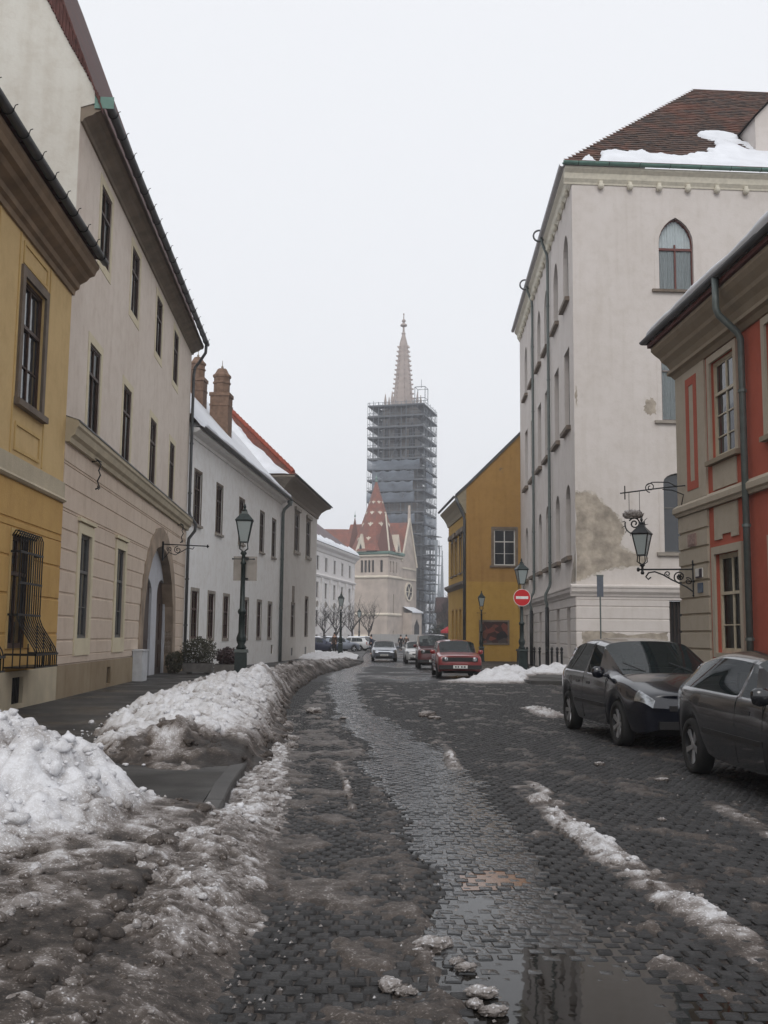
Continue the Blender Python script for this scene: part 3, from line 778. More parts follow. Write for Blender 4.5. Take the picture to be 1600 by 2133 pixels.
# octagonal brick chimneys
BRICK = simple('chimney_brick', srgb(122, 98, 82), 0.9, noise=0.25, nscale=5, bump=0.5, bscale=18)
def chimney(F, u, y, z0, z1, w, label, taper=False):
    # stands in the snow slope; a part of the white house
    c = part('chimney', MB().box(u - w/2, u + w/2, y - w/2, y + w/2, z0, z0 + (z1 - z0) * 0.66), BRICK, h3, F)
    zm = z0 + (z1 - z0) * 0.66
    part('chimney_band', MB().box(u - w/2 - .05, u + w/2 + .05, y - w/2 - .05, y + w/2 + .05, zm - 0.18, zm).box(u - w/2 - .03, u + w/2 + .03, y - w/2 - .03, y + w/2 + .03, zm - 0.7, zm - 0.6), BRICK, c, F)
    r = w * 0.44
    part('chimney_shaft', MB().lathe([(r, 0), (r, (z1-zm)*0.38), (r + .05, (z1-zm)*0.4), (r + .05, (z1-zm)*0.46), (r, (z1-zm)*0.48), (r, (z1-zm)*0.62), (r+.06, (z1-zm)*0.66), (r+.06, (z1-zm)*0.74), (r*0.9, (z1-zm)*0.8), (r * 0.55, z1 - zm)], 8, u, y, zm, math.pi/8), BRICK, c, F)
    part('chimney_finial', MB().lathe([(0.05, 0), (0.07, 0.12), (0.02, 0.2), (0.015, 0.45)], 6, u, y, z1), STONE, c, F)
    # courses stand out as thin relief bands
    k = MB()
    for i in range(int((zm - z0) / 0.16)):
        z = z0 + 0.16 * i
        k.box(u - w/2 - .006, u + w/2 + .006, y - w/2 - .006, y + w/2 + .006, z, z + 0.08)
    part('brick_courses', k, BRICK, c, F)['kind'] = 'stuff'
chimney(F3, 11.6, 1.45, 11.2, 15.1, 0.95, '')
chimney(F3, 12.6, 3.0, 12.6, 16.0, 0.85, '')

p4 = F3 @ Vector((22.3, 0, 0))
F4 = frame(p4.x, p4.y, 0.0842, 1)
h4 = thing('grey_house', 'grey-white two-storey house with deep overhanging eaves and snowy hipped roof', 'house', (p4.x, p4.y, -0.3), group='houses along the street')
up4 = (5.6, 10.45); gr4 = (4.7, 10.3)
part('wall', wall_mb(0.01, 14.7, -0.8, 10.7, [hole(u - 0.75, u + 0.75, 6.95, 9.4) for u in up4] + [hole(u - 0.6, u + 0.6, 1.3, 4.0 if i else 3.4) for i, u in enumerate(gr4)] + [hole(u - 0.4, u + 0.4, 0.1, 0.6) for u in gr4]), GREY4, h4, F4)
for u in gr4: part('basement_vent', MB().box(u - 0.4, u + 0.4, 0.05, 0.1, 0.1, 0.6), IRON, h4, F4)
part('side_wall', MB().add([(0.01, 0, -0.8), (0.01, 10.4, -0.8), (0.01, 10.4, 11), (0.01, 0, 11)], [(0, 3, 2, 1)]).add([(14.7, 0, -0.8), (14.7, 10.4, -0.8), (14.7, 10.4, 11), (14.7, 0, 11)], [(0, 1, 2, 3)]), GREY4, h4, F4)
part('cornice', extrude([(-0.02, 10.1), (0.08, 10.1), (0.12, 10.3), (0.3, 10.6), (0.62, 10.86), (0.9, 10.98), (0.92, 11.08), (-0.02, 11.12)], [(-0.0, 9), (-0.0, 0), (14.7, 0), (14.7, 9)]), simple('brown_grey_eaves', srgb(128, 118, 106), 0.85, noise=0.15), h4, F4)
gutter(h4, F4, [(-0.95, -0.0), (15.7, 0)], 11.14, 0.98, 0.07, ZINC, 0)
e = 0.95; ap = 17.0; aw = 5.2
c0, c1, c2, c3 = (-e, -e, 11.12), (14.7 + e, -e, 11.12), (14.7 + e, 10.4 + e, 11.12), (-e, 10.4 + e, 11.12)
a0, a1 = (5.2, 5.2, ap), (9.5, 5.2, ap)
roof(h4, F4, [[c0, c1, a1, a0], [c2, c3, a0, a1], [c3, c0, a0], [c1, c2, a1]], TILE_RED)
# snow on the end slope: a skewed sheet that leaves the red hip bare
def tri_snow(par, F, c0, c3, a0, hipbare, name='roof_snow'):
    A, B, P = Vector(c0), Vector(c3), Vector(a0)
    nrm = (B - A).cross(P - A).normalized()
    if nrm.z < 0: nrm = -nrm
    vs, fs = [], []; n = 40
    for j in range(n + 1):
        t = j / n
        for i in range(n + 1):
            s = i / n
            lo = hipbare * (0.5 + 1.3 * float(fbm(np.array(t * 5.0), np.array(0.3), 4))) * min(1.0, 0.25 + t * 1.3) if hipbare else 0
            q = (A + (B - A) * (lo + (1 - lo) * s)) * (1 - t) + P * t
            rim = min(s, 1 - s, t + 0.02, 1 - t) 
            k = 0.22 * float(sstep(0.0, 0.06, np.array(rim))) * (0.7 + 0.6 * float(fbm(np.array(q.x), np.array(q.y), 9)))
            vs.append(q + nrm * (k - 0.01))
    for j in range(n):
        for i in range(n): fs.append((j*(n+1)+i, j*(n+1)+i+1, (j+1)*(n+1)+i+1, (j+1)*(n+1)+i))
    return link(name, mesh_from(name, vs, fs, True), ROOFSNOW, par, F)
tri_snow(h4, F4, c0, c3, a0, 0.11)
ridge = MB()
for i in range(22):
    t = (i + 0.5) / 22
    p = Vector(c0).lerp(Vector(a0), t); q = Vector(c0).lerp(Vector(a0), t + 0.04)
    ridge.tube([p + Vector((0, 0, 0.03)), q + Vector((0, 0, 0.06))], [0.13, 0.15], 6)
part('hip_tiles', ridge, simple('red_hip_tile', srgb(138, 62, 42), 0.8, noise=0.25, nscale=4), h4, F4)['kind'] = 'stuff'
for u in up4: window(h4, F4, u, 6.95, 1.5, 2.45, rows=(0.66,), minor=(0.33,), surround=(0.2, 0.03, DARKSTONE), sill=(0.3, 0.2, 0.14, STONE), hood=(0.32, 0.22, 0.16, STONE), recess=0.04)
for i, u in enumerate(gr4): window(h4, F4, u, 1.3, 1.2, 2.7 if i else 2.1, rows=(0.64,), surround=(0.14, 0.02, DARKSTONE), recess=0.04)
one('facade_stain', cached('nic', lambda: MB().box(4.3, 5.1, -0.03, 0.002, 3.55, 4.6), 'facade_stain'), DARKSTONE, h4, F4)

# ---------------------------------------------------------------- red and beige house
RED = plaster('brick_red_paint', srgb(176, 94, 76), amount=0.25, streak=0.2)
BEIGE1 = plaster('grey_beige_paint', srgb(178, 168, 152), amount=0.15, streak=0.12)
BEIGE_D = plaster('drab_cornice_paint', srgb(150, 138, 120), amount=0.2, streak=0.1)
F1 = frame(7.3, 25.3, 0.0495, -1)
r1 = thing('red_house', 'red and grey-beige house with wide moulded eaves and iron lantern bracket at its corner', 'house', (7.3, 25.3, 0), group='houses along the street')
w1 = [2.98, 6.0, 9.0, 12.0]
part('wall', wall_mb(0, 15, 4.75, 8.2, [hole(u - 0.7, u + 0.7, 5.5, 7.72) for u in w1]), RED, r1, F1)
part('lower_wall', wall_mb(0, 15, -0.1, 4.46, [hole(u - 0.7, u + 0.7, 1.2, 3.36) for u in w1]), RED, r1, F1)
part('corner_pilaster', MB().box(-0.03, 1.95, -0.05, 0.004, 4.75, 7.95), BEIGE1, r1, F1)
part('corner_panel', band_mb([(0.72, 5.0), (0.72, 7.72), (1.45, 7.72), (1.45, 5.0)], [(0.93, 5.2), (0.93, 7.52), (1.24, 7.52), (1.24, 5.2)], -0.062, -0.048), RED, r1, F1)
bands(r1, F1, -0.03, 1.92, [-0.1, 0.4, 0.84, 1.26, 1.66, 2.06, 2.44, 2.83, 3.22, 3.61, 4.02, 4.46], [], BEIGE1, 0.05, 0.03)
part('pilaster_base', MB().box(-0.03, 1.94, -0.012, 0.004, -0.1, 4.46), BEIGE1, r1, F1)
part('string_course', extrude([(-0.02, 4.44), (0.09, 4.44), (0.11, 4.5), (0.15, 4.54), (0.15, 4.66), (0.11, 4.7), (-0.02, 4.79)], [(0, 9), (0, 0), (15, 0)][::1]), BEIGE1, r1, F1)
part('cornice', extrude([(-0.02, 7.92), (0.05, 7.92), (0.12, 8.02), (0.2, 8.06), (0.2, 8.14), (0.12, 8.16), (0.2, 8.32), (0.3, 8.44), (0.33, 8.52), (0.44, 8.66), (0.5, 8.76), (0.5, 8.85), (-0.02, 8.9)], [(0, 9), (0, 0), (15, 0)]), BEIGE_D, r1, F1)
part('fascia_board', extrude([(0.36, 8.865), (0.57, 8.865), (0.57, 8.97), (0.36, 8.97)], [(0, 9), (0, 0), (15, 0)]), simple('dark_red_fascia', srgb(88, 40, 34), 0.7), r1, F1)
gutter(r1, F1, [(0, 9), (0, 0), (15, 0)], 9.06, 0.64, 0.09, ZINC, 0)
re_, rz = 0.62, 9.05
roof(r1, F1, [[(-re_, -re_, rz), (15, -re_, rz), (15, 5, rz + 5.0), (5, 5, rz + 5.0)], [(-re_, 11, rz), (-re_, -re_, rz), (5, 5, rz + 5.0)], [(15, 11, rz), (-re_, 11, rz), (5, 5, rz + 5), (15, 5, rz + 5)]], TILE_RED)
snow_sheet(r1, F1, -re_ + 0.05, 15, -re_ - 0.1, 0.6, lambda U, Y: rz + 0.04 + 0.85 * (np.maximum(Y, -re_) + re_) - 0.02, 90, 16, 0.13, 21)
snow_lip(r1, F1, -0.6, 15, -0.73, 9.08, 8, 0.17, 0.4)
part('side_wall', MB().add([(0, 0, -0.1), (0, 10, -0.1), (0, 10, 8.9), (0, 0, 8.9)], [(0, 3, 2, 1)]).add([(0, 10, -0.1), (15, 10, -0.1), (15, 10, 8.9), (0, 10, 8.9)], [(0, 3, 2, 1)]).add([(15, 0, -0.1), (15, 10, -0.1), (15, 10, 8.9), (15, 0, 8.9)], [(0, 1, 2, 3)]), BEIGE1, r1, F1)
for u in w1:
    window(r1, F1, u, 5.5, 1.4, 2.22, rows=(0.66,), minor=(0.22, 0.44), wood=CREAMWOOD, casing=0.07, surround=(0.16, 0.05, BEIGE1), sill=(0.2, 0.12, 0.13, BEIGE_D), pane=GLASS, recess=0.06)
    window(r1, F1, u, 1.2, 1.4, 2.16, rows=(0.6,), minor=(0.28,), wood=CREAMWOOD, casing=0.07, surround=(0.17, 0.05, BEIGE1, 0.1), pane=GLASSC, curtain=('full', simple('grey_net_curtain', (0.3, 0.3, 0.29, 1), 0.9)), recess=0.08)
    part('apron_panel', MB().box(u - 0.68, u + 0.66, -0.03, 0.004, 4.8, 5.36), BEIGE1, r1, F1)
    part('frieze_panel', MB().prism([(u - .68, 3.68), (u - .68, 4.42), (u + .66, 4.42), (u + .66, 3.68), (u + .28, 3.68), (u + .28, 3.78), (u - .26, 3.78), (u - .26, 3.68)][::-1], -0.03, 0.004), BEIGE1, r1, F1)
pipe(r1, F1, [(4.35, -0.64, 9.0), (4.35, -0.64, 8.35), (4.35, -0.58, 8.2), (4.35, -0.2, 7.85), (4.35, -0.13, 7.7), (4.35, -0.13, -0.05)], 0.075, GREYPIPE, [(4.35, -0.13, 6.6), (4.35, -0.13, 3.8), (4.35, -0.13, 1.5)])
part('relief_plaque', MB().box(0.68, 1.22, -0.075, -0.05, 3.66, 3.96).box(0.74, 1.16, -0.085, -0.075, 3.7, 3.92), simple('worn_pink_stone', srgb(150, 126, 118), 0.9, noise=0.3, nscale=14, bump=0.6, bscale=30), r1, F1)
pl = part('address_plate', MB().box(1.14, 1.6, -0.075, -0.05, 2.9, 3.12), WHITEWOOD, r1, F1); pl['label'] = 'white address plate with a dark right half'
part('plate_print', MB().box(1.4, 1.585, -0.078, -0.0751, 2.92, 3.1).box(1.16, 1.585, -0.078, -0.0751, 2.9, 2.93), simple('plate_dark_print', srgb(52, 40, 52), 0.6), pl, F1)
p2_ = part('house_number_plate', MB().box(1.26, 1.58, -0.07, -0.05, 2.55, 2.78), simple('slate_blue_enamel', srgb(62, 78, 98), 0.35), r1, F1); p2_['label'] = 'slate blue enamel number plate'

# ---------------------------------------------------------------- tall neo-Gothic house
PINKW = plaster('pinkish_white_plaster', srgb(210, 203, 198), stain=(0.42, 0.4, 0.36, 1), amount=0.3, streak=0.22)
OLDPL = simple('bare_old_plaster', srgb(164, 154, 141), 0.95, noise=0.32, nscale=2.6, bump=0.9, bscale=7)
X2, Y2 = 8.2, 44.0
r2 = thing('gothic_house', 'tall pinkish white corner house with pointed windows and patches of fallen plaster', 'house', (X2, Y2, -0.2), group='houses along the street')
FS = frame(X2, Y2, -0.039, -1)                    # street side: local x from the far end (-25) to the corner (0)
FF = frame(X2, Y2, 1, 0.06)                       # end wall facing down the street
rows_s = [-2.2, -5.85, -9.9, -13.4, -17.2, -20.9]
hs, hs_lo = [], []
for u in rows_s:
    hs += [hole(u - 0.85, u + 0.85, 16.75, 20.0, 'point', 1.1), hole(u - 0.85, u + 0.85, 10.85, 14.5), hole(u - 0.8, u + 0.8, 5.05, 8.3, 'round', 0.8)]
    hs_lo.append(hole(u - 0.55, u + 0.55, 0.6, 2.8))
part('wall', wall_mb(-25, 0, 3.7, 21.6, hs, 0.4), PINKW, r2, FS)
part('lower_wall', wall_mb(-25, 0, -0.7, 3.3, hs_lo, 0.4), PINKW, r2, FS)
uf = 4.66
hf = [hole(uf - 0.78, uf + 0.78, 16.8, 20.12, 'point', 1.2), hole(uf - 0.78, uf + 0.78, 10.9, 14.4), hole(uf - 0.8, uf + 0.8, 5.15, 8.6, 'round', 0.42)]
hf += [hole(uf + 6.5 - 0.78, uf + 6.5 + 0.78, h['z0'], h['z1'], h['arch'], h['rise']) for h in hf]
gf = hole(4.0, 5.4, -0.6, 3.08)
part('wall', wall_mb(0, 16, 3.7, 21.6, hf, 0.35), PINKW, r2, FF)
part('lower_wall', wall_mb(0, 16, -0.7, 3.3, [gf], 0.5), PINKW, r2, FF)
bands(r2, FF, 0.0, 16, [-0.7, 1.72, 2.26, 2.79, 3.3], [gf], PINKW, 0.03, 0.04, cham=0.02)
bands(r2, FS, -25, 0.0, [-0.7, 0.55, 1.15, 1.72, 2.26, 2.79, 3.3], hs_lo, PINKW, 0.03, 0.04, cham=0.02)
part('ledge', extrude([(-0.02, 3.22), (0.07, 3.22), (0.1, 3.3), (0.2, 3.42), (0.22, 3.54), (0.26, 3.6), (0.26, 3.66), (-0.02, 3.74)], [(-25, 0), (0, 0), (0.02, -0.0)][:2]), PINKW, r2, FS)
part('ledge', extrude([(-0.02, 3.22), (0.07, 3.22), (0.1, 3.3), (0.2, 3.42), (0.22, 3.54), (0.26, 3.6), (0.26, 3.66), (-0.02, 3.74)], [(-0.26, 0), (16, 0)]), PINKW, r2, FF)
FR = simple('pale_frieze', srgb(206, 200, 184), 0.85, noise=0.1)
prof = [(-0.02, 21.5), (0.04, 21.5), (0.06, 21.58), (0.16, 21.72), (0.2, 21.96), (0.34, 22.1), (0.36, 22.2), (-0.02, 22.24)]
part('cornice', extrude(prof, [(-25, 0), (0.0, 0)]), FR, r2, FS)
part('cornice', extrude(prof, [(-0.36, 0), (16, 0)]), FR, r2, FF)
gutter(r2, FS, [(-25.1, 0), (0.3, 0)], 22.32, 0.46, 0.12, simple('white_grey_gutter', srgb(170, 168, 170), 0.5), 0)
g_ = gutter(r2, FF, [(-0.5, 0), (16, 0)], 22.34, 0.46, 0.13, COPPER, 1.35, False)
ball = MB().lathe([(0.02, -0.16), (0.1, -0.12), (0.145, -0.02), (0.13, 0.07), (0.1, 0.12), (0.1, 0.2)], 10).mesh('corbel', True)
for i in range(11): one('corbel', ball, FR, r2, FF @ T(1.28 + 1.32 * i, -0.14, 21.42))
for i in range(18): one('corbel', ball, FR, r2, FS @ T(-0.9 - 1.32 * i, -0.14, 21.42))
rq = [(-0.4, 22.36), (9.8, 31.8)]
def tile_row_mat():
    m, n, l, p = nmat('mossy_brown_tile_row')
    geo = n.new('ShaderNodeNewGeometry')
    v = n.new('ShaderNodeTexVoronoi'); v.inputs['Scale'].default_value = 4.5; l.new(geo.outputs['Position'], v.inputs['Vector'])
    sp = n.new('ShaderNodeSeparateColor'); l.new(v.outputs['Color'], sp.inputs['Color'])
    r = n.new('ShaderNodeValToRGB'); r.color_ramp.elements[0].color = srgb(52, 42, 38); r.color_ramp.elements[1].color = srgb(92, 68, 56)
    l.new(sp.outputs['Red'], r.inputs['Fac'])
    t = n.new('ShaderNodeTexNoise'); t.inputs['Scale'].default_value = .7; t.inputs['Detail'].default_value = 7; l.new(geo.outputs['Position'], t.inputs['Vector'])
    mr = n.new('ShaderNodeMapRange'); mr.inputs['From Min'].default_value = .48; mr.inputs['From Max'].default_value = .66; mr.inputs['To Max'].default_value = .75; l.new(t.outputs['Fac'], mr.inputs['Value'])
    mx = n.new('ShaderNodeMix'); mx.data_type = 'RGBA'; mx.inputs['B'].default_value = srgb(112, 66, 48)
    l.new(mr.outputs['Result'], mx.inputs['Factor']); l.new(r.outputs['Color'], mx.inputs['A']); l.new(mx.outputs['Result'], p.inputs['Base Color'])
    p.inputs['Roughness'].default_value = .85
    return m
TILE_ROW = tile_row_mat()
# hipped roof: plan corner at the street corner
Rz, rr = 22.36, 31.7
MF = FF
inv = FF.inverted()
far_s = inv @ (FS @ Vector((-25, -0.4, Rz)))
e0 = (-0.42, -0.42, Rz); e1 = (16, -0.42, Rz)
e2 = (far_s.x, far_s.y, Rz)
hp = (9.4, 9.6, rr); hp2 = (9.9, 30.0, rr)
roof(r2, FF, [[e0, e1, (16, 9.6, rr), hp], [e2, e0, hp, hp2]], TILE_DARK)
Lp = Vector((0, 10.02, rr - Rz)); sl_ = Lp.normalized(); nup = Vector((0, -(rr - Rz), 10.02)).normalized()
for i in range(44):
    d0 = i * 0.31
    if d0 > Lp.length - 0.3: break
    f0 = d0 / Lp.length
    xl_ = e0[0] + (hp[0] - e0[0]) * f0 + 0.02
    nn = int((16 - xl_) / 0.2); b = MB()
    for k in range(nn + 1):
        x = xl_ + (16 - xl_) * k / nn
        j0 = rnd.uniform(-.035, .035)
        p = Vector((x, e0[1], Rz)) + sl_ * (d0 + j0); q = Vector((x, e0[1], Rz)) + sl_ * (d0 + 0.36)
        b.v += [tuple(p + nup * 0.01), tuple(p + nup * rnd.uniform(.045, .075)), tuple(q + nup * .012)]
        if k: o_ = 3 * k; b.f += [(o_ - 3, o_, o_ + 1, o_ - 2), (o_ - 2, o_ + 1, o_ + 2, o_ - 1)]
    o = link('tile_course', mesh_from('tile_course', b.v, b.f), TILE_ROW, r2, FF)
nz_ = lambda U, Y, n: (U > Y + 0.75) & ((Y < 0.35 + 2.3 * (n - 0.38) + 1.15 * sstep(4.6, 9.5, U) + 1.5 * (fbm(U * 1.3, Y * 1.6, 77, 4) - 0.5) - 0.6 * (U < 1.5)) | (((U - 7.9) ** 2 / 0.9 + (Y - 2.9) ** 2 / 0.25 < 1)))
sk = (rr - Rz) / 10.02
snow_sheet(r2, FF, 0.2, 14, -0.4, 4.5, lambda U, Y: Rz + sk * (Y + 0.42) + 0.08, 180, 110, 0.10, 33, nz_)
# dormer on the end slope
DM = part('dormer', MB().add([(9.0, 1.2, Rz + 1.5), (12.4, 1.2, Rz + 1.5), (12.4, 1.2, Rz + 3.3), (10.7, 1.2, Rz + 5.1), (9.0, 1.2, Rz + 3.3)], [(0, 1, 2, 3, 4)]).add([(9.0, 1.2, Rz + 1.5), (9.0, 1.2, Rz + 3.3), (9.0, 3.4, Rz + 3.3)], [(0, 1, 2)]), PINKW, r2, FF)
part('dormer_roof', MB().add([(8.8, 0.95, Rz + 3.2), (10.7, 0.95, Rz + 5.25), (10.7, 5.6, Rz + 5.25), (8.8, 3.6, Rz + 3.2)], [(0, 1, 2, 3)]).add([(12.6, 0.95, Rz + 3.2), (10.7, 0.95, Rz + 5.25), (10.7, 5.6, Rz + 5.25), (12.6, 3.6, Rz + 3.2)], [(0, 3, 2, 1)]), TILE_DARK, DM, FF)
for k in (0, 6.5):
    window(r2, FF, uf + k, 16.8, 1.56, 3.32, rows=(0.57,), wood=WOODRED, pane=GLASSC, curtain=('full', CURTAIN), arch='point', rise=1.2, recess=0.14, casing=0.05, bar=0.07, surround=(0.2, 0.015, PINKW), sill=(0.34, 0.14, 0.14, DARKSTONE))
    window(r2, FF, uf + k, 10.9, 1.56, 3.5, rows=(0.64,), wood=simple('taupe_window_wood', srgb(112, 104, 100), 0.55), pane=GLASSC, curtain=('full', CURTAIN), recess=0.14, casing=0.05, surround=(0.2, 0.015, PINKW), sill=(0.34, 0.14, 0.14, STONE))
    window(r2, FF, uf + k, 5.15, 1.6, 3.45, cols=2, rows=(0.56,), wood=GREYWOOD, arch='round', rise=0.42, recess=0.16, casing=0.06, surround=(0.2, 0.015, PINKW), sill=(0.34, 0.16, 0.14, STONE))
for u in rows_s:
    window(r2, FS, u, 16.75, 1.7, 3.25, rows=(0.6,), wood=GREYWOOD, arch='point', rise=1.1, recess=0.22, sill=(0.25, 0.2, 0.2, DARKSTONE))
    window(r2, FS, u, 10.85, 1.7, 3.65, rows=(0.62,), wood=GREYWOOD, recess=0.22, sill=(0.25, 0.2, 0.2, DARKSTONE))
    window(r2, FS, u, 5.05, 1.6, 3.25, rows=(0.6,), wood=GREYWOOD, arch='round', rise=0.8, recess=0.22, sill=(0.25, 0.2, 0.2, DARKSTONE))
    window(r2, FS, u, 0.6, 1.1, 2.2, rows=(0.6,), wood=GREYWOOD, recess=0.25)
for u in (-8.0, -15.6):
    pipe(r2, FS, [(u, -0.46, 22.2), (u, -0.4, 21.9), (u, -0.16, 21.3), (u, -0.13, 21.0), (u, -0.13, 4.2), (u, -0.16, 4.0), (u, -0.36, 3.6), (u, -0.36, 3.3), (u, -0.3, 3.1), (u, -0.3, 2.9)], 0.075, GREYPIPE, [(u, -0.13, z) for z in (18.5, 14.6, 11, 7.5, 5.2)])
    pipe(r2, FS, [(u, -0.3, 2.95), (u, -0.3, -0.5)], 0.1, IRON)
    one('rainhead_ring', cached('rhr', lambda: MB().tube([(0.0, -0.55 - 0.3 * math.sin(t), 0.1 + 0.3 * math.cos(t)) for t in [math.pi * i / 8 for i in range(17)]], 0.05, 6, False), 'rainhead_ring', True), ZINC, r2, FS @ T(u, 0, 22.2))
# gate with iron bars
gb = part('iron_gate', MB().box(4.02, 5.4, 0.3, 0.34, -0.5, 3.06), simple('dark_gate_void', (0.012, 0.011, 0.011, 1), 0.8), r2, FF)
gbm = MB().box(-0.02, 0.02, 0.2, 0.24, -0.5, 3.04).mesh('gate_bar')
for i in range(8): one('gate_bar', gbm, simple('rusty_gate_iron', srgb(52, 40, 34), 0.6, metal=0.3), gb, FF @ T(4.12 + 0.17 * i, 0, 0))
part('gate_scrolls', MB().tube([(4.6, 0.2, 2.0), (4.9, 0.2, 2.0)], 0.014, 5).tube([(4.5 + 0.1 * math.cos(a) * (1 - a / 16), 0.2, 1.8 + 0.2 * math.sin(a) * (1 - a / 16)) for a in [i * 0.6 for i in range(20)]], 0.014, 5)
     .tube([(4.9 + 0.1 * math.cos(a) * (1 - a / 16), 0.2, 1.8 + 0.2 * math.sin(a) * (1 - a / 16)) for a in [i * 0.6 for i in range(20)]], 0.014, 5), simple('rusty_gate_iron', srgb(52, 40, 34), 0.6), gb, FF)
# fallen plaster: the bare coat shows through, with broken rims
def patch(F, pts, name, mat, y=-0.006, seed=1, jag=0.05, sub=7):
    q = random.Random(seed); out = []
    for i in range(len(pts)):
        a, c = pts[i], pts[(i + 1) % len(pts)]
        for k in range(sub):
            t = k / sub
            out.append((a[0] + (c[0] - a[0]) * t + q.uniform(-jag, jag), y, a[1] + (c[1] - a[1]) * t + q.uniform(-jag, jag)))
    bm = bmesh.new(); vv = [bm.verts.new(p) for p in out]
    es = [bm.edges.new((vv[i], vv[(i + 1) % len(vv)])) for i in range(len(vv))]
    bmesh.ops.triangle_fill(bm, use_beauty=True, edges=es)
    me = bpy.data.meshes.new(name); bm.to_mesh(me); bm.free()
    return one(name, me, mat, r2, F)
RIMPL = simple('broken_plaster_rim', srgb(188, 180, 170), .95, noise=.2, nscale=5, bump=.6, bscale=20)
patch(FF, [(0.03, 7.72), (0.47, 7.77), (0.9, 7.64), (1.26, 7.26), (1.75, 6.86), (2.07, 6.43), (2.2, 5.98), (2.02, 5.62), (2.0, 5.4), (2.35, 5.22), (2.74, 5.08), (3.2, 4.93), (2.95, 4.56), (2.2, 4.42), (1.5, 4.37), (1.1, 4.22), (0.6, 4.03), (0.24, 3.88), (0.03, 3.8)], 'plaster_rim', RIMPL, y=-0.004, seed=13, jag=.06)
patch(FF, [(0.03, 7.66), (0.45, 7.7), (0.85, 7.57), (1.2, 7.2), (1.68, 6.81), (2.0, 6.4), (2.13, 5.98), (1.95, 5.6), (1.9, 5.35), (2.3, 5.15), (2.71, 5.01), (3.1, 4.9), (2.9, 4.62), (2.2, 4.5), (1.5, 4.45), (1.1, 4.3), (0.6, 4.1), (0.24, 3.94), (0.03, 3.85)], 'bare_plaster_patch', OLDPL, seed=3)
patch(FS, [(-0.03, 5.2), (-0.03, 3.85), (-1.6, 3.85), (-1.2, 4.3), (-0.5, 4.9)], 'bare_plaster_patch', OLDPL, seed=4)
patch(FF, [(3.05, 11.3), (3.15, 11.75), (3.45, 11.9), (3.62, 11.6), (3.6, 11.2), (3.3, 11.1)], 'bare_plaster_patch', OLDPL, seed=5)
patch(FF, [(0.2, 1.7), (0.9, 1.75), (2.2, 1.62), (3.9, 1.7), (3.9, 1.2), (2.0, 1.0), (0.8, 0.9), (0.25, 1.1)], 'bare_plaster_patch', OLDPL, y=-0.036, seed=6)
patch(FF, [(0.03, 11.9), (0.1, 12.4), (0.14, 12.1), (0.12, 11.4)], 'bare_plaster_patch', OLDPL, seed=8, jag=0.02)

# ---------------------------------------------------------------- ochre house
OCHRE = plaster('ochre_plaster', srgb(168, 131, 76), amount=0.35, streak=0.35, patch=srgb(134, 112, 84), pamount=0.66)
OCHRE_LO = plaster('bright_ochre_plaster', srgb(178, 143, 74), amount=0.3, streak=0.3, patch=srgb(134, 112, 84), pamount=0.68)
X3, Y3 = 5.55, 69.3
r3 = thing('ochre_house', 'ochre plaster house with a poster board on its blank end wall', 'house', (X3, Y3, -0.4), group='houses along the street')
FE = frame(X3, Y3, 1, 0.0)
FT = frame(X3, Y3, 0.056, -1)
ho = hole(1.86, 3.3, 6.2, 8.62)
part('wall', wall_mb(0, 3.7, 5.1, 10.7, [ho], 0.2), OCHRE, r3, FE)
part('lower_wall', wall_mb(0, 3.7, -0.7, 5.1, [hole(0.9, 2.85, 0.98, 2.48)], 0.1), OCHRE_LO, r3, FE)
part('gable', MB().add([(0, 0, 10.7), (3.7, 0, 10.7), (3.7, 0, 15.25), (-0.005, 0, 11.55)], [(0, 1, 2, 3)]), OCHRE, r3, FE)
ht = [hole(u - 0.55, u + 0.55, 5.85, 8.3) for u in (-0.95, -2.9, -5.4, -7.6)]
ht2 = [hole(u - 0.45, u + 0.45, 0.9, 3.3) for u in (-0.9, -2.9, -5.0, -7.2)]
part('wall', wall_mb(-10, 0, -0.7, 10.2, ht + ht2, 0.2), OCHRE_LO, r3, FT)
part('string_course', extrude([(-0.02, 4.72), (0.1, 4.78), (0.3, 4.95), (0.34, 5.12), (-0.02, 5.24)], [(-10, 0), (0.0, 0)]), simple('grey_string_moulding', srgb(120, 110, 102), 0.85), r3, FT)
part('cornice', extrude([(-0.02, 9.7), (0.08, 9.7), (0.16, 9.95), (0.36, 10.3), (0.62, 10.6), (0.66, 10.72), (-0.02, 10.8)], [(-10, 0), (0.0, 0)]), simple('grey_eaves_cove', srgb(142, 132, 112), 0.85), r3, FT)
gutter(r3, FT, [(-10, 0), (0.05, 0)], 10.9, 0.76, 0.1, ZINC, 0)
roof(r3, FT, [[(-10, -0.75, 10.9), (0.15, -0.75, 10.9), (0.15, 0.0, 11.6), (-10, 0.0, 11.6)], [(-10, 0.0, 11.6), (0.15, 0.0, 11.6), (0.15, 9, 20.6), (-10, 9, 20.6)]], TILE_OLD)
part('eaves_return', MB().prism([(-0.74, 10.72), (0.0, 10.72), (0.0, 11.52), (-0.74, 10.86)], -0.02, 0.03), simple('grey_eaves_cove', srgb(142, 132, 112), 0.85), r3, FE)
part('verge_board', MB().add([(-0.75, -0.12, 10.8), (-0.75, 0.02, 10.8), (-0.75, 0.02, 10.98), (-0.75, -0.12, 10.98), (0.0, -0.12, 11.45), (0.0, 0.02, 11.45), (0.0, 0.02, 11.68), (0.0, -0.12, 11.68), (3.75, -0.12, 15.2), (3.75, 0.02, 15.2), (3.75, 0.02, 15.43), (3.75, -0.12, 15.43)],
     [(0, 4, 7, 3), (4, 8, 11, 7), (3, 7, 6, 2), (7, 11, 10, 6), (0, 1, 5, 4), (4, 5, 9, 8), (0, 3, 2, 1)]), ZINC, r3, FE)
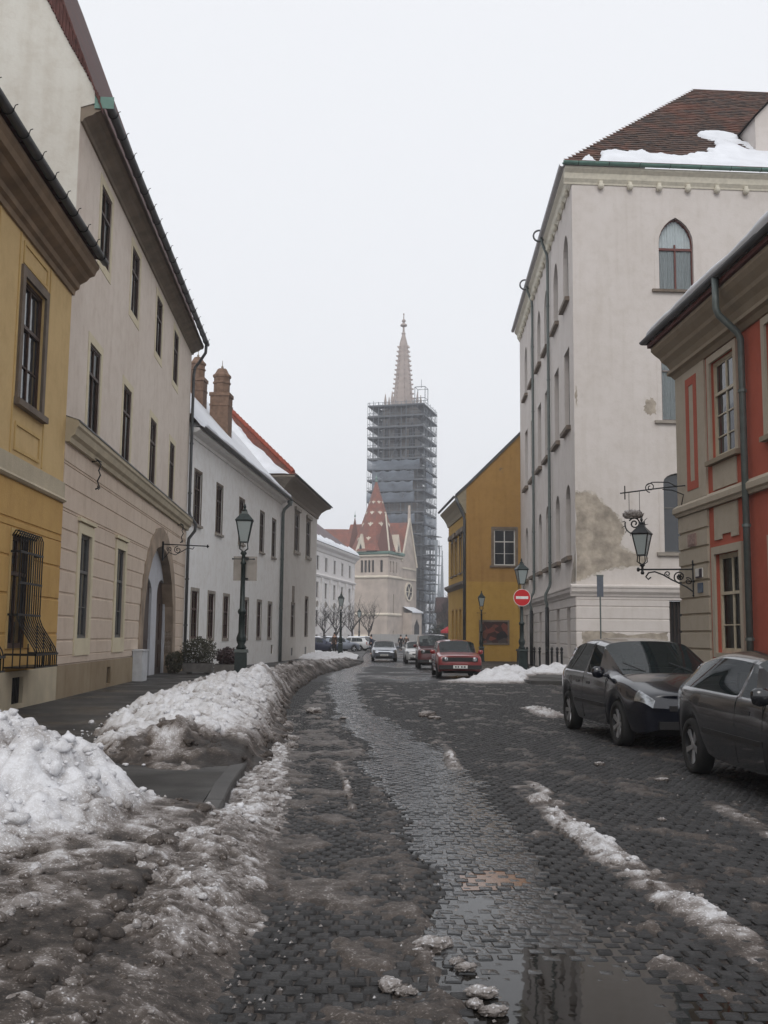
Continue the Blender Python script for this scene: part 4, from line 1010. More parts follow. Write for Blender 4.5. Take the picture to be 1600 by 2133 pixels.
window(r3, FE, 2.58, 6.2, 1.44, 2.42, rows=(0.66,), minor=(0.33,), wood=WHITEWOOD, casing=0.05, surround=(0.18, 0.03, DARKSTONE), sill=(0.28, 0.14, 0.12, DARKSTONE), recess=0.1)
for h in ht: window(r3, FT, (h['u0'] + h['u1']) / 2, h['z0'], 1.1, 2.45, rows=(0.66,), surround=(0.16, 0.03, DARKSTONE), hood=(0.3, 0.3, 0.25, DARKSTONE), sill=(0.2, 0.12, 0.12, DARKSTONE), recess=0.12)
for h in ht2: window(r3, FT, (h['u0'] + h['u1']) / 2, h['z0'], 0.9, 2.4, rows=(0.66,), surround=(0.12, 0.02, OCHRE), recess=0.12)
pipe(r3, FT, [(0.0, -0.7, 10.75), (0.0, -0.55, 10.3), (0.0, -0.16, 9.5), (0.0, -0.12, 9.2), (0.0, -0.12, -0.5)], 0.1, ZINC, [(0, -0.12, 6), (0, -0.12, 3)])
# poster board: a framed blurred advertisement, plain coloured fields only
pb = thing('poster_board', 'framed reddish-brown poster board on the ochre end wall', 'poster board', FE @ Vector((1.87, 0.05, 0.95)))
PBM = FE
part('frame', band_mb([(0.86, 0.92), (0.86, 2.55), (2.88, 2.55), (2.88, 0.92)], [(0.98, 1.03), (0.98, 2.43), (2.76, 2.43), (2.76, 1.03)], -0.06, 0.03), DARKSTONE, pb, PBM)
m, n, l, p = nmat('poster_print')
geo = n.new('ShaderNodeNewGeometry'); vor = n.new('ShaderNodeTexVoronoi'); vor.inputs['Scale'].default_value = 2.6
l.new(geo.outputs['Position'], vor.inputs['Vector'])
rmp = n.new('ShaderNodeValToRGB'); rmp.color_ramp.interpolation = 'CONSTANT'
for i, (t, c) in enumerate(((0, srgb(60, 34, 30)), (0.25, srgb(30, 26, 30)), (0.45, srgb(98, 58, 44)), (0.62, srgb(70, 60, 58)), (0.8, srgb(112, 60, 50)))):
    e_ = rmp.color_ramp.elements[i] if i < 2 else rmp.color_ramp.elements.new(t)
    e_.position = t; e_.color = c
sep = n.new('ShaderNodeSeparateColor'); l.new(vor.outputs['Color'], sep.inputs['Color']); l.new(sep.outputs['Red'], rmp.inputs['Fac'])
l.new(rmp.outputs['Color'], p.inputs['Base Color']); p.inputs['Roughness'].default_value = 0.3
part('poster', MB().box(0.98, 2.76, -0.02, 0.02, 1.03, 2.43), m, pb, PBM)

# ---------------------------------------------------------------- ground, road, pavements, kerbs
def attr(me, name, arr):
    a = me.attributes.new(name, 'FLOAT', 'POINT'); a.data.foreach_set('value', np.asarray(arr, np.float32).ravel())
def grid_mesh(name, X, Y, Z, keep=None, smooth=True, attrs=None):
    nr, nc = X.shape
    vs = np.stack([X, Y, Z], -1).reshape(-1, 3)
    i = np.arange(nr * nc).reshape(nr, nc)
    q = np.stack([i[:-1, :-1], i[:-1, 1:], i[1:, 1:], i[1:, :-1]], -1).reshape(-1, 4)
    if keep is not None:
        k = keep[:-1, :-1] | keep[:-1, 1:] | keep[1:, 1:] | keep[1:, :-1]
        q = q[k.reshape(-1)]
        used = np.zeros(len(vs), bool); used[q.ravel()] = True
        new = np.cumsum(used) - 1
        vs = vs[used]; q = new[q]
        attrs = {k_: np.asarray(v).reshape(-1)[used] for k_, v in (attrs or {}).items()}
    me = bpy.data.meshes.new(name)
    me.vertices.add(len(vs)); me.vertices.foreach_set('co', vs.astype(np.float32).ravel())
    me.loops.add(q.size); me.loops.foreach_set('vertex_index', q.astype(np.int32).ravel())
    me.polygons.add(len(q)); me.polygons.foreach_set('loop_start', np.arange(0, q.size, 4, dtype=np.int32))
    me.polygons.foreach_set('loop_total', np.full(len(q), 4, np.int32))
    if smooth: me.polygons.foreach_set('use_smooth', np.ones(len(q), bool))
    me.update(calc_edges=True); me.validate()
    for k_, v in (attrs or {}).items(): attr(me, k_, v)
    return me
def rz_(Y): return -0.28 * sstep(28, 66, Y)
_ky = [-10, 2, 8.4, 9.8, 15, 21, 28, 35, 45, 56, 67, 80, 130]
_kx = [-1.1, -1.15, -1.28, -1.4, -1.62, -2.05, -2.5, -2.7, -2.55, -2.15, -1.25, -1.3, -1.6]
def kerb_x(Y): return np.interp(Y, _ky, _kx)
def wet_strip(X, Y):
    """1 in the smooth wheel track that shines, 0 outside"""
    ys = [3, 4.3, 5.4, 7.4, 9, 14, 21, 28, 42, 60]
    c = np.interp(Y, ys, [0.85, 0.82, 0.74, 0.66, 0.5, 0.3, -0.6, -1.05, -1.55, -1.2])
    w = np.interp(Y, ys, [0.42, 0.42, 0.45, 0.42, 0.46, 0.55, 0.36, 0.42, 0.5, 0.5])
    d = np.abs(X - c) / w + 1.5 * (fbm(X * 2.6, Y * 1.2, 51, 5, 0.6) - 0.47)
    return 1 - sstep(0.7, 1.3, d)
def dip(X, Y):
    return (0.018 + 0.022 * fbm(X * 3.0, Y * 2.2, 88, 3)) * np.exp(-((X - 0.80) / 0.36) ** 2 - ((Y - 4.25) / 0.8) ** 2) + 0.012 * np.exp(-((X - 0.5) / 0.2) ** 2 - ((Y - 6.1) / 0.45) ** 2) + 0.010 * np.exp(-((X - 0.75) / 0.12) ** 2 - ((Y - 6.75) / 0.16) ** 2)

def road_material():
    m, n, l, p = nmat('wet_cobbled_road')
    geo = n.new('ShaderNodeNewGeometry')
    wet = n.new('ShaderNodeAttribute'); wet.attribute_name = 'wet'
    sepx = n.new('ShaderNodeMapping'); l.new(geo.outputs['Position'], sepx.inputs['Vector'])
    br = n.new('ShaderNodeTexBrick'); br.inputs['Scale'].default_value = 1.0; br.inputs['Brick Width'].default_value = 0.112
    br.inputs['Row Height'].default_value = 0.105; br.inputs['Mortar Size'].default_value = 0.012; br.inputs['Mortar Smooth'].default_value = 0.5
    br.inputs['Color1'].default_value = (0.034, 0.034, 0.035, 1); br.inputs['Color2'].default_value = (0.022, 0.022, 0.023, 1); br.inputs['Mortar'].default_value = (0.010, 0.009, 0.009, 1)
    nz = n.new('ShaderNodeTexNoise'); nz.inputs['Scale'].default_value = 1.3; nz.inputs['Detail'].default_value = 3
    l.new(geo.outputs['Position'], nz.inputs['Vector'])
    mixv = n.new('ShaderNodeMix'); mixv.data_type = 'VECTOR'; mixv.inputs['Factor'].default_value = 0.06
    l.new(geo.outputs['Position'], mixv.inputs['A']); l.new(nz.outputs['Color'], mixv.inputs['B'])
    l.new(mixv.outputs['Result'], br.inputs['Vector'])
    big = n.new('ShaderNodeTexNoise'); big.inputs['Scale'].default_value = 0.8; big.inputs['Detail'].default_value = 8; big.inputs['Roughness'].default_value = 0.65
    l.new(geo.outputs['Position'], big.inputs['Vector'])
    rr = n.new('ShaderNodeMapRange'); rr.inputs['From Min'].default_value = 0.5; rr.inputs['From Max'].default_value = 0.72; rr.inputs['To Max'].default_value = 0.7
    l.new(big.outputs['Fac'], rr.inputs['Value'])
    mx = n.new('ShaderNodeMix'); mx.data_type = 'RGBA'; mx.inputs['B'].default_value = (0.042, 0.038, 0.036, 1)
    l.new(rr.outputs['Result'], mx.inputs['Factor']); l.new(br.outputs['Color'], mx.inputs['A'])
    l.new(mx.outputs['Result'], p.inputs['Base Color'])
    ro = n.new('ShaderNodeMapRange'); ro.inputs['To Min'].default_value = 0.68; ro.inputs['To Max'].default_value = 0.17; p.inputs['Specular IOR Level'].default_value = 0.36
    l.new(wet.outputs['Fac'], ro.inputs['Value']); l.new(ro.outputs['Result'], p.inputs['Roughness'])
    b = n.new('ShaderNodeBump'); b.inputs['Strength'].default_value = 0.7; b.inputs['Distance'].default_value = 0.012; b.invert = True
    l.new(br.outputs['Fac'], b.inputs['Height'])
    b2 = n.new('ShaderNodeBump'); b2.inputs['Strength'].default_value = 0.5; b2.inputs['Distance'].default_value = 0.02
    n3 = n.new('ShaderNodeTexNoise'); n3.inputs['Scale'].default_value = 18; n3.inputs['Detail'].default_value = 5
    l.new(geo.outputs['Position'], n3.inputs['Vector']); l.new(n3.outputs['Fac'], b2.inputs['Height']); l.new(b.outputs['Normal'], b2.inputs['Normal'])
    l.new(b2.outputs['Normal'], p.inputs['Normal'])
    return m
ROADM = road_material()
ASPH = simple('dark_wet_asphalt', (0.03, 0.03, 0.031, 1), 0.6, noise=0.4, nscale=1.1, bump=0.35, bscale=45)
setting('ground', MB().add([(-900, -60, -0.45), (900, -60, -0.45), (900, 1600, -0.45), (-900, 1600, -0.45)], [(0, 1, 2, 3)]).mesh('ground'), simple('far_grey_ground', (0.16, 0.155, 0.15, 1), 0.9, noise=0.4, nscale=0.05))
xs = np.concatenate([np.linspace(-40, -3, 12), np.linspace(-2.8, 7, 60), np.linspace(8, 60, 14)])
ys = np.concatenate([np.linspace(-12, 3, 8), np.linspace(3.2, 24, 140), np.linspace(24.4, 44, 50), np.linspace(45, 90, 40), np.linspace(95, 260, 14)])
Xg, Yg = np.meshgrid(xs, ys)
low = 0.028 * (1 - sstep(33.0, 35.5, Yg)) * (Xg > -3) * (Xg < 6.5)
Zg = rz_(Yg) - low - dip(Xg, Yg) + 0.012 * (fbm(Xg * 0.5, Yg * 0.4, 4, 3) - 0.5) * sstep(35, 38, Yg)
road = setting('road', grid_mesh('road', Xg, Yg, Zg, attrs={'wet': np.clip(np.maximum(wet_strip(Xg, Yg), 0.9 * sstep(0.42, 0.62, fbm(Xg * 0.55, Yg * 0.22, 61, 4))), 0.1, 1)}), ROADM)

PAV = simple('worn_asphalt_pavement', (0.042, 0.040, 0.038, 1), 0.66, noise=0.5, nscale=1.6, bump=0.5, bscale=60, spec=0.35)
_n, _l = PAV.node_tree.nodes, PAV.node_tree.links
_t = _n.new('ShaderNodeTexNoise'); _t.inputs['Scale'].default_value = 0.7; _t.inputs['Detail'].default_value = 6
_g = _n.new('ShaderNodeNewGeometry'); _l.new(_g.outputs['Position'], _t.inputs['Vector'])
_m = _n.new('ShaderNodeMapRange'); _m.inputs['From Min'].default_value = 0.4; _m.inputs['From Max'].default_value = 0.62; _m.inputs['To Min'].default_value = 0.78; _m.inputs['To Max'].default_value = 0.34
_l.new(_t.outputs['Fac'], _m.inputs['Value']); _l.new(_m.outputs['Result'], _n['Principled BSDF'].inputs['Roughness'])
def pavement(name, left, right, ys, h=0.11):
    """raised slab between two edges, with a vertical kerb side"""
    vs, fs = [], []
    for y in ys:
        z = roadz(y) + h
        a, c = left(y), right(y)
        vs += [(a, y, z - 0.3), (a, y, z), (c, y, z), (c, y, z - 0.3)]
    for i in range(len(ys) - 1):
        o = 4 * i
        for k in range(3): fs.append((o + k, o + k + 1, o + k + 5, o + k + 4))
    n = len(vs)
    fs += [(0, 3, 2, 1), (n - 4, n - 3, n - 2, n - 1)]
    return setting(name, mesh_from(name, vs, fs), PAV)
def west_x(y):
    if y < 40.78: return -6.78 - 0.055 * (y - 21.61)
    if y < 63: return -7.83 + 0.0703 * (y - 40.78)
    return -6.27 + 0.0842 * (y - 63)
pv = pavement('pavement', lambda y: west_x(y) - 0.3, lambda y: float(kerb_x(y)) - 0.16, list(np.arange(-10, 77.5, 1.5)))
KERB = simple('granite_kerb', (0.06, 0.058, 0.056, 1), 0.6, noise=0.25, nscale=4, bump=0.3, bscale=50)
y = 3.0
while y < 70:
    a, c = float(kerb_x(y)), float(kerb_x(y + 1))
    j = rnd.uniform(-0.006, 0.006)
    z = roadz(y) + 0.115 + j; z2 = roadz(y + 1) + 0.115 + j
    b = MB().add([(a - .155, y + .008, z - .25), (a, y + .008, z - .25), (c, y + .992, z2 - .25), (c - .155, y + .992, z2 - .25), (a - .155, y + .008, z), (a - .012, y + .008, z), (c - .012, y + .992, z2), (c - .155, y + .992, z2), (a, y + .008, z - .015), (c, y + .992, z2 - .015)],
                 [(4, 5, 6, 7), (5, 8, 9, 6), (8, 1, 2, 9), (0, 1, 8, 5, 4), (3, 7, 6, 9, 2)])
    part('kerb_stone', b, KERB, pv)
    y += 1.0
pavement('pavement', lambda y: 5.45 - 0.0 * y, lambda y: 7.6 + 0.0495 * (25.3 - y), list(np.arange(-10, 26.1, 1.5)))
pvr = pavement('pavement', lambda y: 4.75 - 0.02 * (y - 33.5), lambda y: 30.0, [33.5, 36, 38, 40, 42, 43.9])
pavement('pavement', lambda y: 4.75 - 0.02 * (y - 33.5), lambda y: 8.6 + 0.039 * (y - 44), [44.0, 46, 50, 54, 58, 62, 66, 69.2])
pavement('pavement', lambda y: 4.1, lambda y: 6.0 - 0.056 * (y - 69.3), [69.3, 73, 77, 80])
pavement('plaza_pavement', lambda y: -60, lambda y: -1.6, [77.6, 90, 110, 140, 175], 0.1)

# ---------------------------------------------------------------- cobbles
WETC = simple('wet_basalt', (0.020, 0.0205, 0.0215, 1), 0.17, noise=0.4, nscale=5, bump=0.2, bscale=55, spec=0.5)
DAMPC = simple('damp_basalt', (0.034, 0.0335, 0.034, 1), 0.55, noise=0.45, nscale=5, bump=0.5, bscale=55, spec=0.22)
def cobble_geo(q):
    w, d = q.uniform(0.042, 0.051), q.uniform(0.040, 0.047)
    k, c = q.uniform(0.010, 0.016), q.uniform(0.008, 0.013)
    base = [(-w, -d), (w, -d), (w, d), (-w, d)]
    base = [(x + q.uniform(-.006, .006), y + q.uniform(-.006, .006)) for x, y in base]
    vs = [(x, y, -0.05) for x, y in base] + [(x * .99, y * .99, -c) for x, y in base] + [(x * (1 - k / w), y * (1 - k / d), 0.0) for x, y in base] + [(0, 0, 0.0035)]
    fs = [(i, (i + 1) % 4, 4 + (i + 1) % 4, 4 + i) for i in range(4)] + [(4 + i, 4 + (i + 1) % 4, 8 + (i + 1) % 4, 8 + i) for i in range(4)] + [(8 + i, 8 + (i + 1) % 4, 12) for i in range(4)]
    return vs, fs
cq = random.Random(11)
cob = [cobble_geo(cq) for _ in range(14)]
cand = []
yy, row = 3.85, 0
while yy < 34.0:
    x0 = float(kerb_x(yy)) + 0.06 + (0.055 if row % 2 else 0)
    nx = int((5.42 - x0) / 0.110)
    for i in range(nx):
        x = x0 + i * 0.110
        ya = yy + 0.07 * math.sin(x * 1.3 + 0.4)
        cand.append((x + cq.uniform(-.011, .011), ya + cq.uniform(-.007, .007)))
    yy += 0.1035; row += 1
CX, CY = np.array([c[0] for c in cand]), np.array([c[1] for c in cand])
def rough_cover(X, Y):
    """how much slush hides the cobbles, 0 bare ... 1 covered"""
    w = wet_strip(X, Y)
    left = 1 - sstep(-0.35, 0.25, X - np.interp(Y, [4, 7, 9, 14, 21, 34], [0.3, 0.25, 0.05, -0.3, -1.1, -1.7]))
    base = 0.53 * left + 0.29 * (1 - left)
    brown = np.exp(-((X - np.interp(Y, [4, 5.5, 7, 9, 12], [0.28, 0.22, 0.18, 0.02, -0.15])) / 0.17) ** 2) * (1 - sstep(10.5, 13, Y))
    base = np.maximum(base, 0.68 * brown)
    bare = np.exp(-((X + 0.42) / 0.26) ** 2 - ((Y - 4.75) / 0.75) ** 2) * 0.55
    bare2 = np.exp(-((X - 0.95) / 0.33) ** 2 - ((Y - 6.6) / 0.75) ** 2) * 0.5
    return np.clip(base - bare - bare2 - 0.75 * w, 0, 1)
cz = rz_(CY) - dip(CX, CY) + np.array([cq.uniform(-.004, .004) for _ in cand])
cov, wv = rough_cover(CX, CY), wet_strip(CX, CY)
onscreen = (np.abs(CX) < CY * 0.365) & (CY > 4.05)
score = np.where(onscreen & (cov < 0.42), CY, 99.0)
single = set(np.argsort(score)[:300].tolist())
sm = {}
V, Fc, Wt = [], [], []
for i, (x, y) in enumerate(cand):
    k = cq.randrange(14); vs, fs = cob[k]
    rot = cq.uniform(-.09, .09); tx, ty = cq.uniform(-.022, .022), cq.uniform(-.022, .022)
    if i in single:
        wet = wv[i] > 0.4
        if (k, wet) not in sm:
            sm[(k, wet)] = mesh_from('cobble', vs, fs); sm[(k, wet)].materials.append(WETC if wet else DAMPC)
        o = bpy.data.objects.new('cobble', sm[(k, wet)]); C.objects.link(o); o.parent = road
        o.location = (x, y, cz[i]); o.rotation_euler = (tx, ty, rot)
        continue
    o = len(V); ca, sa = math.cos(rot), math.sin(rot)
    for a, b, c in vs: V.append((x + a * ca - b * sa, y + a * sa + b * ca, cz[i] + c - a * ty + b * tx))
    Fc += [tuple(t + o for t in f) for f in fs]; Wt += [wv[i]] * len(fs)
me = mesh_from('cobbles', V, Fc)
me.materials.append(DAMPC); me.materials.append(WETC)
me.polygons.foreach_set('material_index', [1 if w > t else 0 for w, t in zip(Wt, np.repeat(np.random.RandomState(3).uniform(.15, .8, len(Wt) // 12 + 1), 12))])
o = link('cobbles', me, None, road, Matrix.Identity(4)); o['kind'] = 'stuff'

# ---------------------------------------------------------------- slush, snow banks
def snow_material(name, rough=0.55, wetlook=0.0):
    m, n, l, p = nmat(name)
    geo = n.new('ShaderNodeNewGeometry')
    d = n.new('ShaderNodeAttribute'); d.attribute_name = 'dirt'
    nz = n.new('ShaderNodeTexNoise'); nz.inputs['Scale'].default_value = 14; nz.inputs['Detail'].default_value = 9; nz.inputs['Roughness'].default_value = 0.78
    l.new(geo.outputs['Position'], nz.inputs['Vector'])
    ma = n.new('ShaderNodeMath'); ma.operation = 'MULTIPLY_ADD'; ma.inputs[1].default_value = 0.8; 
    l.new(nz.outputs['Fac'], ma.inputs[0])
    off = n.new('ShaderNodeMath'); off.operation = 'SUBTRACT'; off.inputs[1].default_value = 0.40
    l.new(d.outputs['Fac'], off.inputs[0]); l.new(off.outputs['Value'], ma.inputs[2]); ma.use_clamp = True
    r = n.new('ShaderNodeValToRGB')
    stops = [(0.0, (0.74, 0.745, 0.77, 1)), (0.22, (0.54, 0.53, 0.535, 1)), (0.42, (0.27, 0.245, 0.232, 1)), (0.65, (0.088, 0.072, 0.062, 1)), (1.0, (0.026, 0.022, 0.02, 1))]
    for i, (t, c) in enumerate(stops):
        e = r.color_ramp.elements[i] if i < 2 else r.color_ramp.elements.new(t)
        e.position = t; e.color = c
    sp = n.new('ShaderNodeTexNoise'); sp.inputs['Scale'].default_value = 75; sp.inputs['Detail'].default_value = 3
    l.new(geo.outputs['Position'], sp.inputs['Vector'])
    sm_ = n.new('ShaderNodeMapRange'); sm_.inputs['From Min'].default_value = 0.56; sm_.inputs['From Max'].default_value = 0.70; sm_.inputs['To Max'].default_value = 0.34
    l.new(sp.outputs['Fac'], sm_.inputs['Value'])
    sb = n.new('ShaderNodeMath'); sb.operation = 'SUBTRACT'; sb.use_clamp = True
    l.new(ma.outputs['Value'], sb.inputs[0]); l.new(sm_.outputs['Result'], sb.inputs[1])
    l.new(sb.outputs['Value'], r.inputs['Fac']); l.new(r.outputs['Color'], p.inputs['Base Color'])
    p.inputs['Roughness'].default_value = rough
    p.inputs['Specular IOR Level'].default_value = 0.28
    n2 = n.new('ShaderNodeTexNoise'); n2.inputs['Scale'].default_value = 42; n2.inputs['Detail'].default_value = 8; n2.inputs['Roughness'].default_value = 0.7
    l.new(geo.outputs['Position'], n2.inputs['Vector'])
    b = n.new('ShaderNodeBump'); b.inputs['Strength'].default_value = 0.8; b.inputs['Distance'].default_value = 0.014
    l.new(n2.outputs['Fac'], b.inputs['Height']); l.new(b.outputs['Normal'], p.inputs['Normal'])
    return m
SNOWM = snow_material('dirty_snow', 0.6)
SLUSHM = snow_material('wet_slush', 0.46)

# road slush: a skin of frozen slush that fills joints and rises over the stones where it is thick
ny = 720
ys = 3.6 * np.exp(np.linspace(0, math.log(36.0 / 3.6), ny)); xs = np.linspace(-1.75, 5.42, 330)
X, Y = np.meshgrid(xs, ys)
n1, n2, n3 = fbm(X * 3.2, Y * 2.6, 1, 4), fbm(X * 11, Y * 9, 2, 4), fbm(X * 34, Y * 26, 3, 3)
cov = rough_cover(X, Y)
cv = np.clip(cov + 1.5 * (n1 - 0.5) * (cov > 0.02) + 0.7 * (n2 - 0.5), 0, 1.2)
w9, w22 = 1 - np.clip(worley(X * 8, Y * 6.5, 7), 0, 1) ** 2, 1 - np.clip(worley(X * 24, Y * 19, 8), 0, 1) ** 2
lump = 0.017 * (w9 - 0.6) * (n1 > 0.4) + 0.010 * (w22 - 0.5) + 0.016 * (n3 - 0.5)
Z = -0.0125 - 0.007 * (1 - sstep(0.1, 0.4, cv)) - dip(X, Y) * 0.9 + 0.026 * sstep(0.42, 0.85, cv) + lump * sstep(0.35, 0.9, cv) * 0.75 + 0.003 * (n3 - 0.5)
dirt = 0.85 + 0.32 * (0.5 - n1) + 0.55 * (0.5 - n2) + 0.12 * sstep(1.2, 2.0, X) - 0.04 * sstep(0.6, 1.0, cv)
# whitish ridges thrown up between wheel tracks
def ridge_h(X, Y, ys_, xs_, hw, h, y0, y1, sd):
    c = np.interp(Y, ys_, xs_) + 0.09 * (fbm(Y * 1.1, Y * 0 + sd, sd, 3) - 0.5)
    k = 1 - np.abs(X - c) / (hw * (0.55 + 0.9 * fbm(Y * 0.9, Y * 0, sd + 1, 3)))
    env = sstep(y0 - 0.3, y0 + 0.3, Y) * (1 - sstep(y1 - 0.8, y1 + 0.2, Y))
    return np.clip(k, 0, 1) ** 0.6 * h * env * (0.25 + 1.1 * sstep(0.3, 0.6, fbm(Y * 2.3, Y * 0 + sd, sd + 7, 3))) * (0.3 + 1.25 * fbm(X * 6, Y * 5, sd + 2, 4) + 0.7 * (fbm(X * 20, Y * 17, sd + 3, 3) - 0.5))
R1 = ridge_h(X, Y, [3.5, 5.14, 6, 7.2, 8.6, 10.7], [1.98, 1.85, 1.76, 1.64, 1.5, 1.44], 0.17, 0.06, 3.2, 10.9, 60)
R2_ = ridge_h(X, Y, [7, 8.5, 9.6, 11], [3.12, 3.09, 3.08, 3.1], 0.12, 0.035, 7.6, 10.0, 70)
R3_ = ridge_h(X, Y, [9, 10.7, 12.5], [1.62, 1.6, 1.5], 0.1, 0.03, 9.4, 11.3, 80)
R4_ = ridge_h(X, Y, [9, 11, 13], [-0.21, -0.38, -0.56], 0.05, 0.03, 9.0, 12.8, 90)
R5_ = ridge_h(X, Y, [10, 13, 15.5], [0.78, 0.86, 0.9], 0.09, 0.025, 11.8, 15.2, 95)
R6_ = ridge_h(X, Y, [19, 21, 23.5], [3.3, 3.25, 3.2], 0.3, 0.07, 19.8, 22.6, 99)
Z = Z + rz_(Y) - 0.03 * sstep(33.5, 35.8, Y)
RR = np.maximum.reduce([R1, R2_, R3_, R4_, R5_, R6_])
Z = np.maximum(Z, rz_(Y) - 0.02 - dip(X, Y) + RR + 0.012 * (RR > 0.004))
dirt = np.where(RR > 0.008, 0.31 + 0.8 * (0.5 - n2) + 0.45 * (1 - sstep(0.0, 0.05, RR)), dirt)
# slush apron at the left kerb
apr = (1 - sstep(-0.12, 0.12, X - np.interp(Y, [3.6, 4.25, 5.4, 6.4, 8.5, 10.2, 14, 20], [-0.75, -0.74, -0.72, -0.70, -0.84, -0.92, -1.22, -1.9]) + 0.075 * np.clip(Y - 20, 0, 8) + 0.35 * (n1 - 0.5)))
kd = sstep(-0.12, 0.42, np.interp(Y, [3.6, 4.25, 5.4, 6.4, 8.5, 10.2], [-0.75, -0.74, -0.72, -0.70, -0.84, -0.92]) - X) * (1 - sstep(8.0, 8.9, Y + 0.8 * (n1 - 0.5)))
Z = Z + apr * (0.022 + 0.034 * (w9 - 0.5) * n1 * 1.6 + 0.016 * (w22 - 0.5) + 0.016 * (n3 - 0.5)) + 0.125 * kd
dirt = np.where(apr > 0.3, 0.60 + 0.75 * (0.5 - n2) + 0.4 * (0.5 - n1) + 0.6 * (0.5 - n3) + 0.14 * (Y < 5.4) - 0.12 * (Y > 8), dirt)
setting('road_slush', grid_mesh('road_slush', X, Y, Z, attrs={'dirt': np.clip(dirt, 0, 1)}), SLUSHM, 'stuff', 'dirty grey-brown slush frozen over the cobbles')

SX_, SY_, SZ_, SA_, SR_, SD_ = X, Y, Z, apr, RR, dirt
# banks along the west kerb
ny = 760
ys = 3.5 * np.exp(np.linspace(0, math.log(70.0 / 3.5), ny)); ts = np.linspace(0, 1, 230)
Tt, Y = np.meshgrid(ts, ys)
xl = np.interp(Y, [3.5, 8, 12, 20, 26, 70], [-4.6, -6.0, -5.6, -5.4, -4.8, -4.6]); xr = np.interp(Y, [3.5, 10, 20, 70], [-0.5, -0.6, -1.4, -0.5])
X = xl + (xr - xl) * Tt
n1, n2, n3 = fbm(X * 1.7, Y * 1.5, 41, 4), fbm(X * 5.0, Y * 4.2, 42, 4), fbm(X * 15, Y * 12, 43, 3)
wl_, wl2 = worley(X * 2.6, Y * 2.2, 44), worley(X * 7.0, Y * 6.0, 45)
wl3 = worley(X * 15 + 0.3 * n2, Y * 13, 46)
lumps = 0.62 * (1 - np.clip(wl_, 0, 1) ** 2) + 0.42 * (1 - np.clip(wl2, 0, 1) ** 2) + 0.07 * (1 - np.clip(wl3, 0, 1) ** 2) + 0.35 * (n2 - 0.5)
# pile beside the camera
pile1 = 0.70 * np.clip(1 - (((X + 3.6) / 1.95) ** 2 + ((Y - 7.75) / 2.4) ** 2) + 0.45 * (n1 - 0.5), 0, 1) ** 0.8
pile1 = np.maximum(pile1, 0.26 * np.clip(1 - ((X + 3.2) / 1.7) ** 2 - ((Y - 6.6) / 1.6) ** 2 + 0.5 * (n1 - 0.5), 0, 1) ** 0.5)
apron = 0.20 * np.clip(1 - np.abs(X + 2.4) / 1.75, 0, 1) * (1 - sstep(8.4, 9.1, Y + 0.5 * (X + 1.8))) * sstep(2.5, 4.5, Y)
t1 = np.maximum(pile1, apron * (0.62 + 0.5 * n1) + 0.02 * (apron > 0.01))
gap = np.exp(-((X + 2.0) / 0.75) ** 4 - ((Y - 9.55) / 0.75) ** 4)
t1 = t1 * (1 - gap)
# long bank
kx = kerb_x(Y)
br_ = np.interp(Y, [10.8, 11.5, 12.2, 15, 21, 28, 40, 70], [-1.5, -1.32, -1.26, -1.38, -1.92, -2.35, -2.42, -1.0])
bl_ = np.interp(Y, [10.8, 11.5, 12.2, 15, 18, 22, 25, 28, 40, 70], [-2.2, -3.0, -3.45, -3.95, -4.3, -4.15, -3.5, -3.4, -3.7, -2.2])
cr = np.interp(Y, [10.9, 11.3, 12.0, 14, 18, 22, 24, 30, 45, 60, 69], [0.0, 0.28, 0.42, 0.50, 0.60, 0.60, 0.52, 0.46, 0.40, 0.34, 0.0])
Yw = Y + 1.1 * (n1 - 0.5) + 0.35 * (n2 - 0.5)
cr = np.interp(Yw, [10.9, 11.5, 12.3, 14, 18, 22, 24, 30, 45, 60, 69], [0.0, 0.18, 0.32, 0.44, 0.54, 0.56, 0.5, 0.46, 0.40, 0.34, 0.0])
Xw = X + 0.45 * (n1 - 0.5) + 0.2 * (n2 - 0.5)
tt = np.clip((Xw - bl_) / (br_ - bl_), 0, 1)
t2 = cr * np.clip(np.sin(math.pi * tt ** 0.95), 0, 1) ** 0.62 * (0.8 + 0.45 * (n1 - 0.5) * 2 * 0.6)
t2 = t2 + 0.26 * np.exp(-((X + 2.75) / 0.28) ** 2 - ((Y - 23.8) / 0.8) ** 2) + 0.12 * np.exp(-((X + 2.3) / 0.25) ** 2 - ((Y - 12.2) / 0.3) ** 2)
th = np.maximum(t1, t2)
body = sstep(0.02, 0.25, th)
H_ = th + body * (0.34 * (lumps - 0.70) * np.minimum(1, th * 2.2 + 0.06) + 0.02 * (n3 - 0.5)) - 0.015 + 0.02 * (n2 - 0.5)
base = rz_(Y) + 0.115 * (1 - sstep(-0.1, 0.06, X - kx))
Z = base + np.where(th > 0.004, H_, -0.08)
roadside = sstep(-0.75, 0.05, X - br_) * (t2 > t1)
dirt = 0.05 + 0.9 * np.clip(n1 - 0.56, 0, 1) + 0.9 * np.clip(0.46 - n2, 0, 1) + 0.35 * np.clip(wl2 - 0.45, 0, 1) + 0.3 * np.clip(wl_ - 0.5, 0, 1)
dirt = dirt + 0.50 * roadside * (0.45 + 0.9 * n1) + 0.30 * (t2 > t1) * (1 - sstep(0.03, 0.2, th)) + 0.55 * np.clip(wl_ - 0.45, 0, 1) * (t2 > t1)
foot = (t2 > t1) * (1 - sstep(11.9, 13.0, Y + 0.35 * (n2 - 0.5) * 3 - 0.6 * (X + 2.2)))
dirt = dirt + foot * (0.24 + 0.9 * (0.5 - n2) + 0.5 * (0.5 - n1))
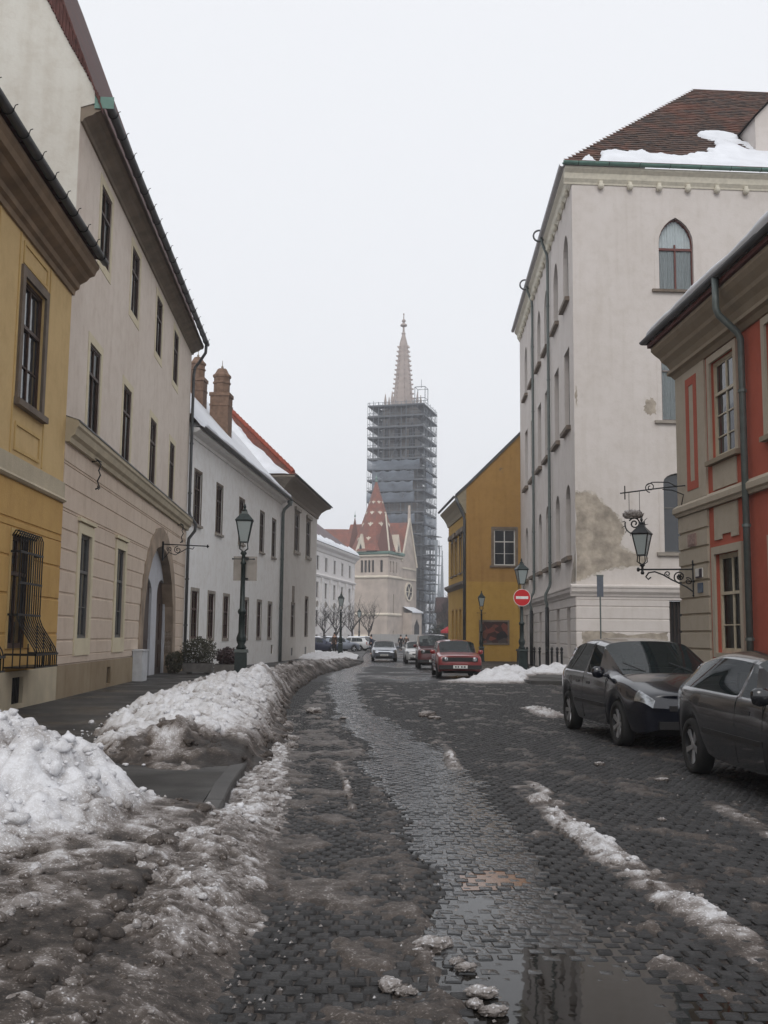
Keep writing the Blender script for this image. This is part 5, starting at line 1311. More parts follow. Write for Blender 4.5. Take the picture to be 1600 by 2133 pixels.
spot = np.exp(-((X + 2.55) / 0.3) ** 2 - ((Y - 12.5) / 0.45) ** 2) + np.exp(-((X + 1.85) / 0.28) ** 2 - ((Y - 11.9) / 0.4) ** 2)
dirt = dirt + 0.6 * spot
fr = (1 - sstep(0.10, 0.30, th)) * (t1 >= t2)
dirt = np.where(t1 >= t2, dirt + fr * (0.50 + 0.14 * (1 - sstep(5.0, 6.2, Y)) + 0.75 * (0.5 - n2) + 0.5 * (0.5 - n1) + 0.7 * (0.5 - n3)) * sstep(-3.6, -1.6, X + 0.25 * (6.3 - Y)), dirt)
dirt = np.where((Y > 26), dirt + 0.26 + 0.5 * (n1 - 0.4), dirt)
keep = th > 0.0
for nm, a, c, lab in (('snow_pile', 3.5, 10.55, 'big heap of shovelled white snow with a brown slushy apron beside the cleared pavement gap'), ('snow_bank', 10.55, 70, 'long ridge of ploughed dirty snow along the kerb in front of the lamp post')):
    setting(nm, grid_mesh(nm, X, Y, Z, keep & (Y >= a) & (Y < c), attrs={'dirt': np.clip(dirt, 0, 1)}), SNOWM, 'stuff', lab)
# clods of snow broken off by the shovel, strewn over the heaps and along the kerb
def clods(X, Y, Z, W, D, n, smin, smax, seed):
    q = np.random.RandomState(seed); w = (W / np.maximum(W.sum(), 1e-9)).ravel()
    idx = q.choice(w.size, n, p=w); V, Fc, Dt = [], [], []
    forms = []
    for lev in (1, 2):
        bm = bmesh.new(); bmesh.ops.create_icosphere(bm, subdivisions=lev, radius=1)
        forms.append((np.array([v.co[:] for v in bm.verts]), [tuple(v.index for v in f.verts) for f in bm.faces])); bm.free()
    for i in idx:
        x, y, z = X.ravel()[i], Y.ravel()[i], Z.ravel()[i]
        s = smin * (smax / smin) ** (q.rand() ** 2.2)
        a = q.rand() * 6.28; ca, sa = math.cos(a), math.sin(a)
        bv, bf = forms[1 if s > .022 else 0]
        ph = q.rand(6) * 9
        k_ = 1 + .28 * np.sin(bv @ np.array([2.3, 1.1, 1.7]) + ph[0]) * np.sin(bv @ np.array([-1.3, 2.6, .8]) + ph[1]) + .16 * np.sin(bv @ np.array([4.1, -3.3, 2.9]) + ph[2]) * np.sin(bv @ np.array([3.0, 4.4, -3.6]) + ph[3])
        v = bv * (k_[:, None] + .10 * (q.rand(len(bv), 1) - .5)) * np.array([s * q.uniform(.8, 1.4), s * q.uniform(.7, 1.1), s * q.uniform(.5, .9)])
        v = np.stack([v[:, 0] * ca - v[:, 1] * sa, v[:, 0] * sa + v[:, 1] * ca, v[:, 2]], 1) + np.array([x + q.uniform(-.02, .02), y + q.uniform(-.03, .03), z + s * .12])
        o = len(V); V += v.tolist(); Fc += [tuple(k + o for k in f) for f in bf]; Dt += [float(D.ravel()[i]) - .06 + q.uniform(-.08, .08)] * len(bv)
    return V, Fc, Dt
near = (Y > 4) & (Y < 40)
slope = np.abs(np.gradient(Z, axis=1))
V, Fc, Dt = clods(X, Y, Z, (th > 0.05) * near * (0.25 + np.minimum(1, slope * 40)) * (Y / 9) ** -.2, np.clip(dirt, 0, .9), 3600, .010, .062, 5)
V2, F2, D2 = clods(X, Y, base + 0.01, near * (th < 0.02) * (X < kx - .05) * np.exp(-((X - bl_) / .25) ** 2 - 0 * Y) * (Y > 11), np.full(X.shape, .15), 240, .008, .05, 6)
V3, F3_, D3 = clods(SX_, SY_, SZ_, ((SA_ > .4) * 1.0 + 2.0 * (SR_ > .02)) * (SY_ / 6), np.clip(SD_, 0, .85), 1800, .006, .034, 9)
for a_, f_, d_ in ((V2, F2, D2), (V3, F3_, D3)):
    Fc += [tuple(k + len(V) for k in f) for f in f_]; V += a_; Dt += d_
me = mesh_from('snow_clods', V, Fc, True); attr(me, 'dirt', np.clip(Dt, 0, 1))
setting('snow_clods', me, SNOWM, 'stuff', 'broken clods of snow strewn over the heaps and along the kerb')
# heap at the red car and snow along the corner house
def heap(name, x0, x1, y0, y1, hf, seed, lab, d0=0.1, nx=110, ny=90, base=None):
    X, Y = np.meshgrid(np.linspace(x0, x1, nx), np.linspace(y0, y1, ny))
    n1, n2 = fbm(X * 1.6, Y * 1.4, seed, 4), fbm(X * 6, Y * 5, seed + 1, 4)
    w = worley(X * 2.4, Y * 2.0, seed + 2)
    t = hf(X, Y) * (0.7 + 0.8 * (n1 - 0.3))
    h = t + sstep(0.02, 0.2, t) * (0.22 * (0.6 - w) * np.minimum(1, t * 3) + 0.10 * (n2 - 0.5)) - 0.02
    b = rz_(Y) if base is None else base(X, Y)
    d = d0 + 0.7 * np.clip(0.48 - n2, 0, 1) + 0.6 * np.clip(n1 - 0.55, 0, 1) + 0.4 * (1 - sstep(0.02, 0.12, t))
    return setting(name, grid_mesh(name, X, Y, b + np.where(t > 0.004, h, -0.06), t > 0.0, attrs={'dirt': np.clip(d, 0, 1)}), SNOWM, 'stuff', lab)
el = lambda X, Y, cx, cy, rx, ry, p=1.0: np.clip(1 - ((X - cx) / rx) ** 2 - ((Y - cy) / ry) ** 2, 0, 1) ** p
pvb = lambda X, Y: rz_(Y) + 0.11 * ((Y > 33.5) & (X > 4.75 - 0.02 * (Y - 33.5)))
heap('snow_heap', 1.8, 9.2, 33.6, 44, lambda X, Y: np.maximum.reduce([0.45 * el(X, Y, 4.0, 36.3, 1.1, 1.9), 0.16 * el(X, Y, 3.3, 35.0, 1.5, 1.0, 0.7), 0.28 * el(X, Y, 4.5, 35.2, 0.45, 0.7), 0.36 * el(X, Y, 5.0, 41.0, 1.0, 3.0), 0.34 * el(X, Y, 6.9, 42.0, 1.7, 1.3)]), 120, 'lumpy white snow heaped between the red hatchback and the no-entry lamp post', base=pvb)
heap('snow_mound', -9, -1.7, 66, 82, lambda X, Y: np.maximum(0.42 * el(X, Y, -3.6, 73.5, 2.6, 6.5, 0.8), 0.5 * el(X, Y, -6, 79, 3, 3)), 140, 'low clean snow mound round the slender lamp post by the square', 0.0, 90, 80, base=lambda X, Y: rz_(Y) + 0.1)
# puddle water
WATER = simple('puddle_water', (0.010, 0.009, 0.008, 1), 0.03, noise=0.1, spec=0.2)
m = WATER; n, l = m.node_tree.nodes, m.node_tree.links
tw = n.new('ShaderNodeTexNoise'); tw.inputs['Scale'].default_value = 9; tw.inputs['Detail'].default_value = 2
gw = n.new('ShaderNodeNewGeometry'); l.new(gw.outputs['Position'], tw.inputs['Vector'])
bw = n.new('ShaderNodeBump'); bw.inputs['Strength'].default_value = 0.05; bw.inputs['Distance'].default_value = 0.01
l.new(tw.outputs['Fac'], bw.inputs['Height']); l.new(bw.outputs['Normal'], n['Principled BSDF'].inputs['Normal'])
def puddle(pts, z, mat=None):
    return setting('water', MB().poly([(x, y, z) for x, y in pts]).mesh('water'), mat or WATER)
puddle([(0.25, 3.7), (1.6, 3.7), (1.6, 4.6), (1.4, 5.4), (1.05, 5.9), (0.65, 6.3), (0.35, 6.25), (0.2, 5.4), (0.15, 4.4)], -0.0085)
puddle([(0.5, 6.45), (0.95, 6.5), (1.0, 6.95), (0.7, 7.1), (0.48, 6.8)], -0.005, simple('muddy_puddle', srgb(104, 66, 30), 0.14, noise=0.25, nscale=20))
# thin film of melt water in the smooth wheel track, broken by the stone tops
xs = np.linspace(-2.3, 1.6, 150); ys = 4.0 * np.exp(np.linspace(0, math.log(35.0 / 4.0), 380))
X, Y = np.meshgrid(xs, ys)
ws = wet_strip(X, Y)
Z = rz_(Y) - 0.0035 - dip(X, Y) * 0.95 - 0.03 * (1 - sstep(0.2, 0.75, ws)) + 0.006 * (fbm(X * 2.5, Y * 1.8, 31, 4) - 0.5)
FILM = simple('melt_water_film', (0.016, 0.0155, 0.016, 1), 0.11, noise=0.3, nscale=3, bump=0.2, bscale=30, spec=0.5)
setting('water', grid_mesh('water', X, Y, Z, ws > 0.15), FILM)
# loose lumps of snow
def lump_mesh(seed):
    q = random.Random(seed); bm = bmesh.new()
    bmesh.ops.create_icosphere(bm, subdivisions=4, radius=1)
    offs = [Vector((q.uniform(-1, 1), q.uniform(-1, 1), q.uniform(-.3, .8))).normalized() for _ in range(9)]
    amps = [q.uniform(-.25, .4) for _ in offs]
    for v in bm.verts:
        d = v.co.normalized(); s = 1.0
        for o_, a in zip(offs, amps): s += a * max(0, d.dot(o_)) ** 6
        p3 = d * 3.1
        s += 1.0 * (float(fbm(np.array(p3.x + seed), np.array(p3.y + p3.z * 1.7), seed, 4)) - 0.5) + 0.7 * (float(fbm(np.array(p3.z * 2.3 + seed), np.array(p3.y * 2.1 - p3.x), seed + 9, 3)) - 0.5)
        v.co = Vector((d.x * s, d.y * s * 0.8, max(-0.25, d.z * s * 0.55)))
    me = bpy.data.meshes.new('snow_lump'); bm.to_mesh(me); bm.free()
    me.polygons.foreach_set('use_smooth', [True] * len(me.polygons))
    attr(me, 'dirt', [0.26 + 0.35 * (1 - max(0, v.co.z)) for v in me.vertices])
    me.materials.append(SNOWM)
    return me
lm = [lump_mesh(s) for s in (3, 8, 15, 22)]
LUMPS = [(0.05, 4.70, .05), (0.115, 4.63, .04), (0.27, 5.31, .06), (0.19, 5.2, .03), (0.40, 4.95, .035), (0.36, 5.05, .03), (0.44, 4.62, .05), (0.40, 4.48, .035), (0.47, 4.4, .04), (-1.05, 6.55, .075), (-1.3, 20.3, .13), (0.85, 19.7, .13), (0.95, 19.2, .08), (-1.15, 18.9, .05), (-0.7, 19.0, .045), (-0.95, 9.3, .08), (-1.1, 9.2, .07), (-1.2, 14.2, .09), (-1.3, 15.2, .08), (-1.55, 17.0, .1), (-1.62, 17.6, .08), (2.35, 8.9, .03), (1.35, 5.1, .03), (2.6, 12.6, .05), (3.0, 11.3, .05)]
LN = {9: 'melting lump of grey snow lying alone on the slush apron by the kerb', 10: 'white snow lump far up the road beside the snow bank', 11: 'dirty snow lump at the start of the smooth wheel track', 12: 'smaller snow lump just beside the dirty one at the wheel track', 15: 'snow lump at the road edge opposite the cleared pavement gap', 17: 'snow lump fallen from the long snow bank, nearest its front end', 21: 'tiny snow lump on dark cobbles right of the snow ridge',
      0: 'biggest of the pair of snow lumps on the bare cobbles at the bottom edge', 1: 'smaller of the pair of snow lumps on the bare cobbles at the bottom edge', 2: 'flat snow lump at the tip of the sky-bright puddle', 22: 'small snow lump lying against the ridge beside the puddle'}
for i, (x, y, s) in enumerate(LUMPS):
    o = thing('snow_lump', LN.get(i, 'loose lump of dirty snow lying on the wet cobbles'), 'snow lump', (x, y, 0.0 + s * 0.12), rnd.uniform(0, 6), 'loose snow lumps on the road', lm[i % 4])
    o.scale = (s * rnd.uniform(.9, 1.4), s, s * rnd.uniform(.8, 1.1))
# crumbs too small to pick apart
bmv, bmf = [], []
for i in range(700):
    y = 4.1 * math.exp(rnd.random() * math.log(5)); side = rnd.random()
    x = (float(np.interp(y, [4, 6, 8, 10, 14, 20], [-.7, -.7, -.85, -.95, -1.2, -1.85])) + rnd.gauss(0.05, 0.16)) if side < 0.5 else (float(np.interp(y, [4, 7, 12, 20], [.3, .2, -.2, -.6])) + rnd.gauss(0, .15) if side < 0.75 else rnd.uniform(-1.2, 3.4))
    if side >= 0.75 and wet_strip(np.array(x), np.array(y)) > .5: continue
    s = rnd.uniform(.004, .011) * (1 + y * 0.05); o = len(bmv)
    for a, b, c in ((1, 0, 0), (-.6, .8, 0), (-.5, -.9, 0), (.1, 0, 1.0)): bmv.append((x + a * s * rnd.uniform(.7, 1.3), y + b * s * rnd.uniform(.7, 1.3), 0.004 + c * s * .9 + 0.035 * (x < -0.75)))
    bmf += [(o, o + 1, o + 3), (o + 1, o + 2, o + 3), (o + 2, o, o + 3)]
me = mesh_from('snow_crumbs', bmv, bmf, True); attr(me, 'dirt', [0.5] * len(bmv))
setting('snow_crumbs', me, SNOWM, 'stuff', 'small crumbs of snow scattered over the road')

# ---------------------------------------------------------------- cars
TYRE = simple('tyre_rubber', (0.012, 0.012, 0.012, 1), 0.8, noise=0.2)
ALLOY = simple('dull_silver_rim', (0.42, 0.42, 0.43, 1), 0.4, metal=0.7, noise=0.15, nscale=15)
BLACKPL = simple('black_plastic', (0.012, 0.012, 0.013, 1), 0.55, noise=0.2)
UNDER = simple('dark_underbody', (0.006, 0.006, 0.006, 1), 0.9)
CARGLASS = glass('car_window_glass', tint=(0.03, 0.04, 0.042, 1), clear=0.70, rough=0.01)
CARGLASS.node_tree.nodes['Fresnel'].inputs['IOR'].default_value = 2.3
CARGLASS.node_tree.nodes['Principled BSDF'].inputs['Specular IOR Level'].default_value = 1.0
CLEARLENS = simple('headlight_lens', (0.26, 0.275, 0.29, 1), 0.12, metal=0.5, noise=0.7, nscale=13, coat=1.0)
REDLENS = simple('tail_light_lens', (0.22, 0.012, 0.01, 1), 0.15, coat=1.0)
AMBER = simple('amber_lens', (0.5, 0.18, 0.02, 1), 0.2, coat=0.5)
SEATM = simple('dark_seat_cloth', (0.02, 0.02, 0.022, 1), 0.9)
PLATE = simple('white_number_plate', (0.62, 0.62, 0.6, 1), 0.4)
PLATETXT = simple('plate_dark_letters', (0.04, 0.04, 0.05, 1), 0.5)
def car_paint(name, col, rough=0.28, metal=0.3, dirt=0.25):
    m, n, l, p = nmat(name)
    geo = n.new('ShaderNodeNewGeometry'); tc = n.new('ShaderNodeTexCoord')
    t = n.new('ShaderNodeTexNoise'); t.inputs['Scale'].default_value = 4; t.inputs['Detail'].default_value = 7
    l.new(tc.outputs['Object'], t.inputs['Vector'])
    s = n.new('ShaderNodeSeparateXYZ'); l.new(tc.outputs['Object'], s.inputs['Vector'])
    h = n.new('ShaderNodeMapRange'); h.inputs['From Min'].default_value = 0.75; h.inputs['From Max'].default_value = 0.25; l.new(s.outputs['Z'], h.inputs['Value'])
    mu = n.new('ShaderNodeMath'); mu.operation = 'MULTIPLY'; l.new(t.outputs['Fac'], mu.inputs[0]); l.new(h.outputs['Result'], mu.inputs[1])
    mu2 = n.new('ShaderNodeMath'); mu2.operation = 'MULTIPLY_ADD'; mu2.inputs[1].default_value = dirt * 2.2; mu2.inputs[2].default_value = dirt * 0.12; mu2.use_clamp = True
    l.new(mu.outputs['Value'], mu2.inputs[0])
    mx = n.new('ShaderNodeMix'); mx.data_type = 'RGBA'; mx.inputs['A'].default_value = col; mx.inputs['B'].default_value = (0.034, 0.034, 0.036, 1)
    l.new(mu2.outputs['Value'], mx.inputs['Factor']); l.new(mx.outputs['Result'], p.inputs['Base Color'])
    r = n.new('ShaderNodeMapRange'); r.inputs['To Min'].default_value = rough; r.inputs['To Max'].default_value = 0.75; l.new(mu2.outputs['Value'], r.inputs['Value']); l.new(r.outputs['Result'], p.inputs['Roughness'])
    p.inputs['Metallic'].default_value = metal; p.inputs['Coat Weight'].default_value = 0.8; p.inputs['Coat Roughness'].default_value = 0.06
    MATS[name] = m
    return m
def wheel_meshes(wr, w=0.19, spokes=5):
    k = ('wheel', wr, w, spokes)
    if k in _wcache: return _wcache[k]
    def turn(prof, n=28):
        b = MB().lathe(prof, n); b.v = [(x, z, y) for x, y, z in b.v]          # axle along y, outer side towards +y
        return b
    h = w / 2
    ty = turn([(wr * .68, -h * .8), (wr * .82, -h), (wr * .95, -h * .92), (wr, -h * .6), (wr, h * .6), (wr * .95, h * .92), (wr * .82, h), (wr * .70, h * .82), (wr * .68, h * .5)])
    rim = turn([(wr * .68, -h * .2), (wr * .72, h * .78), (wr * .69, h * .88), (wr * .65, h * .82), (wr * .62, h * .25), (wr * .1, h * .2), (wr * .02, h * .2)])
    sp = MB()
    for i in range(spokes):
        a = 2 * math.pi * i / spokes
        ca, sa = math.cos(a), math.sin(a)
        def P(r, t, y): return (ca * r - sa * t, y, sa * r + ca * t)
        o = [(wr * .1, -wr * .085), (wr * .1, wr * .085), (wr * .66, wr * .13), (wr * .66, -wr * .13)]
        sp.add([P(r, t, h * .25) for r, t in o] + [P(r, t * .8, h * (.62 if r < wr * .3 else .74)) for r, t in o], [(4, 5, 6, 7), (0, 1, 5, 4), (1, 2, 6, 5), (2, 3, 7, 6), (3, 0, 4, 7)])
    hub = turn([(wr * .17, h * .3), (wr * .16, h * .66), (wr * .1, h * .72), (wr * .01, h * .72)], 14)
    sp.add(hub.v, hub.f)
    _wcache[k] = (ty.mesh('tyre', True), rim.mesh('rim', False), sp.mesh('rim', False))
    return _wcache[k]
def car(name, label, loc, rotz, paint, L=4.2, W=1.74, H=1.5, wb=2.6, fo=0.84, wr=0.31, belt=0.95, cowl=0.02, wind=0.78, rear=0.28, hoodz=0.76, boxy=0.0,
        rw=0.75, nose_w=0.80, pillar=-0.33, doors=4, head='swept', group=None, cat='car', detail=True, spokes=5, snow=False, trim=None, rearlight=True, tailh=None, sillz=0.24, mirx=None):
    t = thing(name, label, cat, loc, rotz, group)
    M = WM[t.name]
    xf = wb / 2; xr = -wb / 2; nose = xf + fo; tail = nose - L; ar = wr + 0.055
    hw = W / 2
    cowx = xf - 0.30 + cowl                      # foot of the windscreen
    rfx = cowx - wind                            # front edge of the roof
    rrx = tail + rear                            # rear edge of the roof
    tb = tailh or belt + 0.06
    def arch_z(x):
        for c in (xf, xr):
            d = abs(x - c)
            if d < ar - 1e-6: return wr * 0.95 + math.sqrt(max(0, ar * ar - d * d))
        return sillz
    def width(x):
        f = 1.0
        if x > xf: f = 1 - (1 - nose_w) * ((x - xf) / (nose - xf)) ** 2.2
        if x < xr: f = 1 - 0.12 * ((xr - x) / (xr - tail)) ** 2
        return hw * f
    def hood(x):
        s = max(0, min(1, (x - cowx) / (nose - cowx)))
        return belt + 0.045 - (belt + 0.045 - hoodz) * (s ** (1.5 if not boxy else 1.2))
    archs = lambda c: [c - ar - .03, c - ar * .93, c - ar * .52, c, c + ar * .52, c + ar * .93, c + ar + .03]
    lx = [tail, tail + 0.10] + archs(xr) + [pillar - 0.04, pillar + 0.04, (pillar + xf - ar) / 2 + 0.06] + archs(xf) + [xf + ar + 0.03 + (fo - ar) * .42, nose - 0.09, nose]
    lx[1] = min(lx[1], lx[2] - 0.03)
    n = len(lx); iP = 9
    # upper x positions: the roof between rrx and rfx, then cowl and bonnet
    iA = iP + 2                                   # station whose upper end is the top of the windscreen pillar
    ux = list(lx)
    ups = np.linspace(rrx, pillar - 0.04, iP - 1 + 1)
    for i in range(1, iP + 1): ux[i] = float(ups[i - 1])
    ux[0] = tail + 0.02
    ux[iP] = pillar - 0.03; ux[iP + 1] = pillar + 0.03; ux[iA] = rfx
    for i in range(iA + 1, n): ux[i] = max(lx[i], cowx + 0.02 * (i - iA))
    rowsv = []
    for i, x in enumerate(lx):
        w = width(x); z0 = arch_z(x)
        end = 1.0
        zb = [z0, max(z0 + 0.07, 0.40), max(z0 + 0.15, 0.66)]
        if i in (0, n - 1): zb = [0.30 if i else 0.34, 0.42, 0.58]; w *= 0.94
        cabin = 1 <= i <= iA
        if cabin:
            u = (x - rrx) / (rfx - rrx); dome = 0.035 * (1 - (2 * min(1, max(0, (ux[i] - rrx) / (rfx - rrx))) - 0.85) ** 2) - 0.03
            rear_drop = (0.08 if not boxy else 0.02) * max(0, 1 - (ux[i] - rrx) / 0.7)
            zr = H + dome - rear_drop
            bl = belt + (0.05 - 0.07 * (x - tail) / L) * 0.9
            bl = belt + 0.05 * (1 - (x - tail) / L) * 1.2 - 0.02
            x4 = x + (ux[i] - x) * 0.12
            R_ = [(x, w * .94, zb[0]), (x, w * .985, zb[1]), (x, w, zb[2]), (x, w * .975, bl - 0.05), (x4, w * .93, bl),
                  (ux[i], hw * rw, zr - 0.10), (ux[i], hw * (rw - .12), zr - 0.025), (ux[i], 0, zr)]
        elif i == 0:
            R_ = [(x + .05, w * .94, zb[0]), (x, w * .97, zb[1]), (x - .0, w, zb[2]), (x + .01, w * .98, tb - .1), (x + .03, w * .92, tb), (x + .035, w * .8, tb + .02), (x + .02, w * .6, tb + .025), (x + .0, 0, tb + .025)]
        else:
            hz = hood(x)
            zbelt = min(belt - 0.05, hz - 0.07)
            R_ = [(x, w * .94, zb[0]), (x, w * .985, zb[1]), (x, w, min(zb[2], zbelt - 0.04) if i >= n - 3 else max(zb[2], min(zb[2], zbelt))), (x, w * .97, max(zbelt, zb[2] + 0.04) if i < n - 3 else zbelt), (max(x, cowx - 0.12) if i == iA + 1 else x, w * .90, hz - 0.03 if i < n - 1 else hz - .05),
                  (ux[i], w * .80, hz - 0.006), (ux[i], w * .55, hz + .012), (ux[i], 0, hz + .02)]
            if i == n - 1: R_ = [(x - .05, w * .9, zb[0]), (x, w * .95, zb[1]), (x + .01, w * .96, zb[2]), (x - .02, w * .93, hz - .12), (x - .05, w * .88, hz - .06), (x - .05, w * .78, hz - .02), (x - .02, w * .5, hz - .005), (x, 0, hz)]
        rowsv.append(R_)
    m = 8
    vs = []
    for R_ in rowsv:
        for x, y, z in R_: vs.append((x, y, z))
        for x, y, z in R_[:-1]: vs.append((x, -y, z))
    stride = 15
    def vi(i, k, side): return i * stride + (k if side > 0 or k == 7 else 8 + k)
    groups = {}
    def put(g, f): groups.setdefault(g, []).append(f)
    iW = iA
    for i in range(n - 1):
        for k in range(7):
            for s in (1, -1):
                f = (vi(i, k, s), vi(i + 1, k, s), vi(i + 1, k + 1, s), vi(i, k + 1, s))
                if s > 0: f = f[::-1]
                g = 'body'
                if i == iW and k >= 5: g = 'windscreen'
                elif i == 0 and k >= 5: g = 'rear_window'
                elif k == 4 and i == iP + 1: g = 'side_window%d' % s
                elif k == 4 and (3 if doors == 4 else 2) <= i < iP: g = 'rear_side_window%d' % s
                elif k in (2, 3) and i == n - 3 and head == 'swept': g = 'headlight%d' % s
                elif k in (2, 3) and i == n - 2 and head == 'swept': g = 'headlight%d' % s
                elif k in (2, 3) and i == 0 and rearlight: g = 'tail_light%d' % s
                put(g, f)
    for e in (0, n - 1):
        for k in range(7):
            f = (vi(e, k, 1), vi(e, k + 1, 1), vi(e, k + 1, -1), vi(e, k, -1))
            if k == 6: f = (vi(e, 6, 1), vi(e, 7, 1), vi(e, 6, -1))
            put('body', f if e else f[::-1])
    def sub(gname, oname, mat, parent=None):
        fs = groups[gname]; used = sorted({v for f in fs for v in f}); mp = {v: j for j, v in enumerate(used)}
        me = mesh_from(oname, [vs[v] for v in used], [tuple(mp[v] for v in f) for f in fs], True)
        ca = me.attributes.new('crease_vert', 'FLOAT', 'POINT')
        ca.data.foreach_set('value', [crease.get(v, 0.0) for v in used])
        o = link(oname, me, mat, parent or t, M)
        sd = o.modifiers.new('smooth', 'SUBSURF'); sd.levels = sd.render_levels = 3 if detail else 2
        sd.boundary_smooth = 'PRESERVE_CORNERS' if False else 'ALL'
        return o
    crease = {}
    for s in (1, -1):
        for i in (3 if doors == 4 else 2, iP, iP + 1, iA): 
            for k in (4, 5): crease[vi(i, k, s)] = 0.8
        for i in (iA, iA + 1, 0, 1): crease[vi(i, 5, s)] = 0.8
        if head == 'swept':
            for i, k in ((n - 3, 2), (n - 1, 2), (n - 1, 4), (n - 3, 4)): crease[vi(i, k, s)] = 0.55
    body = sub('body', 'body', paint)
    for g, nm, mt in (('windscreen', 'windscreen', CARGLASS), ('rear_window', 'rear_window', CARGLASS), ('side_window1', 'side_window', CARGLASS), ('side_window-1', 'side_window', CARGLASS),
                      ('rear_side_window1', 'side_window', CARGLASS), ('rear_side_window-1', 'side_window', CARGLASS), ('headlight1', 'headlight', CLEARLENS), ('headlight-1', 'headlight', CLEARLENS),
                      ('tail_light1', 'tail_light', REDLENS), ('tail_light-1', 'tail_light', REDLENS)):
        if g in groups: sub(g, nm, mt)
    # inside and underneath
    part('underbody', MB().box(tail + .15, nose - .2, -hw + .27, hw - .27, 0.2, 0.62).box(xr + ar + .02, xf - ar - .02, -hw + .1, hw - .1, 0.26, 0.6).box(xf - ar, xf + ar, -hw + .25, hw - .25, .3, .72), UNDER, t, M)
    part('wheel_housing', MB().box(xf - ar, xf + ar, -hw * .93, -hw + .25, wr * 1.9, wr * 2 + .1).box(xf - ar, xf + ar, hw - .25, hw * .93, wr * 1.9, wr * 2 + .1).box(xr - ar, xr + ar, -hw * .93, -hw + .25, wr * 1.9, wr * 2 + .1).box(xr - ar, xr + ar, hw - .25, hw * .93, wr * 1.9, wr * 2 + .1), UNDER, t, M)
    it = part('interior', MB().box(tail + .3, cowx - 0.05, -hw + .16, hw - .16, 0.5, belt - 0.22).box(cowx - .32, cowx - .02, -hw + .2, hw - .2, belt - .24, belt - .05), SEATM, t, M)
    for s in (1, -1):
        for xx in (pillar + 0.05, pillar - 0.85):
            part('seat', MB().frustum(xx, s * hw * .42, belt - .3, H - .46, .1, .24, .07, .2).box(xx + .0, xx + .5, s * hw * .42 - .24, s * hw * .42 + .24, belt - .45, belt - .3), SEATM, it, M)
            part('headrest', MB().frustum(xx, s * hw * .42, H - .44, H - .25, .05, .13, .04, .11), SEATM, it, M)
    if detail:
        part('steering_wheel', MB().tube([(cowx - .5 + .05 * math.cos(a), hw * .42 + .18 * math.sin(a), belt - .04 + .17 * math.cos(a)) for a in [i * math.pi / 8 for i in range(17)]], .014, 6, False), BLACKPL, it, M)
    ty, rim, sp = wheel_meshes(wr, 0.2, spokes)
    for x in (xf, xr):
        for s in (1, -1):
            Mw = M @ T(x, s * (hw - 0.115), wr - 0.005) @ (Matrix.Identity(4) if s > 0 else Matrix.Rotation(math.pi, 4, 'Z')) @ Matrix.Rotation(rnd.uniform(0, 2), 4, 'Y')
            w = one('wheel', ty, TYRE, t, Mw)
            one('rim', rim, BLACKPL, w, Mw); one('rim', sp, ALLOY, w, Mw)
    for s in (1, -1):
        mx_ = cowx - 0.42 if mirx is None else mirx
        mm = MB().lathe([(.02, -.09), (.075, -.07), (.095, 0), (.09, .05), (.05, .085)], 10); mm.v = [(mx_ + .05 + b_ * .55, s * (hw * .985 + .09 + a * 1.05), belt + .055 + c * .95) for a, b_, c in mm.v]
        mm.tube([(mx_ + .05, s * hw * .90, belt + .0), (mx_ + .05, s * (hw + .05), belt + .02)], .025, 6)
        mo = part('mirror', mm, trim or paint, t, M, True)
        if detail:
            for xh in ((pillar + 0.16, xr + ar + 0.18) if doors == 4 else (pillar + 0.16,)):
                part('door_handle', MB().box(xh, xh + .19, s * hw * .975 - .012, s * hw * .975 + .024 * 1.0, belt - .155, belt - .115), trim or paint, t, M)
            # door shut lines and rubbing strip
            for ig in ((iP, 10, 6) if doors == 4 else (iP, 10)):
                xg = lx[ig] if ig != 10 else (xf - ar - 0.1)
                P_ = [Vector(rowsv[min(range(n), key=lambda q: abs(lx[q] - xg))][k]) for k in range(5)]
                zz_ = [sillz + .04, .42, .66, belt - .06, belt]
                yy_ = [hw * .952, hw * .98, hw * .992, hw * .972, hw * .94]
                part('door_gap', MB().tube([(xg - (0.05 if q < 1 and ig == 6 else 0), s * yy_[q], zz_[q]) for q in range(5)], .0055, 4), UNDER, t, M)
            part('rubbing_strip', MB().box(xr + ar + .12, xf - ar - .12, s * hw - .012 - (.004 if s > 0 else -.004), s * hw + .012, .50, .555), trim or BLACKPL, t, M)
    if head == 'round':
        part('grille', MB().box(nose - .06, nose + .012, -hw * .78, hw * .78, hoodz - .20, hoodz - .05), BLACKPL, t, M)
        for s in (1, -1):
            b = MB().lathe([(.085, 0), (.085, .03), (.06, .045), (.01, .05)], 16); b.v = [(nose + .005 + z, s * hw * .63 + x, hoodz - .125 + y) for x, y, z in b.v]
            part('headlight', b, CLEARLENS, t, M, True)
            part('indicator', MB().box(nose - .03, nose + .02, s * hw * .55 - .1, s * hw * .55 + .1, .44, .49), AMBER, t, M)
        for k in range(4): part('grille_bar', MB().box(nose + .011, nose + .018, -hw * .5, hw * .5, hoodz - .185 + .033 * k, hoodz - .175 + .033 * k), BLACKPL, t, M)
        part('bumper', MB().box(nose - .16, nose + .09, -hw * .93, hw * .93, .36, .5), BLACKPL, t, M)
    else:
        part('grille', MB().box(nose - .08, nose + .012, -hw * .46, hw * .46, hoodz - .20, hoodz - .13), BLACKPL, t, M)
        part('air_intake', MB().box(nose - .1, nose + .008, -hw * .62, hw * .62, .30, .40), BLACKPL, t, M)
    fp = part('number_plate', MB().box(nose + (.09 if head == 'round' else .0), nose + (.105 if head == 'round' else .03), -.26, .26, .385, .495), PLATE, t, M)
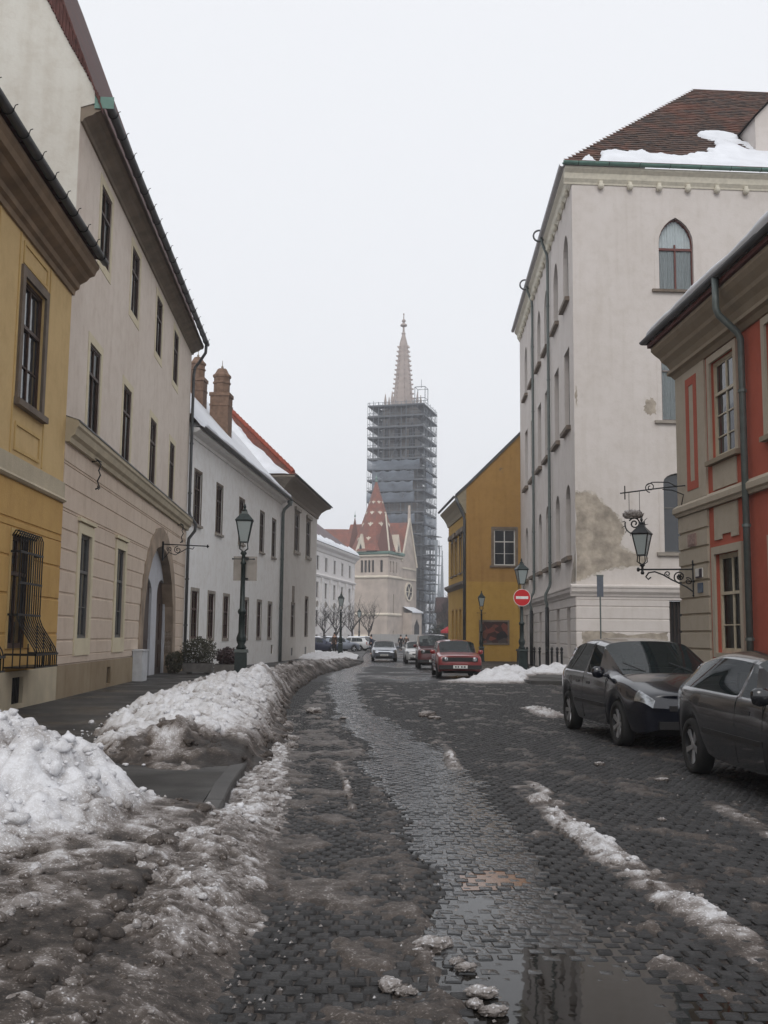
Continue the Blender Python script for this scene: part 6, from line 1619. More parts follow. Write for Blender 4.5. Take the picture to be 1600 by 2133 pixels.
    part('plate_letters', MB().box(nose + .105, nose + .107, -.2, -.14, .41, .47).box(nose + .105, nose + .107, -.1, -.05, .41, .47).box(nose + .105, nose + .107, .02, .08, .41, .47).box(nose + .105, nose + .107, .12, .19, .41, .47) if head == 'round' else MB().box(nose + .03, nose + .032, -.2, .2, .42, .46), PLATETXT, fp, M)['kind'] = 'stuff'
    rp = part('number_plate', MB().box(tail - .02, tail + .02, -.26, .26, .6, .71), PLATE, t, M)
    if detail:
        for s in (0.35, -0.35):
            part('wiper', MB().tube([(cowx - .02, s, belt + .075), (cowx - .22, s - .28, belt + .2)], .009, 4), BLACKPL, t, M)
    if snow:
        X, Y = np.meshgrid(np.linspace(rrx + .1, rfx - .05, 16), np.linspace(-hw * .62, hw * .62, 14))
        Z = H + .02 - .1 * (Y / hw) ** 2 + .07 * fbm(X * 2, Y * 2, 5, 3) * np.clip(6 * (hw * .62 - np.abs(Y)), 0, 1)
        part_o = link('snow_cap', grid_mesh('snow_cap', X, Y, Z), ROOFSNOW, t, M)
        X, Y = np.meshgrid(np.linspace(cowx + .1, nose - .2, 12), np.linspace(-hw * .65, hw * .65, 12))
        Z = belt + .03 - .16 * ((X - cowx) / (nose - cowx)) ** 1.5 + .05 * fbm(X * 2, Y * 2, 6, 3)
        link('snow_cap', grid_mesh('snow_cap', X, Y, Z), ROOFSNOW, t, M)
    return t
def heading(dx, dy): return math.atan2(dy, dx)
BLACKCAR = car_paint('dusty_black_paint', (0.005, 0.0062, 0.012, 1), dirt=0.06, rough=0.18, metal=0.0)
CHARCOAL = car_paint('dirty_charcoal_paint', (0.007, 0.0075, 0.010, 1), dirt=0.07, rough=0.2, metal=0.0)
REDCAR = car_paint('faded_red_paint', (0.24, 0.022, 0.022, 1), dirt=0.3, metal=0.0, rough=0.35)
MAROON = car_paint('maroon_paint', (0.09, 0.012, 0.014, 1), dirt=0.3, metal=0.0)
WHITECAR = car_paint('white_paint', (0.55, 0.55, 0.55, 1), dirt=0.35, metal=0.0)
SILVER = car_paint('blue_silver_paint', (0.20, 0.22, 0.26, 1), dirt=0.3, metal=0.5)
NAVY = car_paint('navy_blue_paint', (0.012, 0.018, 0.05, 1), dirt=0.25)
fx, fy, rx_, ry_ = 3.40, 14.86, 3.18, 17.45          # near-side wheels of the black hatchback
dx, dy = fx - rx_, fy - ry_
ln = math.hypot(dx, dy); ux_, uy_ = dx / ln, dy / ln
cx_, cy_ = (fx + rx_) / 2, (fy + ry_) / 2
side = Vector((-uy_, ux_))                              # left of travel = away from the road here
c1 = Vector((cx_, cy_)) + side * 0.76
car('black_hatchback', 'black five-door hatchback parked facing the camera with a swept clear headlight', (c1.x, c1.y, 0.0), heading(ux_, uy_), BLACKCAR, L=4.2, W=1.75, H=1.51, wb=2.608, fo=0.90, belt=0.95, cowl=0.16, wind=0.98, rear=0.42, hoodz=0.74, wr=0.315, trim=None, group='cars parked along the kerb', spokes=7)
d2 = Vector((0.035, -1)).normalized(); s2 = Vector((-d2.y, d2.x))
c2 = Vector((3.57, 11.95)) + d2 * 1.285 + s2 * 0.75
car('charcoal_hatchback', 'dirty charcoal three-door hatchback cut off at the picture edge in front of the black one', (c2.x, c2.y, 0.0), heading(d2.x, d2.y), CHARCOAL, L=4.14, W=1.69, H=1.40, wb=2.57, fo=0.86, belt=0.93, cowl=0.34, wind=1.05, rear=0.50, hoodz=0.70, wr=0.31, doors=2, pillar=0.16, mirx=0.98, group='cars parked along the kerb', rw=0.74)
car('red_hatchback', 'old faded red boxy hatchback with round headlights and a white plate', (2.80, 40.2, roadz(40)), heading(0.02, -1), REDCAR, L=3.98, W=1.67, H=1.42, wb=2.47, fo=0.80, belt=0.90, cowl=0.02, wind=0.62, rear=0.32, hoodz=0.83, boxy=1, head='round', wr=0.29, rw=0.80, nose_w=0.95, group='cars parked along the kerb')
car('offroad_car', 'boxy dark red off-road car standing behind the red hatchback', (2.62, 54.8, roadz(55)), heading(0.0, -1), MAROON, L=4.0, W=1.72, H=1.78, wb=2.5, fo=0.75, belt=1.12, cowl=0.0, wind=0.35, rear=0.18, hoodz=1.02, boxy=1, head='round', wr=0.36, rw=0.86, nose_w=0.97, group='cars parked along the kerb', detail=False, sillz=0.4)
car('white_hatchback', 'small white hatchback parked beyond the boxy off-road car', (2.2, 67.0, roadz(67)), heading(0.02, -1), WHITECAR, L=3.9, W=1.66, H=1.42, wb=2.45, fo=0.78, belt=0.9, group='cars parked along the kerb', detail=False)
car('silver_car', 'blue-silver car driving down the middle of the street towards the camera', (0.1, 71.5, roadz(71)), heading(0.01, -1), SILVER, L=4.3, W=1.74, H=1.40, wb=2.6, fo=0.85, belt=0.9, group='cars in the street', detail=False)
for x, y, a, pt, nm, lb, sn in ((-5.9, 94, 20, NAVY, 'navy_car', 'navy blue car at the edge of the square, close to the grey house corner', True), (-4.3, 102, 35, SILVER, 'grey_car', 'snow-topped grey car parked askew behind the slender lamp post', True),
                            (-3.3, 108, 160, WHITECAR, 'white_car', 'snow-topped white car parked on the square right of the slender lamp post', True), (-7.4, 108, 30, BLACKCAR, 'black_car', 'snow-topped black car deep in the square behind the navy one', True), (-1.7, 116, 10, CHARCOAL, 'dark_car', 'dark snow-topped car parked beside the driving silver car', True)):
    car(nm, lb, (x, y, -0.18), R(a), pt, L=4.2, W=1.72, H=1.42, wb=2.55, fo=0.82, belt=0.9, group='cars parked on the square', detail=False, snow=sn)

# ---------------------------------------------------------------- lamp posts and signs
def lantern_parts(t, M, z, s=1.0, iron=GREENIRON):
    """four-sided tapering lantern with arms below and a peaked cap"""
    ar = MB()
    for k in range(4):
        a = math.pi / 4 + k * math.pi / 2
        ar.tube([(0.03 * math.cos(a), 0.03 * math.sin(a), z), (0.15 * s * math.cos(a), 0.15 * s * math.sin(a), z + .07 * s), (0.13 * s * math.cos(a), 0.13 * s * math.sin(a), z + .26 * s)], .014, 5)
    part('lantern_arms', ar, iron, t, M)['kind'] = 'stuff'
    z0, z1 = z + .26 * s, z + .78 * s
    w0, w1 = .105 * s, .20 * s
    fr = MB()
    for sx in (1, -1):
        for sy in (1, -1): fr.tube([(sx * w0, sy * w0, z0), (sx * w1, sy * w1, z1)], .014 * s + .003, 4)
    fr.frustum(0, 0, z0 - .03, z0, w0 * 1.15, w0 * 1.15, w0 * 1.1, w0 * 1.1).frustum(0, 0, z1, z1 + .03, w1 * 1.08, w1 * 1.08, w1 * 1.18, w1 * 1.18)
    L = part('lantern', fr, iron, t, M)
    for k in range(4):
        g = MB().add([(-w0, -w0, z0), (w0, -w0, z0), (w1, -w1, z1), (-w1, -w1, z1)], [(0, 1, 2, 3)])
        part('pane', g, LAMPGLASS, L, M @ Matrix.Rotation(k * math.pi / 2, 4, 'Z'))
    part('lamp_bulb', MB().lathe([(.02, 0), (.05, .08), (.06, .2), (.02, .28)], 8, 0, 0, z0 + .05), LAMPGLASS, L, M, True)
    part('lantern_roof', MB().frustum(0, 0, z1 + .03, z1 + .2 * s, w1 * 1.2, w1 * 1.2, w1 * .5, w1 * .5).frustum(0, 0, z1 + .2 * s, z1 + .27 * s, w1 * .46, w1 * .46, w1 * .36, w1 * .36)
         .lathe([(w1 * .3, 0), (w1 * .34, .04), (w1 * .12, .08), (w1 * .2, .12), (.012, .2)], 8, 0, 0, z1 + .27 * s), iron, t, M)
def lamp_post(name, label, x, y, z, h=4.75, rot=0.0, group='cast-iron street lamps'):
    t = thing(name, label, 'street lamp', (x, y, z), rot, group)
    M = WM[t.name]
    zl = h - 1.18
    part('plinth', MB().frustum(0, 0, -.15, .12, .21, .21, .19, .19).frustum(0, 0, .12, .92, .17, .17, .15, .15).frustum(0, 0, .92, 1.0, .19, .19, .17, .17), GREENIRON, t, M)
    part('plinth_panel', MB().box(-.1, .1, -.178, -.165, .2, .82), GREENIRON, t, M)
    part('column', MB().lathe([(.12, 1.0), (.14, 1.04), (.09, 1.12), (.125, 1.22), (.13, 1.3), (.085, 1.42), (.078, 1.9), (.10, 1.92), (.115, 1.97), (.10, 2.02), (.068, 2.05), (.055, zl - .35), (.075, zl - .33), (.075, zl - .28), (.05, zl - .26), (.045, zl - .1), (.085, zl - .06), (.06, zl)], 14), GREENIRON, t, M, True)
    part('ladder_bar', MB().tube([(-.26, 0, zl - .2), (.26, 0, zl - .2)], .014, 6).lathe([(.025, -.02), (.03, 0), (.025, .02)], 6, -.27, 0, zl - .2).lathe([(.025, -.02), (.03, 0), (.025, .02)], 6, .27, 0, zl - .2), GREENIRON, t, M)
    lantern_parts(t, M, zl)
    return t
SIGNBACK = simple('sign_back_grey', srgb(150, 144, 138), 0.5, metal=0.3, noise=0.08)
lamp_post('street_lamp', 'big dark green cast-iron lamp post behind the snow bank carrying a square sign plate', -3.66, 27.0, 0.1, 4.72, 0.1)
sg = thing('road_sign', 'plain grey back of a square road sign clamped to the big lamp post', 'road sign', (-3.63, 27.16, 3.2))
part('plate', MB().box(-.31, .31, -.008, .008, -.32, .32), SIGNBACK, sg)
part('sign_face', MB().box(-.3, .3, .0085, .011, -.31, .31), simple('sign_face_blue', srgb(40, 70, 140), 0.4), sg)
part('clamp', MB().box(-.09, .09, -.09, -.009, .25, .29), IRON, sg); part('clamp', MB().box(-.09, .09, -.09, -.009, -.29, -.25), IRON, sg)
lamp_post('street_lamp', 'dark lamp post with the round no-entry sign standing in the snow heap', 5.34, 40.0, 0.02, 4.42, 0.15)
ne = thing('no_entry_sign', 'round red no-entry sign with a white bar on the lamp post', 'road sign', (5.34, 39.86, 2.98))
b = MB().lathe([(.33, -.008), (.33, .008)], 40); b.v = [(x, z, y) for x, y, z in b.v]
part('disc', b, simple('sign_white_rim', (0.7, 0.7, 0.68, 1), 0.4), ne)
b = MB().lathe([(.312, -.0), (.312, .003)], 40); b.v = [(x, -.0085 - z, y) for x, y, z in b.v]
part('red_field', b, simple('sign_red', srgb(190, 24, 32), 0.4, noise=0.05), ne)
part('white_bar', MB().box(-.235, .235, -.0145, -.012, -.052, .052), simple('sign_white', (0.75, 0.75, 0.74, 1), 0.4), ne)
part('clamp', MB().box(-.08, .08, .009, .1, -.03, .03), IRON, ne)
lamp_post('street_lamp', 'slim dark lamp post in front of the poster on the ochre house', 6.40, 67.5, -.2, 4.55)
lamp_post('street_lamp', 'slender black lamp post on the snow mound by the square', -2.95, 73.0, -.1, 4.5)
lamp_post('street_lamp', 'faint far lamp post in front of the church tower', -2.45, 108.0, -.2, 4.4)
sp_ = thing('sign_post', 'thin grey post with a narrow upright sign panel before the corner house', 'sign post', (8.25, 39.4, 0.0))
part('post', MB().tube([(0, 0, 0), (0, 0, 3.1)], .03, 8), GREYPIPE, sp_)
part('sign_panel', MB().box(-.12, .12, -.02, .02, 3.02, 3.8), simple('blue_grey_sign', srgb(92, 98, 108), 0.5), sp_)
part('panel_cap', MB().box(-.13, .13, -.03, .03, 3.8, 3.86), GREYPIPE, sp_)
for i, px in enumerate((1177, 1167, 1155, 1145, 1127, 1115, 1098)):
    yb = [42.2, 43.4, 45.0, 46.4, 49, 51, 54][i]
    t = thing('bollard', ['black iron bollard at the end of the row closest to the black hatchback', 'black iron bollard, second in the row from the black hatchback', 'black iron bollard, third in the row from the black hatchback', 'black iron bollard in the middle of the row along the corner house', 'black iron bollard, third in the row from the no-entry lamp post', 'black iron bollard, second in the row from the no-entry lamp post', 'black iron bollard half behind the no-entry lamp post'][i], 'bollard', (7.28 + 0.02 * (yb - 44), yb, roadz(yb) + .1), 0, 'bollards along the corner house')
    part('shaft', MB().lathe([(.075, 0), (.075, .1), (.05, .13), (.045, .8), (.065, .84), (.065, .88), (.05, .9)], 10), IRON, t, None, True)
    part('knob', MB().lathe([(.03, .9), (.06, .95), (.065, 1.0), (.04, 1.06), (.01, 1.08)], 10), IRON, t, None, True)
# lantern bracket on the red house
wl0 = F1 @ Vector((0.95, -0.05, 2.9))
lb = thing('wall_lantern', 'black wrought-iron lantern on a scrolled bracket at the red house corner', 'wall lantern', wl0)
dirv = Vector((-1.0, 0.55, 0)).normalized()
ML = Matrix(((dirv.x, -dirv.y, 0, wl0.x), (dirv.y, dirv.x, 0, wl0.y), (0, 0, 1, wl0.z), (0, 0, 0, 1)))
part('wall_bar', MB().box(-.02, .02, -.025, .025, -.36, .36).lathe([(.02, 0), (.04, .03), (.01, .08)], 6, 0, 0, .36).lathe([(.01, -.08), (.04, -.03), (.02, 0)], 6, 0, 0, -.36), IRON, lb, ML)
part('arm', MB().tube([(0, 0, .22), (1.28, 0, .24)], .022, 6).lathe([(.02, -.05), (.04, -.02), (.04, .02), (.02, .05)], 6, 1.3, 0, .24), IRON, lb, ML)
def spiral(cx, cz, r0, r1, a0, turns, n=18): return [(cx + (r0 + (r1 - r0) * i / n) * math.cos(a0 + turns * 2 * math.pi * i / n), 0, cz + (r0 + (r1 - r0) * i / n) * math.sin(a0 + turns * 2 * math.pi * i / n)) for i in range(n + 1)]
part('scroll', MB().tube([(0.02, 0, -.3), (.15, 0, -.2), (.3, 0, -.12), (.5, 0, -.02), (.7, 0, .1), (.9, 0, .18), (1.05, 0, .16), (1.12, 0, .06), (1.06, 0, .0), (1.0, 0, .05)], .02, 6), IRON, lb, ML)
part('scroll', MB().tube(spiral(.32, .05, .15, .03, -1.9, 1.6), .017, 6), IRON, lb, ML)
part('scroll', MB().tube(spiral(.60, .12, .08, .02, -2.2, 1.4), .015, 6), IRON, lb, ML)
part('scroll', MB().tube(spiral(.12, -.06, .09, .02, 1.0, 1.4), .015, 6), IRON, lb, ML)
fl_ = MB()
for k in range(6):
    a = k * math.pi / 3
    fl_.tube([(.32, 0, .05), (.32 + .05 * math.cos(a), .0, .05 + .05 * math.sin(a)), (.32 + .075 * math.cos(a + .3), 0, .05 + .075 * math.sin(a + .3))], [.012, .02, .004], 5)
part('leaf_rosette', fl_, IRON, lb, ML)
ML2 = ML @ T(1.2, 0, .24)
part('lantern_socket', MB().lathe([(.03, -.12), (.05, -.08), (.03, -.04), (.03, .06), (.07, .1), (.04, .14)], 8), IRON, lb, ML2)
lantern_parts(lb, ML2, .12, 0.92, IRON)
# hanging iron sign above it, a lump of snow on its wreath
hs0 = F1 @ Vector((0.55, -0.05, 5.05))
hsn = thing('hanging_sign', 'wrought-iron wreath sign with a lump of snow hanging from a scrolled arm', 'hanging sign', hs0)
MH = Matrix(((dirv.x, -dirv.y, 0, hs0.x), (dirv.y, dirv.x, 0, hs0.y), (0, 0, 1, hs0.z), (0, 0, 0, 1)))
part('arm', MB().tube([(0, 0, .12), (.5, 0, .1), (1.6, 0, .02)], .017, 6).tube([(1.48, 0, -.14), (1.48, 0, .2)], .016, 5), IRON, hsn, MH)
part('scroll', MB().tube(spiral(.85, .13, .13, .03, -1.5, 1.5), .014, 5), IRON, hsn, MH)
part('scroll', MB().tube([(.2, 0, .1), (.4, 0, .22), (.6, 0, .24), (.8, 0, .25), (.95, 0, .18)], .014, 5), IRON, hsn, MH)
part('scroll', MB().tube([(.1, 0, -.35), (.05, 0, -.1), (.3, 0, .02), (.55, 0, .06)], .014, 5), IRON, hsn, MH)
part('rod', MB().tube([(1.38, 0, .02), (1.38, 0, -.5)], .007, 4), IRON, hsn, MH)
part('rod', MB().tube([(1.12, 0, .04), (1.12, 0, -.5)], .007, 4), IRON, hsn, MH)
part('wreath', MB().tube([(1.25 + .24 * math.sin(a), 0, -.76 + .25 * math.cos(a)) for a in [i * math.pi / 12 for i in range(5, 20)]], .018, 6), IRON, hsn, MH)
part('wreath_scroll', MB().tube(spiral(1.25, -.75, .15, .03, 0.5, 1.6), .02, 6), IRON, hsn, MH)
tw = MB()
for k in range(14):
    a = k * 2 * math.pi / 14
    tw.tube([(1.25 + .25 * math.sin(a), 0, -.74 + .25 * math.cos(a)), (1.25 + .34 * math.sin(a + .12), .01, -.74 + .34 * math.cos(a + .12))], [.012, .004], 4)
part('wreath_leaves', tw, IRON, hsn, MH)['kind'] = 'stuff'
o = link('snow_cap', lm[0], None, hsn, MH @ T(1.28, 0, -.56) @ Matrix.Diagonal((.19, .13, .24, 1)))
# iron arm over the carriage gate
ia0 = FL @ Vector((13.1, -0.08, 4.4))
ia = thing('iron_arm', 'empty wrought-iron sign arm sticking out over the carriage gate', 'sign arm', ia0)
MI = Matrix(((1, 0, 0, ia0.x), (0, 1, 0, ia0.y), (0, 0, 1, ia0.z), (0, 0, 0, 1)))
part('bar', MB().tube([(0, 0, .06), (1.55, 0, .0)], .02, 6).box(-.03, .03, -.03, .03, -.5, .15).lathe([(.01, -.06), (.04, 0), (.01, .06)], 6, 1.5, 0, .0), IRON, ia, MI)
part('scroll', MB().tube(spiral(.5, -.13, .13, .03, 1.5, 1.5), .014, 5), IRON, ia, MI)
part('scroll', MB().tube([(.02, 0, -.45), (.2, 0, -.22), (.42, 0, -.3), (.6, 0, -.2), (.85, 0, -.06), (1.0, 0, -.1), (1.05, 0, -.03)], .014, 5), IRON, ia, MI)
part('scroll', MB().tube(spiral(.22, -.1, .09, .02, 2.5, 1.4), .012, 5), IRON, ia, MI)

# ---------------------------------------------------------------- planters
def leaf_cloud(n, rx, ry, rz, size, seed, cz=0.0, shell=0.45):
    q = random.Random(seed); b = MB()
    for i in range(n):
        while True:
            p = Vector((q.uniform(-1, 1), q.uniform(-1, 1), q.uniform(-1, 1)))
            if shell < p.length < 1.0: break
        k = 1 + 0.25 * (float(vnoise(np.array(p.x * 2.2 + seed), np.array(p.y * 2.2 + p.z * 1.7), seed)) - .5) * 2
        c = Vector((p.x * rx * k, p.y * ry * k, cz + p.z * rz * k))
        u = Vector((q.uniform(-1, 1), q.uniform(-1, 1), q.uniform(-1, 1))).normalized(); w = u.orthogonal().normalized()
        s = size * q.uniform(.6, 1.3)
        b.add([c - u * s, c + w * s * .45, c + u * s, c - w * s * .45], [(0, 1, 2, 3)])
    return b
LEAF = simple('dark_winter_leaf', (0.045, 0.042, 0.022, 1), 0.6, noise=0.5, nscale=9)
LEAF2 = simple('purple_brown_leaf', (0.05, 0.028, 0.028, 1), 0.6, noise=0.5, nscale=9)
CONC = simple('planter_concrete', (0.16, 0.15, 0.14, 1), 0.85, noise=0.2, bump=0.4)
for nm, lb_, x, y, w, sh, mt in (('planter', 'rectangular concrete planter with a wide round evergreen bush beside the drainpipe', -6.55, 37.2, .48, (.66, .5, .48), LEAF), ('planter', 'rectangular concrete planter with a low dark reddish shrub, close to the lamp post', -5.35, 36.0, .38, (.38, .34, .3), LEAF2)):
    t = thing(nm, lb_, 'planter', (x, y, .1), 0.05, 'planters by the carriage gate')
    part('box', MB().frustum(0, 0, 0.03, .34, w, .28, w + .05, .32), CONC, t)
    part('foot', MB().box(-w * .8, -w * .5, -.2, .2, -.02, .03), CONC, t); part('foot', MB().box(w * .5, w * .8, -.2, .2, -.02, .03), CONC, t)
    part('soil', MB().box(-w, w, -.26, .26, .34, .36), simple('dark_soil', (0.02, 0.016, 0.012, 1), 0.95), t)
    part('stem', MB().tube([(0, 0, .3), (.03, 0, .6)], .03, 6), simple('bark', (0.05, 0.04, 0.032, 1), 0.9), t)
    part('foliage', leaf_cloud(2600, *sh, .045, 5, .36 + sh[2] * .8), mt, t)['kind'] = 'stuff'
t = thing('shrub', 'small dark shrub drooping against the wall below the drainpipe', 'shrub', (-7.35, 37.0, .1))
part('foliage', leaf_cloud(1400, .34, .34, .42, .045, 8, .4), LEAF, t)['kind'] = 'stuff'
part('stem', MB().tube([(0, 0, -.02), (0, 0, .4)], .03, 6), simple('bark', (0.05, 0.04, 0.032, 1), 0.9), t)

# ---------------------------------------------------------------- palace on the square
PALW = plaster('palace_white_plaster', srgb(230, 226, 224), amount=0.15, streak=0.1)
x5, y5 = -9.9, 153.0
F5 = frame(x5, y5, 0.175, 1)
h5 = thing('baroque_palace', 'white three-storey baroque palace with pilasters under a grey-violet tiled roof', 'palace', (x5, y5, -.4))
cols5 = [-8.4, -4.2, 0.6, 6.2, 12.2, 18.0, 24.0]
ho5 = []
for u in cols5: ho5 += [hole(u - .75, u + .75, 11.0, 13.1), hole(u - .75, u + .75, 6.9, 9.2), hole(u - .75, u + .75, 2.6, 5.0), hole(u - .7, u + .7, -.2, 1.4)]
part('wall', wall_mb(-12, 28.4, -.6, 14.2, ho5, .3), PALW, h5, F5)
part('end_wall', MB().add([(28.4, 0, -.6), (28.4, 14, -.6), (28.4, 14, 15), (28.4, 0, 15)], [(0, 1, 2, 3)]), PALW, h5, F5)
part('cornice', extrude([(-.02, 13.7), (.15, 13.8), (.3, 14.2), (.7, 14.6), (.8, 14.95), (-.02, 15.0)], [(-12, 0), (28.4, 0), (28.4, 14)]), PALW, h5, F5)
part('string_course', extrude([(-.02, 9.9), (.2, 10.0), (.3, 10.25), (.2, 10.4), (-.02, 10.45)], [(-12, 0), (28.4, 0)]), PALW, h5, F5)
for i, u in enumerate(cols5):
    for z, hh in ((11.0, 2.1), (6.9, 2.3), (2.6, 2.4), (-.2, 1.6)):
        window(h5, F5, u, z, 1.5 if z > 0 else 1.4, hh, surround=(.22, .06, PALW), recess=.15, rows=(.6,))
    nx_ = cols5[i + 1] if i < len(cols5) - 1 else u + 6
    part('pilaster', MB().box((u + nx_) / 2 - .45, (u + nx_) / 2 + .45, -.14, .004, 1.6, 9.3).box((u + nx_) / 2 - .65, (u + nx_) / 2 + .65, -.24, .004, 9.3, 9.9), PALW, h5, F5)
    b = MB().lathe([(.62, 0), (.62, .1), (.42, .1), (.42, .02)], 16); b.v = [(u + x, -z, 5.95 + y * .75) for x, y, z in b.v]
    part('medallion', b, STONE, h5, F5)
roof(h5, F5, [[(-12, -.8, 15), (29.2, -.8, 15), (22, 8, 22.2), (-12, 8, 22.2)], [(29.2, -.8, 15), (29.2, 16.8, 15), (22, 8, 22.2)], [(29.2, 16.8, 15), (-12, 16.8, 15), (-12, 8, 22.2), (22, 8, 22.2)]], tiles('violet_grey_tiles', srgb(128, 112, 112), srgb(116, 100, 102), srgb(108, 96, 98)))
snow_sheet(h5, F5, -12, 28.6, -.85, 1.5, lambda U, Y: 15.02 + .82 * (np.maximum(Y, -.8) + .8), 120, 14, .3, 51, lambda U, Y, n: Y < -.3 + 2.6 * (n - .25))

# ---------------------------------------------------------------- church
CST = simple('pale_church_stone', srgb(184, 171, 160), 0.85, noise=0.16, nscale=.5, bump=.3, bscale=8)
CST2 = simple('light_church_trim', srgb(210, 200, 184), 0.85, noise=0.1, nscale=.6)
CTILE = tiles('red_church_tiles', srgb(152, 96, 80), srgb(138, 86, 72), srgb(122, 84, 74), sx=.5, sz=.5)
VERD = simple('verdigris_copper', srgb(112, 140, 130), .6, noise=.15)
DARKW = simple('dark_church_opening', (.03, .028, .03, 1), .8)
ch = thing('church', 'pale stone Gothic church with patterned red tile roofs and a spired tower under repair', 'church', (0, 245, -.5))
FC = frame(-8.1, 244.1, 0.913, -0.41)             # north tower: its front runs to the near corner
FW = frame(*(FC @ Vector((10, 0, 0))).xy, 0.41, 0.913)  # west front: runs away to the right
oc = [hole(3.0 + .95 * k, 3.0 + .95 * k + .62, 15.9, 18.8, 'round', .3) for k in range(4)] + [hole(8.0, 8.7, 15.9, 18.8, 'round', .3)]
part('tower_wall', wall_mb(0, 10, -.5, 20.2, oc, .5), CST, ch, FC)
ow = [hole(1.2, 1.9, 15.9, 18.6, 'round', .3), hole(3.0, 3.7, 15.9, 18.6, 'round', .3), hole(4.8, 5.5, 15.9, 18.6, 'round', .3), hole(3.2, 3.9, 6.5, 11.0, 'point', .6), hole(3.2, 3.8, 1.2, 2.4)]
part('tower_wall', wall_mb(0, 8, -.5, 20.2, ow, .5), CST, ch, FW)
part('tower_back', MB().add([(0, 0, -.5), (0, 8, -.5), (0, 8, 20.2), (0, 0, 20.2)], [(0, 3, 2, 1)]).add([(0, 8, -.5), (10, 8, -.5), (10, 8, 20.2), (0, 8, 20.2)], [(0, 3, 2, 1)]), CST, ch, FC)
for h in oc: part('window', MB().box(h['u0'], h['u1'], .45, .5, h['z0'], h['z1']), DARKW, ch, FC)
for h in ow: part('window', MB().box(h['u0'], h['u1'], .45, .5, h['z0'], h['z1']), DARKW, ch, FW)
for z, o_ in ((19.7, .45), (14.7, .35), (6.0, .25), (.9, .4)):
    pr_ = [(-.02, z - .3), (o_ * .5, z - .2), (o_, z), (o_, z + .2), (-.02, z + .5)]
    part('string_course', extrude(pr_, [(0, 0), (10, 0), (10, 8)]), CST2, ch, FC)
part('eaves', extrude([(-.02, 20.1), (.6, 20.2), (.7, 20.6), (.3, 21.0), (-.02, 21.0)], [(0, 8), (0, 0), (10, 0), (10, 8), (0, 8)]), VERD, ch, FC)
cxl, cyl = 5.0, 4.0
def oct_ring(r, z, sq=1.0):
    out = []
    for k in range(8):
        a = math.pi / 8 + k * math.pi / 4
        out.append((cxl + r * math.cos(a), cyl + r * .9 * math.sin(a), z))
    return out
rings = [oct_ring(6.3, 20.9), oct_ring(5.3, 22.8), oct_ring(4.0, 26.2), oct_ring(2.2, 31.4), oct_ring(.12, 38.2)]
polys = []
for a, b_ in zip(rings[:-1], rings[1:]):
    for k in range(8): polys.append([a[k], a[(k + 1) % 8], b_[(k + 1) % 8], b_[k]])
roof(ch, FC, polys, CTILE, 'tower_roof')
part('tower_finial', MB().lathe([(.25, 0), (.35, .3), (.1, .6), (.3, .9), (.05, 1.5), (.04, 2.2)], 8, cxl, cyl, 37.8), VERD, ch, FC)
# light tile motifs on the spire roof
mot = MB().add([(-.28, 0, 0), (0, 0, -.45), (.28, 0, 0), (0, 0, .45)], [(0, 1, 2, 3)]).add([(-.5, 0, .1), (-.3, 0, -.05), (-.12, 0, .1), (-.3, 0, .28)], [(0, 1, 2, 3)]).add([(.12, 0, .1), (.3, 0, -.05), (.5, 0, .1), (.3, 0, .28)], [(0, 1, 2, 3)]).mesh('tile_motif')
for zc, r_, s_ in ((23.9, 4.86, 1.3), (27.4, 3.58, 1.5), (30.2, 2.62, 1.2), (32.8, 1.75, 1.0)):
    for k in range(8):
        a = k * math.pi / 4
        d_ = Vector((math.cos(a), math.sin(a) * .9, 0))
        p_ = Vector((cxl, cyl, zc)) + d_ * (r_ * math.cos(math.pi / 8) + .10)
        one('tile_motif', mot, CST2, ch, FC @ Matrix.Translation(p_) @ Matrix.Rotation(a + math.pi / 2, 4, 'Z') @ Matrix.Rotation(R(-20), 4, 'X') @ Matrix.Scale(s_, 4))
# gablets and corner pinnacle
for M_, u in ((FC, 3.4), (FW, 4.0)):
    gd = part('gablet', MB().prism([(u - 1.4, 20.7), (u + 1.4, 20.7), (u, 25.0)], -1.0, 1.2), CST2, ch, M_)
    part('gablet_window', MB().prism([(u - .3, 20.9), (u + .3, 20.9), (u + .3, 21.8), (u, 22.6), (u - .3, 21.8)], -1.04, -1.0), DARKW, gd, M_)
pn = part('corner_turret_roof', MB().add([(7.0, -.6, 20.8), (10.6, -.6, 20.8), (10.6, 3.0, 20.8), (7.0, 3.0, 20.8), (8.8, 1.2, 29.6)], [(0, 1, 4), (1, 2, 4), (2, 3, 4), (3, 0, 4)]), CTILE, ch, FC)
part('turret_ridge', MB().tube([(10.6, -.6, 20.8), (8.8, 1.2, 29.6)], .2, 5), CST2, pn, FC)
# nave behind: red roofs, west gable with rose window, small pinnacles
part('west_gable', MB().add([(8, 0, -.5), (17.5, 0, -.5), (17.5, 0, 18), (12.6, 0, 29.6), (8, 0, 19)], [(0, 1, 2, 3, 4)]).prism([(12.3, 29), (12.9, 29), (12.6, 33)], -.3, .3), CST, ch, FW)
part('gable_coping', MB().tube([(8, -.1, 19), (12.6, -.1, 29.8)], .28, 5).tube([(12.6, -.1, 29.8), (17.5, -.1, 18)], .28, 5), CST2, ch, FW)
b = MB().lathe([(2.3, 0), (2.3, .3), (1.9, .3), (1.9, .1)], 24); b.v = [(12.4 + x, -z, 11.8 + y) for x, y, z in b.v]
rw_ = part('rose_window', b, CST2, ch, FW)
b = MB().lathe([(1.9, 0), (1.9, .05)], 24); b.v = [(12.4 + x, -z - .1, 11.8 + y) for x, y, z in b.v]
part('rose_glass', b, DARKW, rw_, FW)
b = MB()
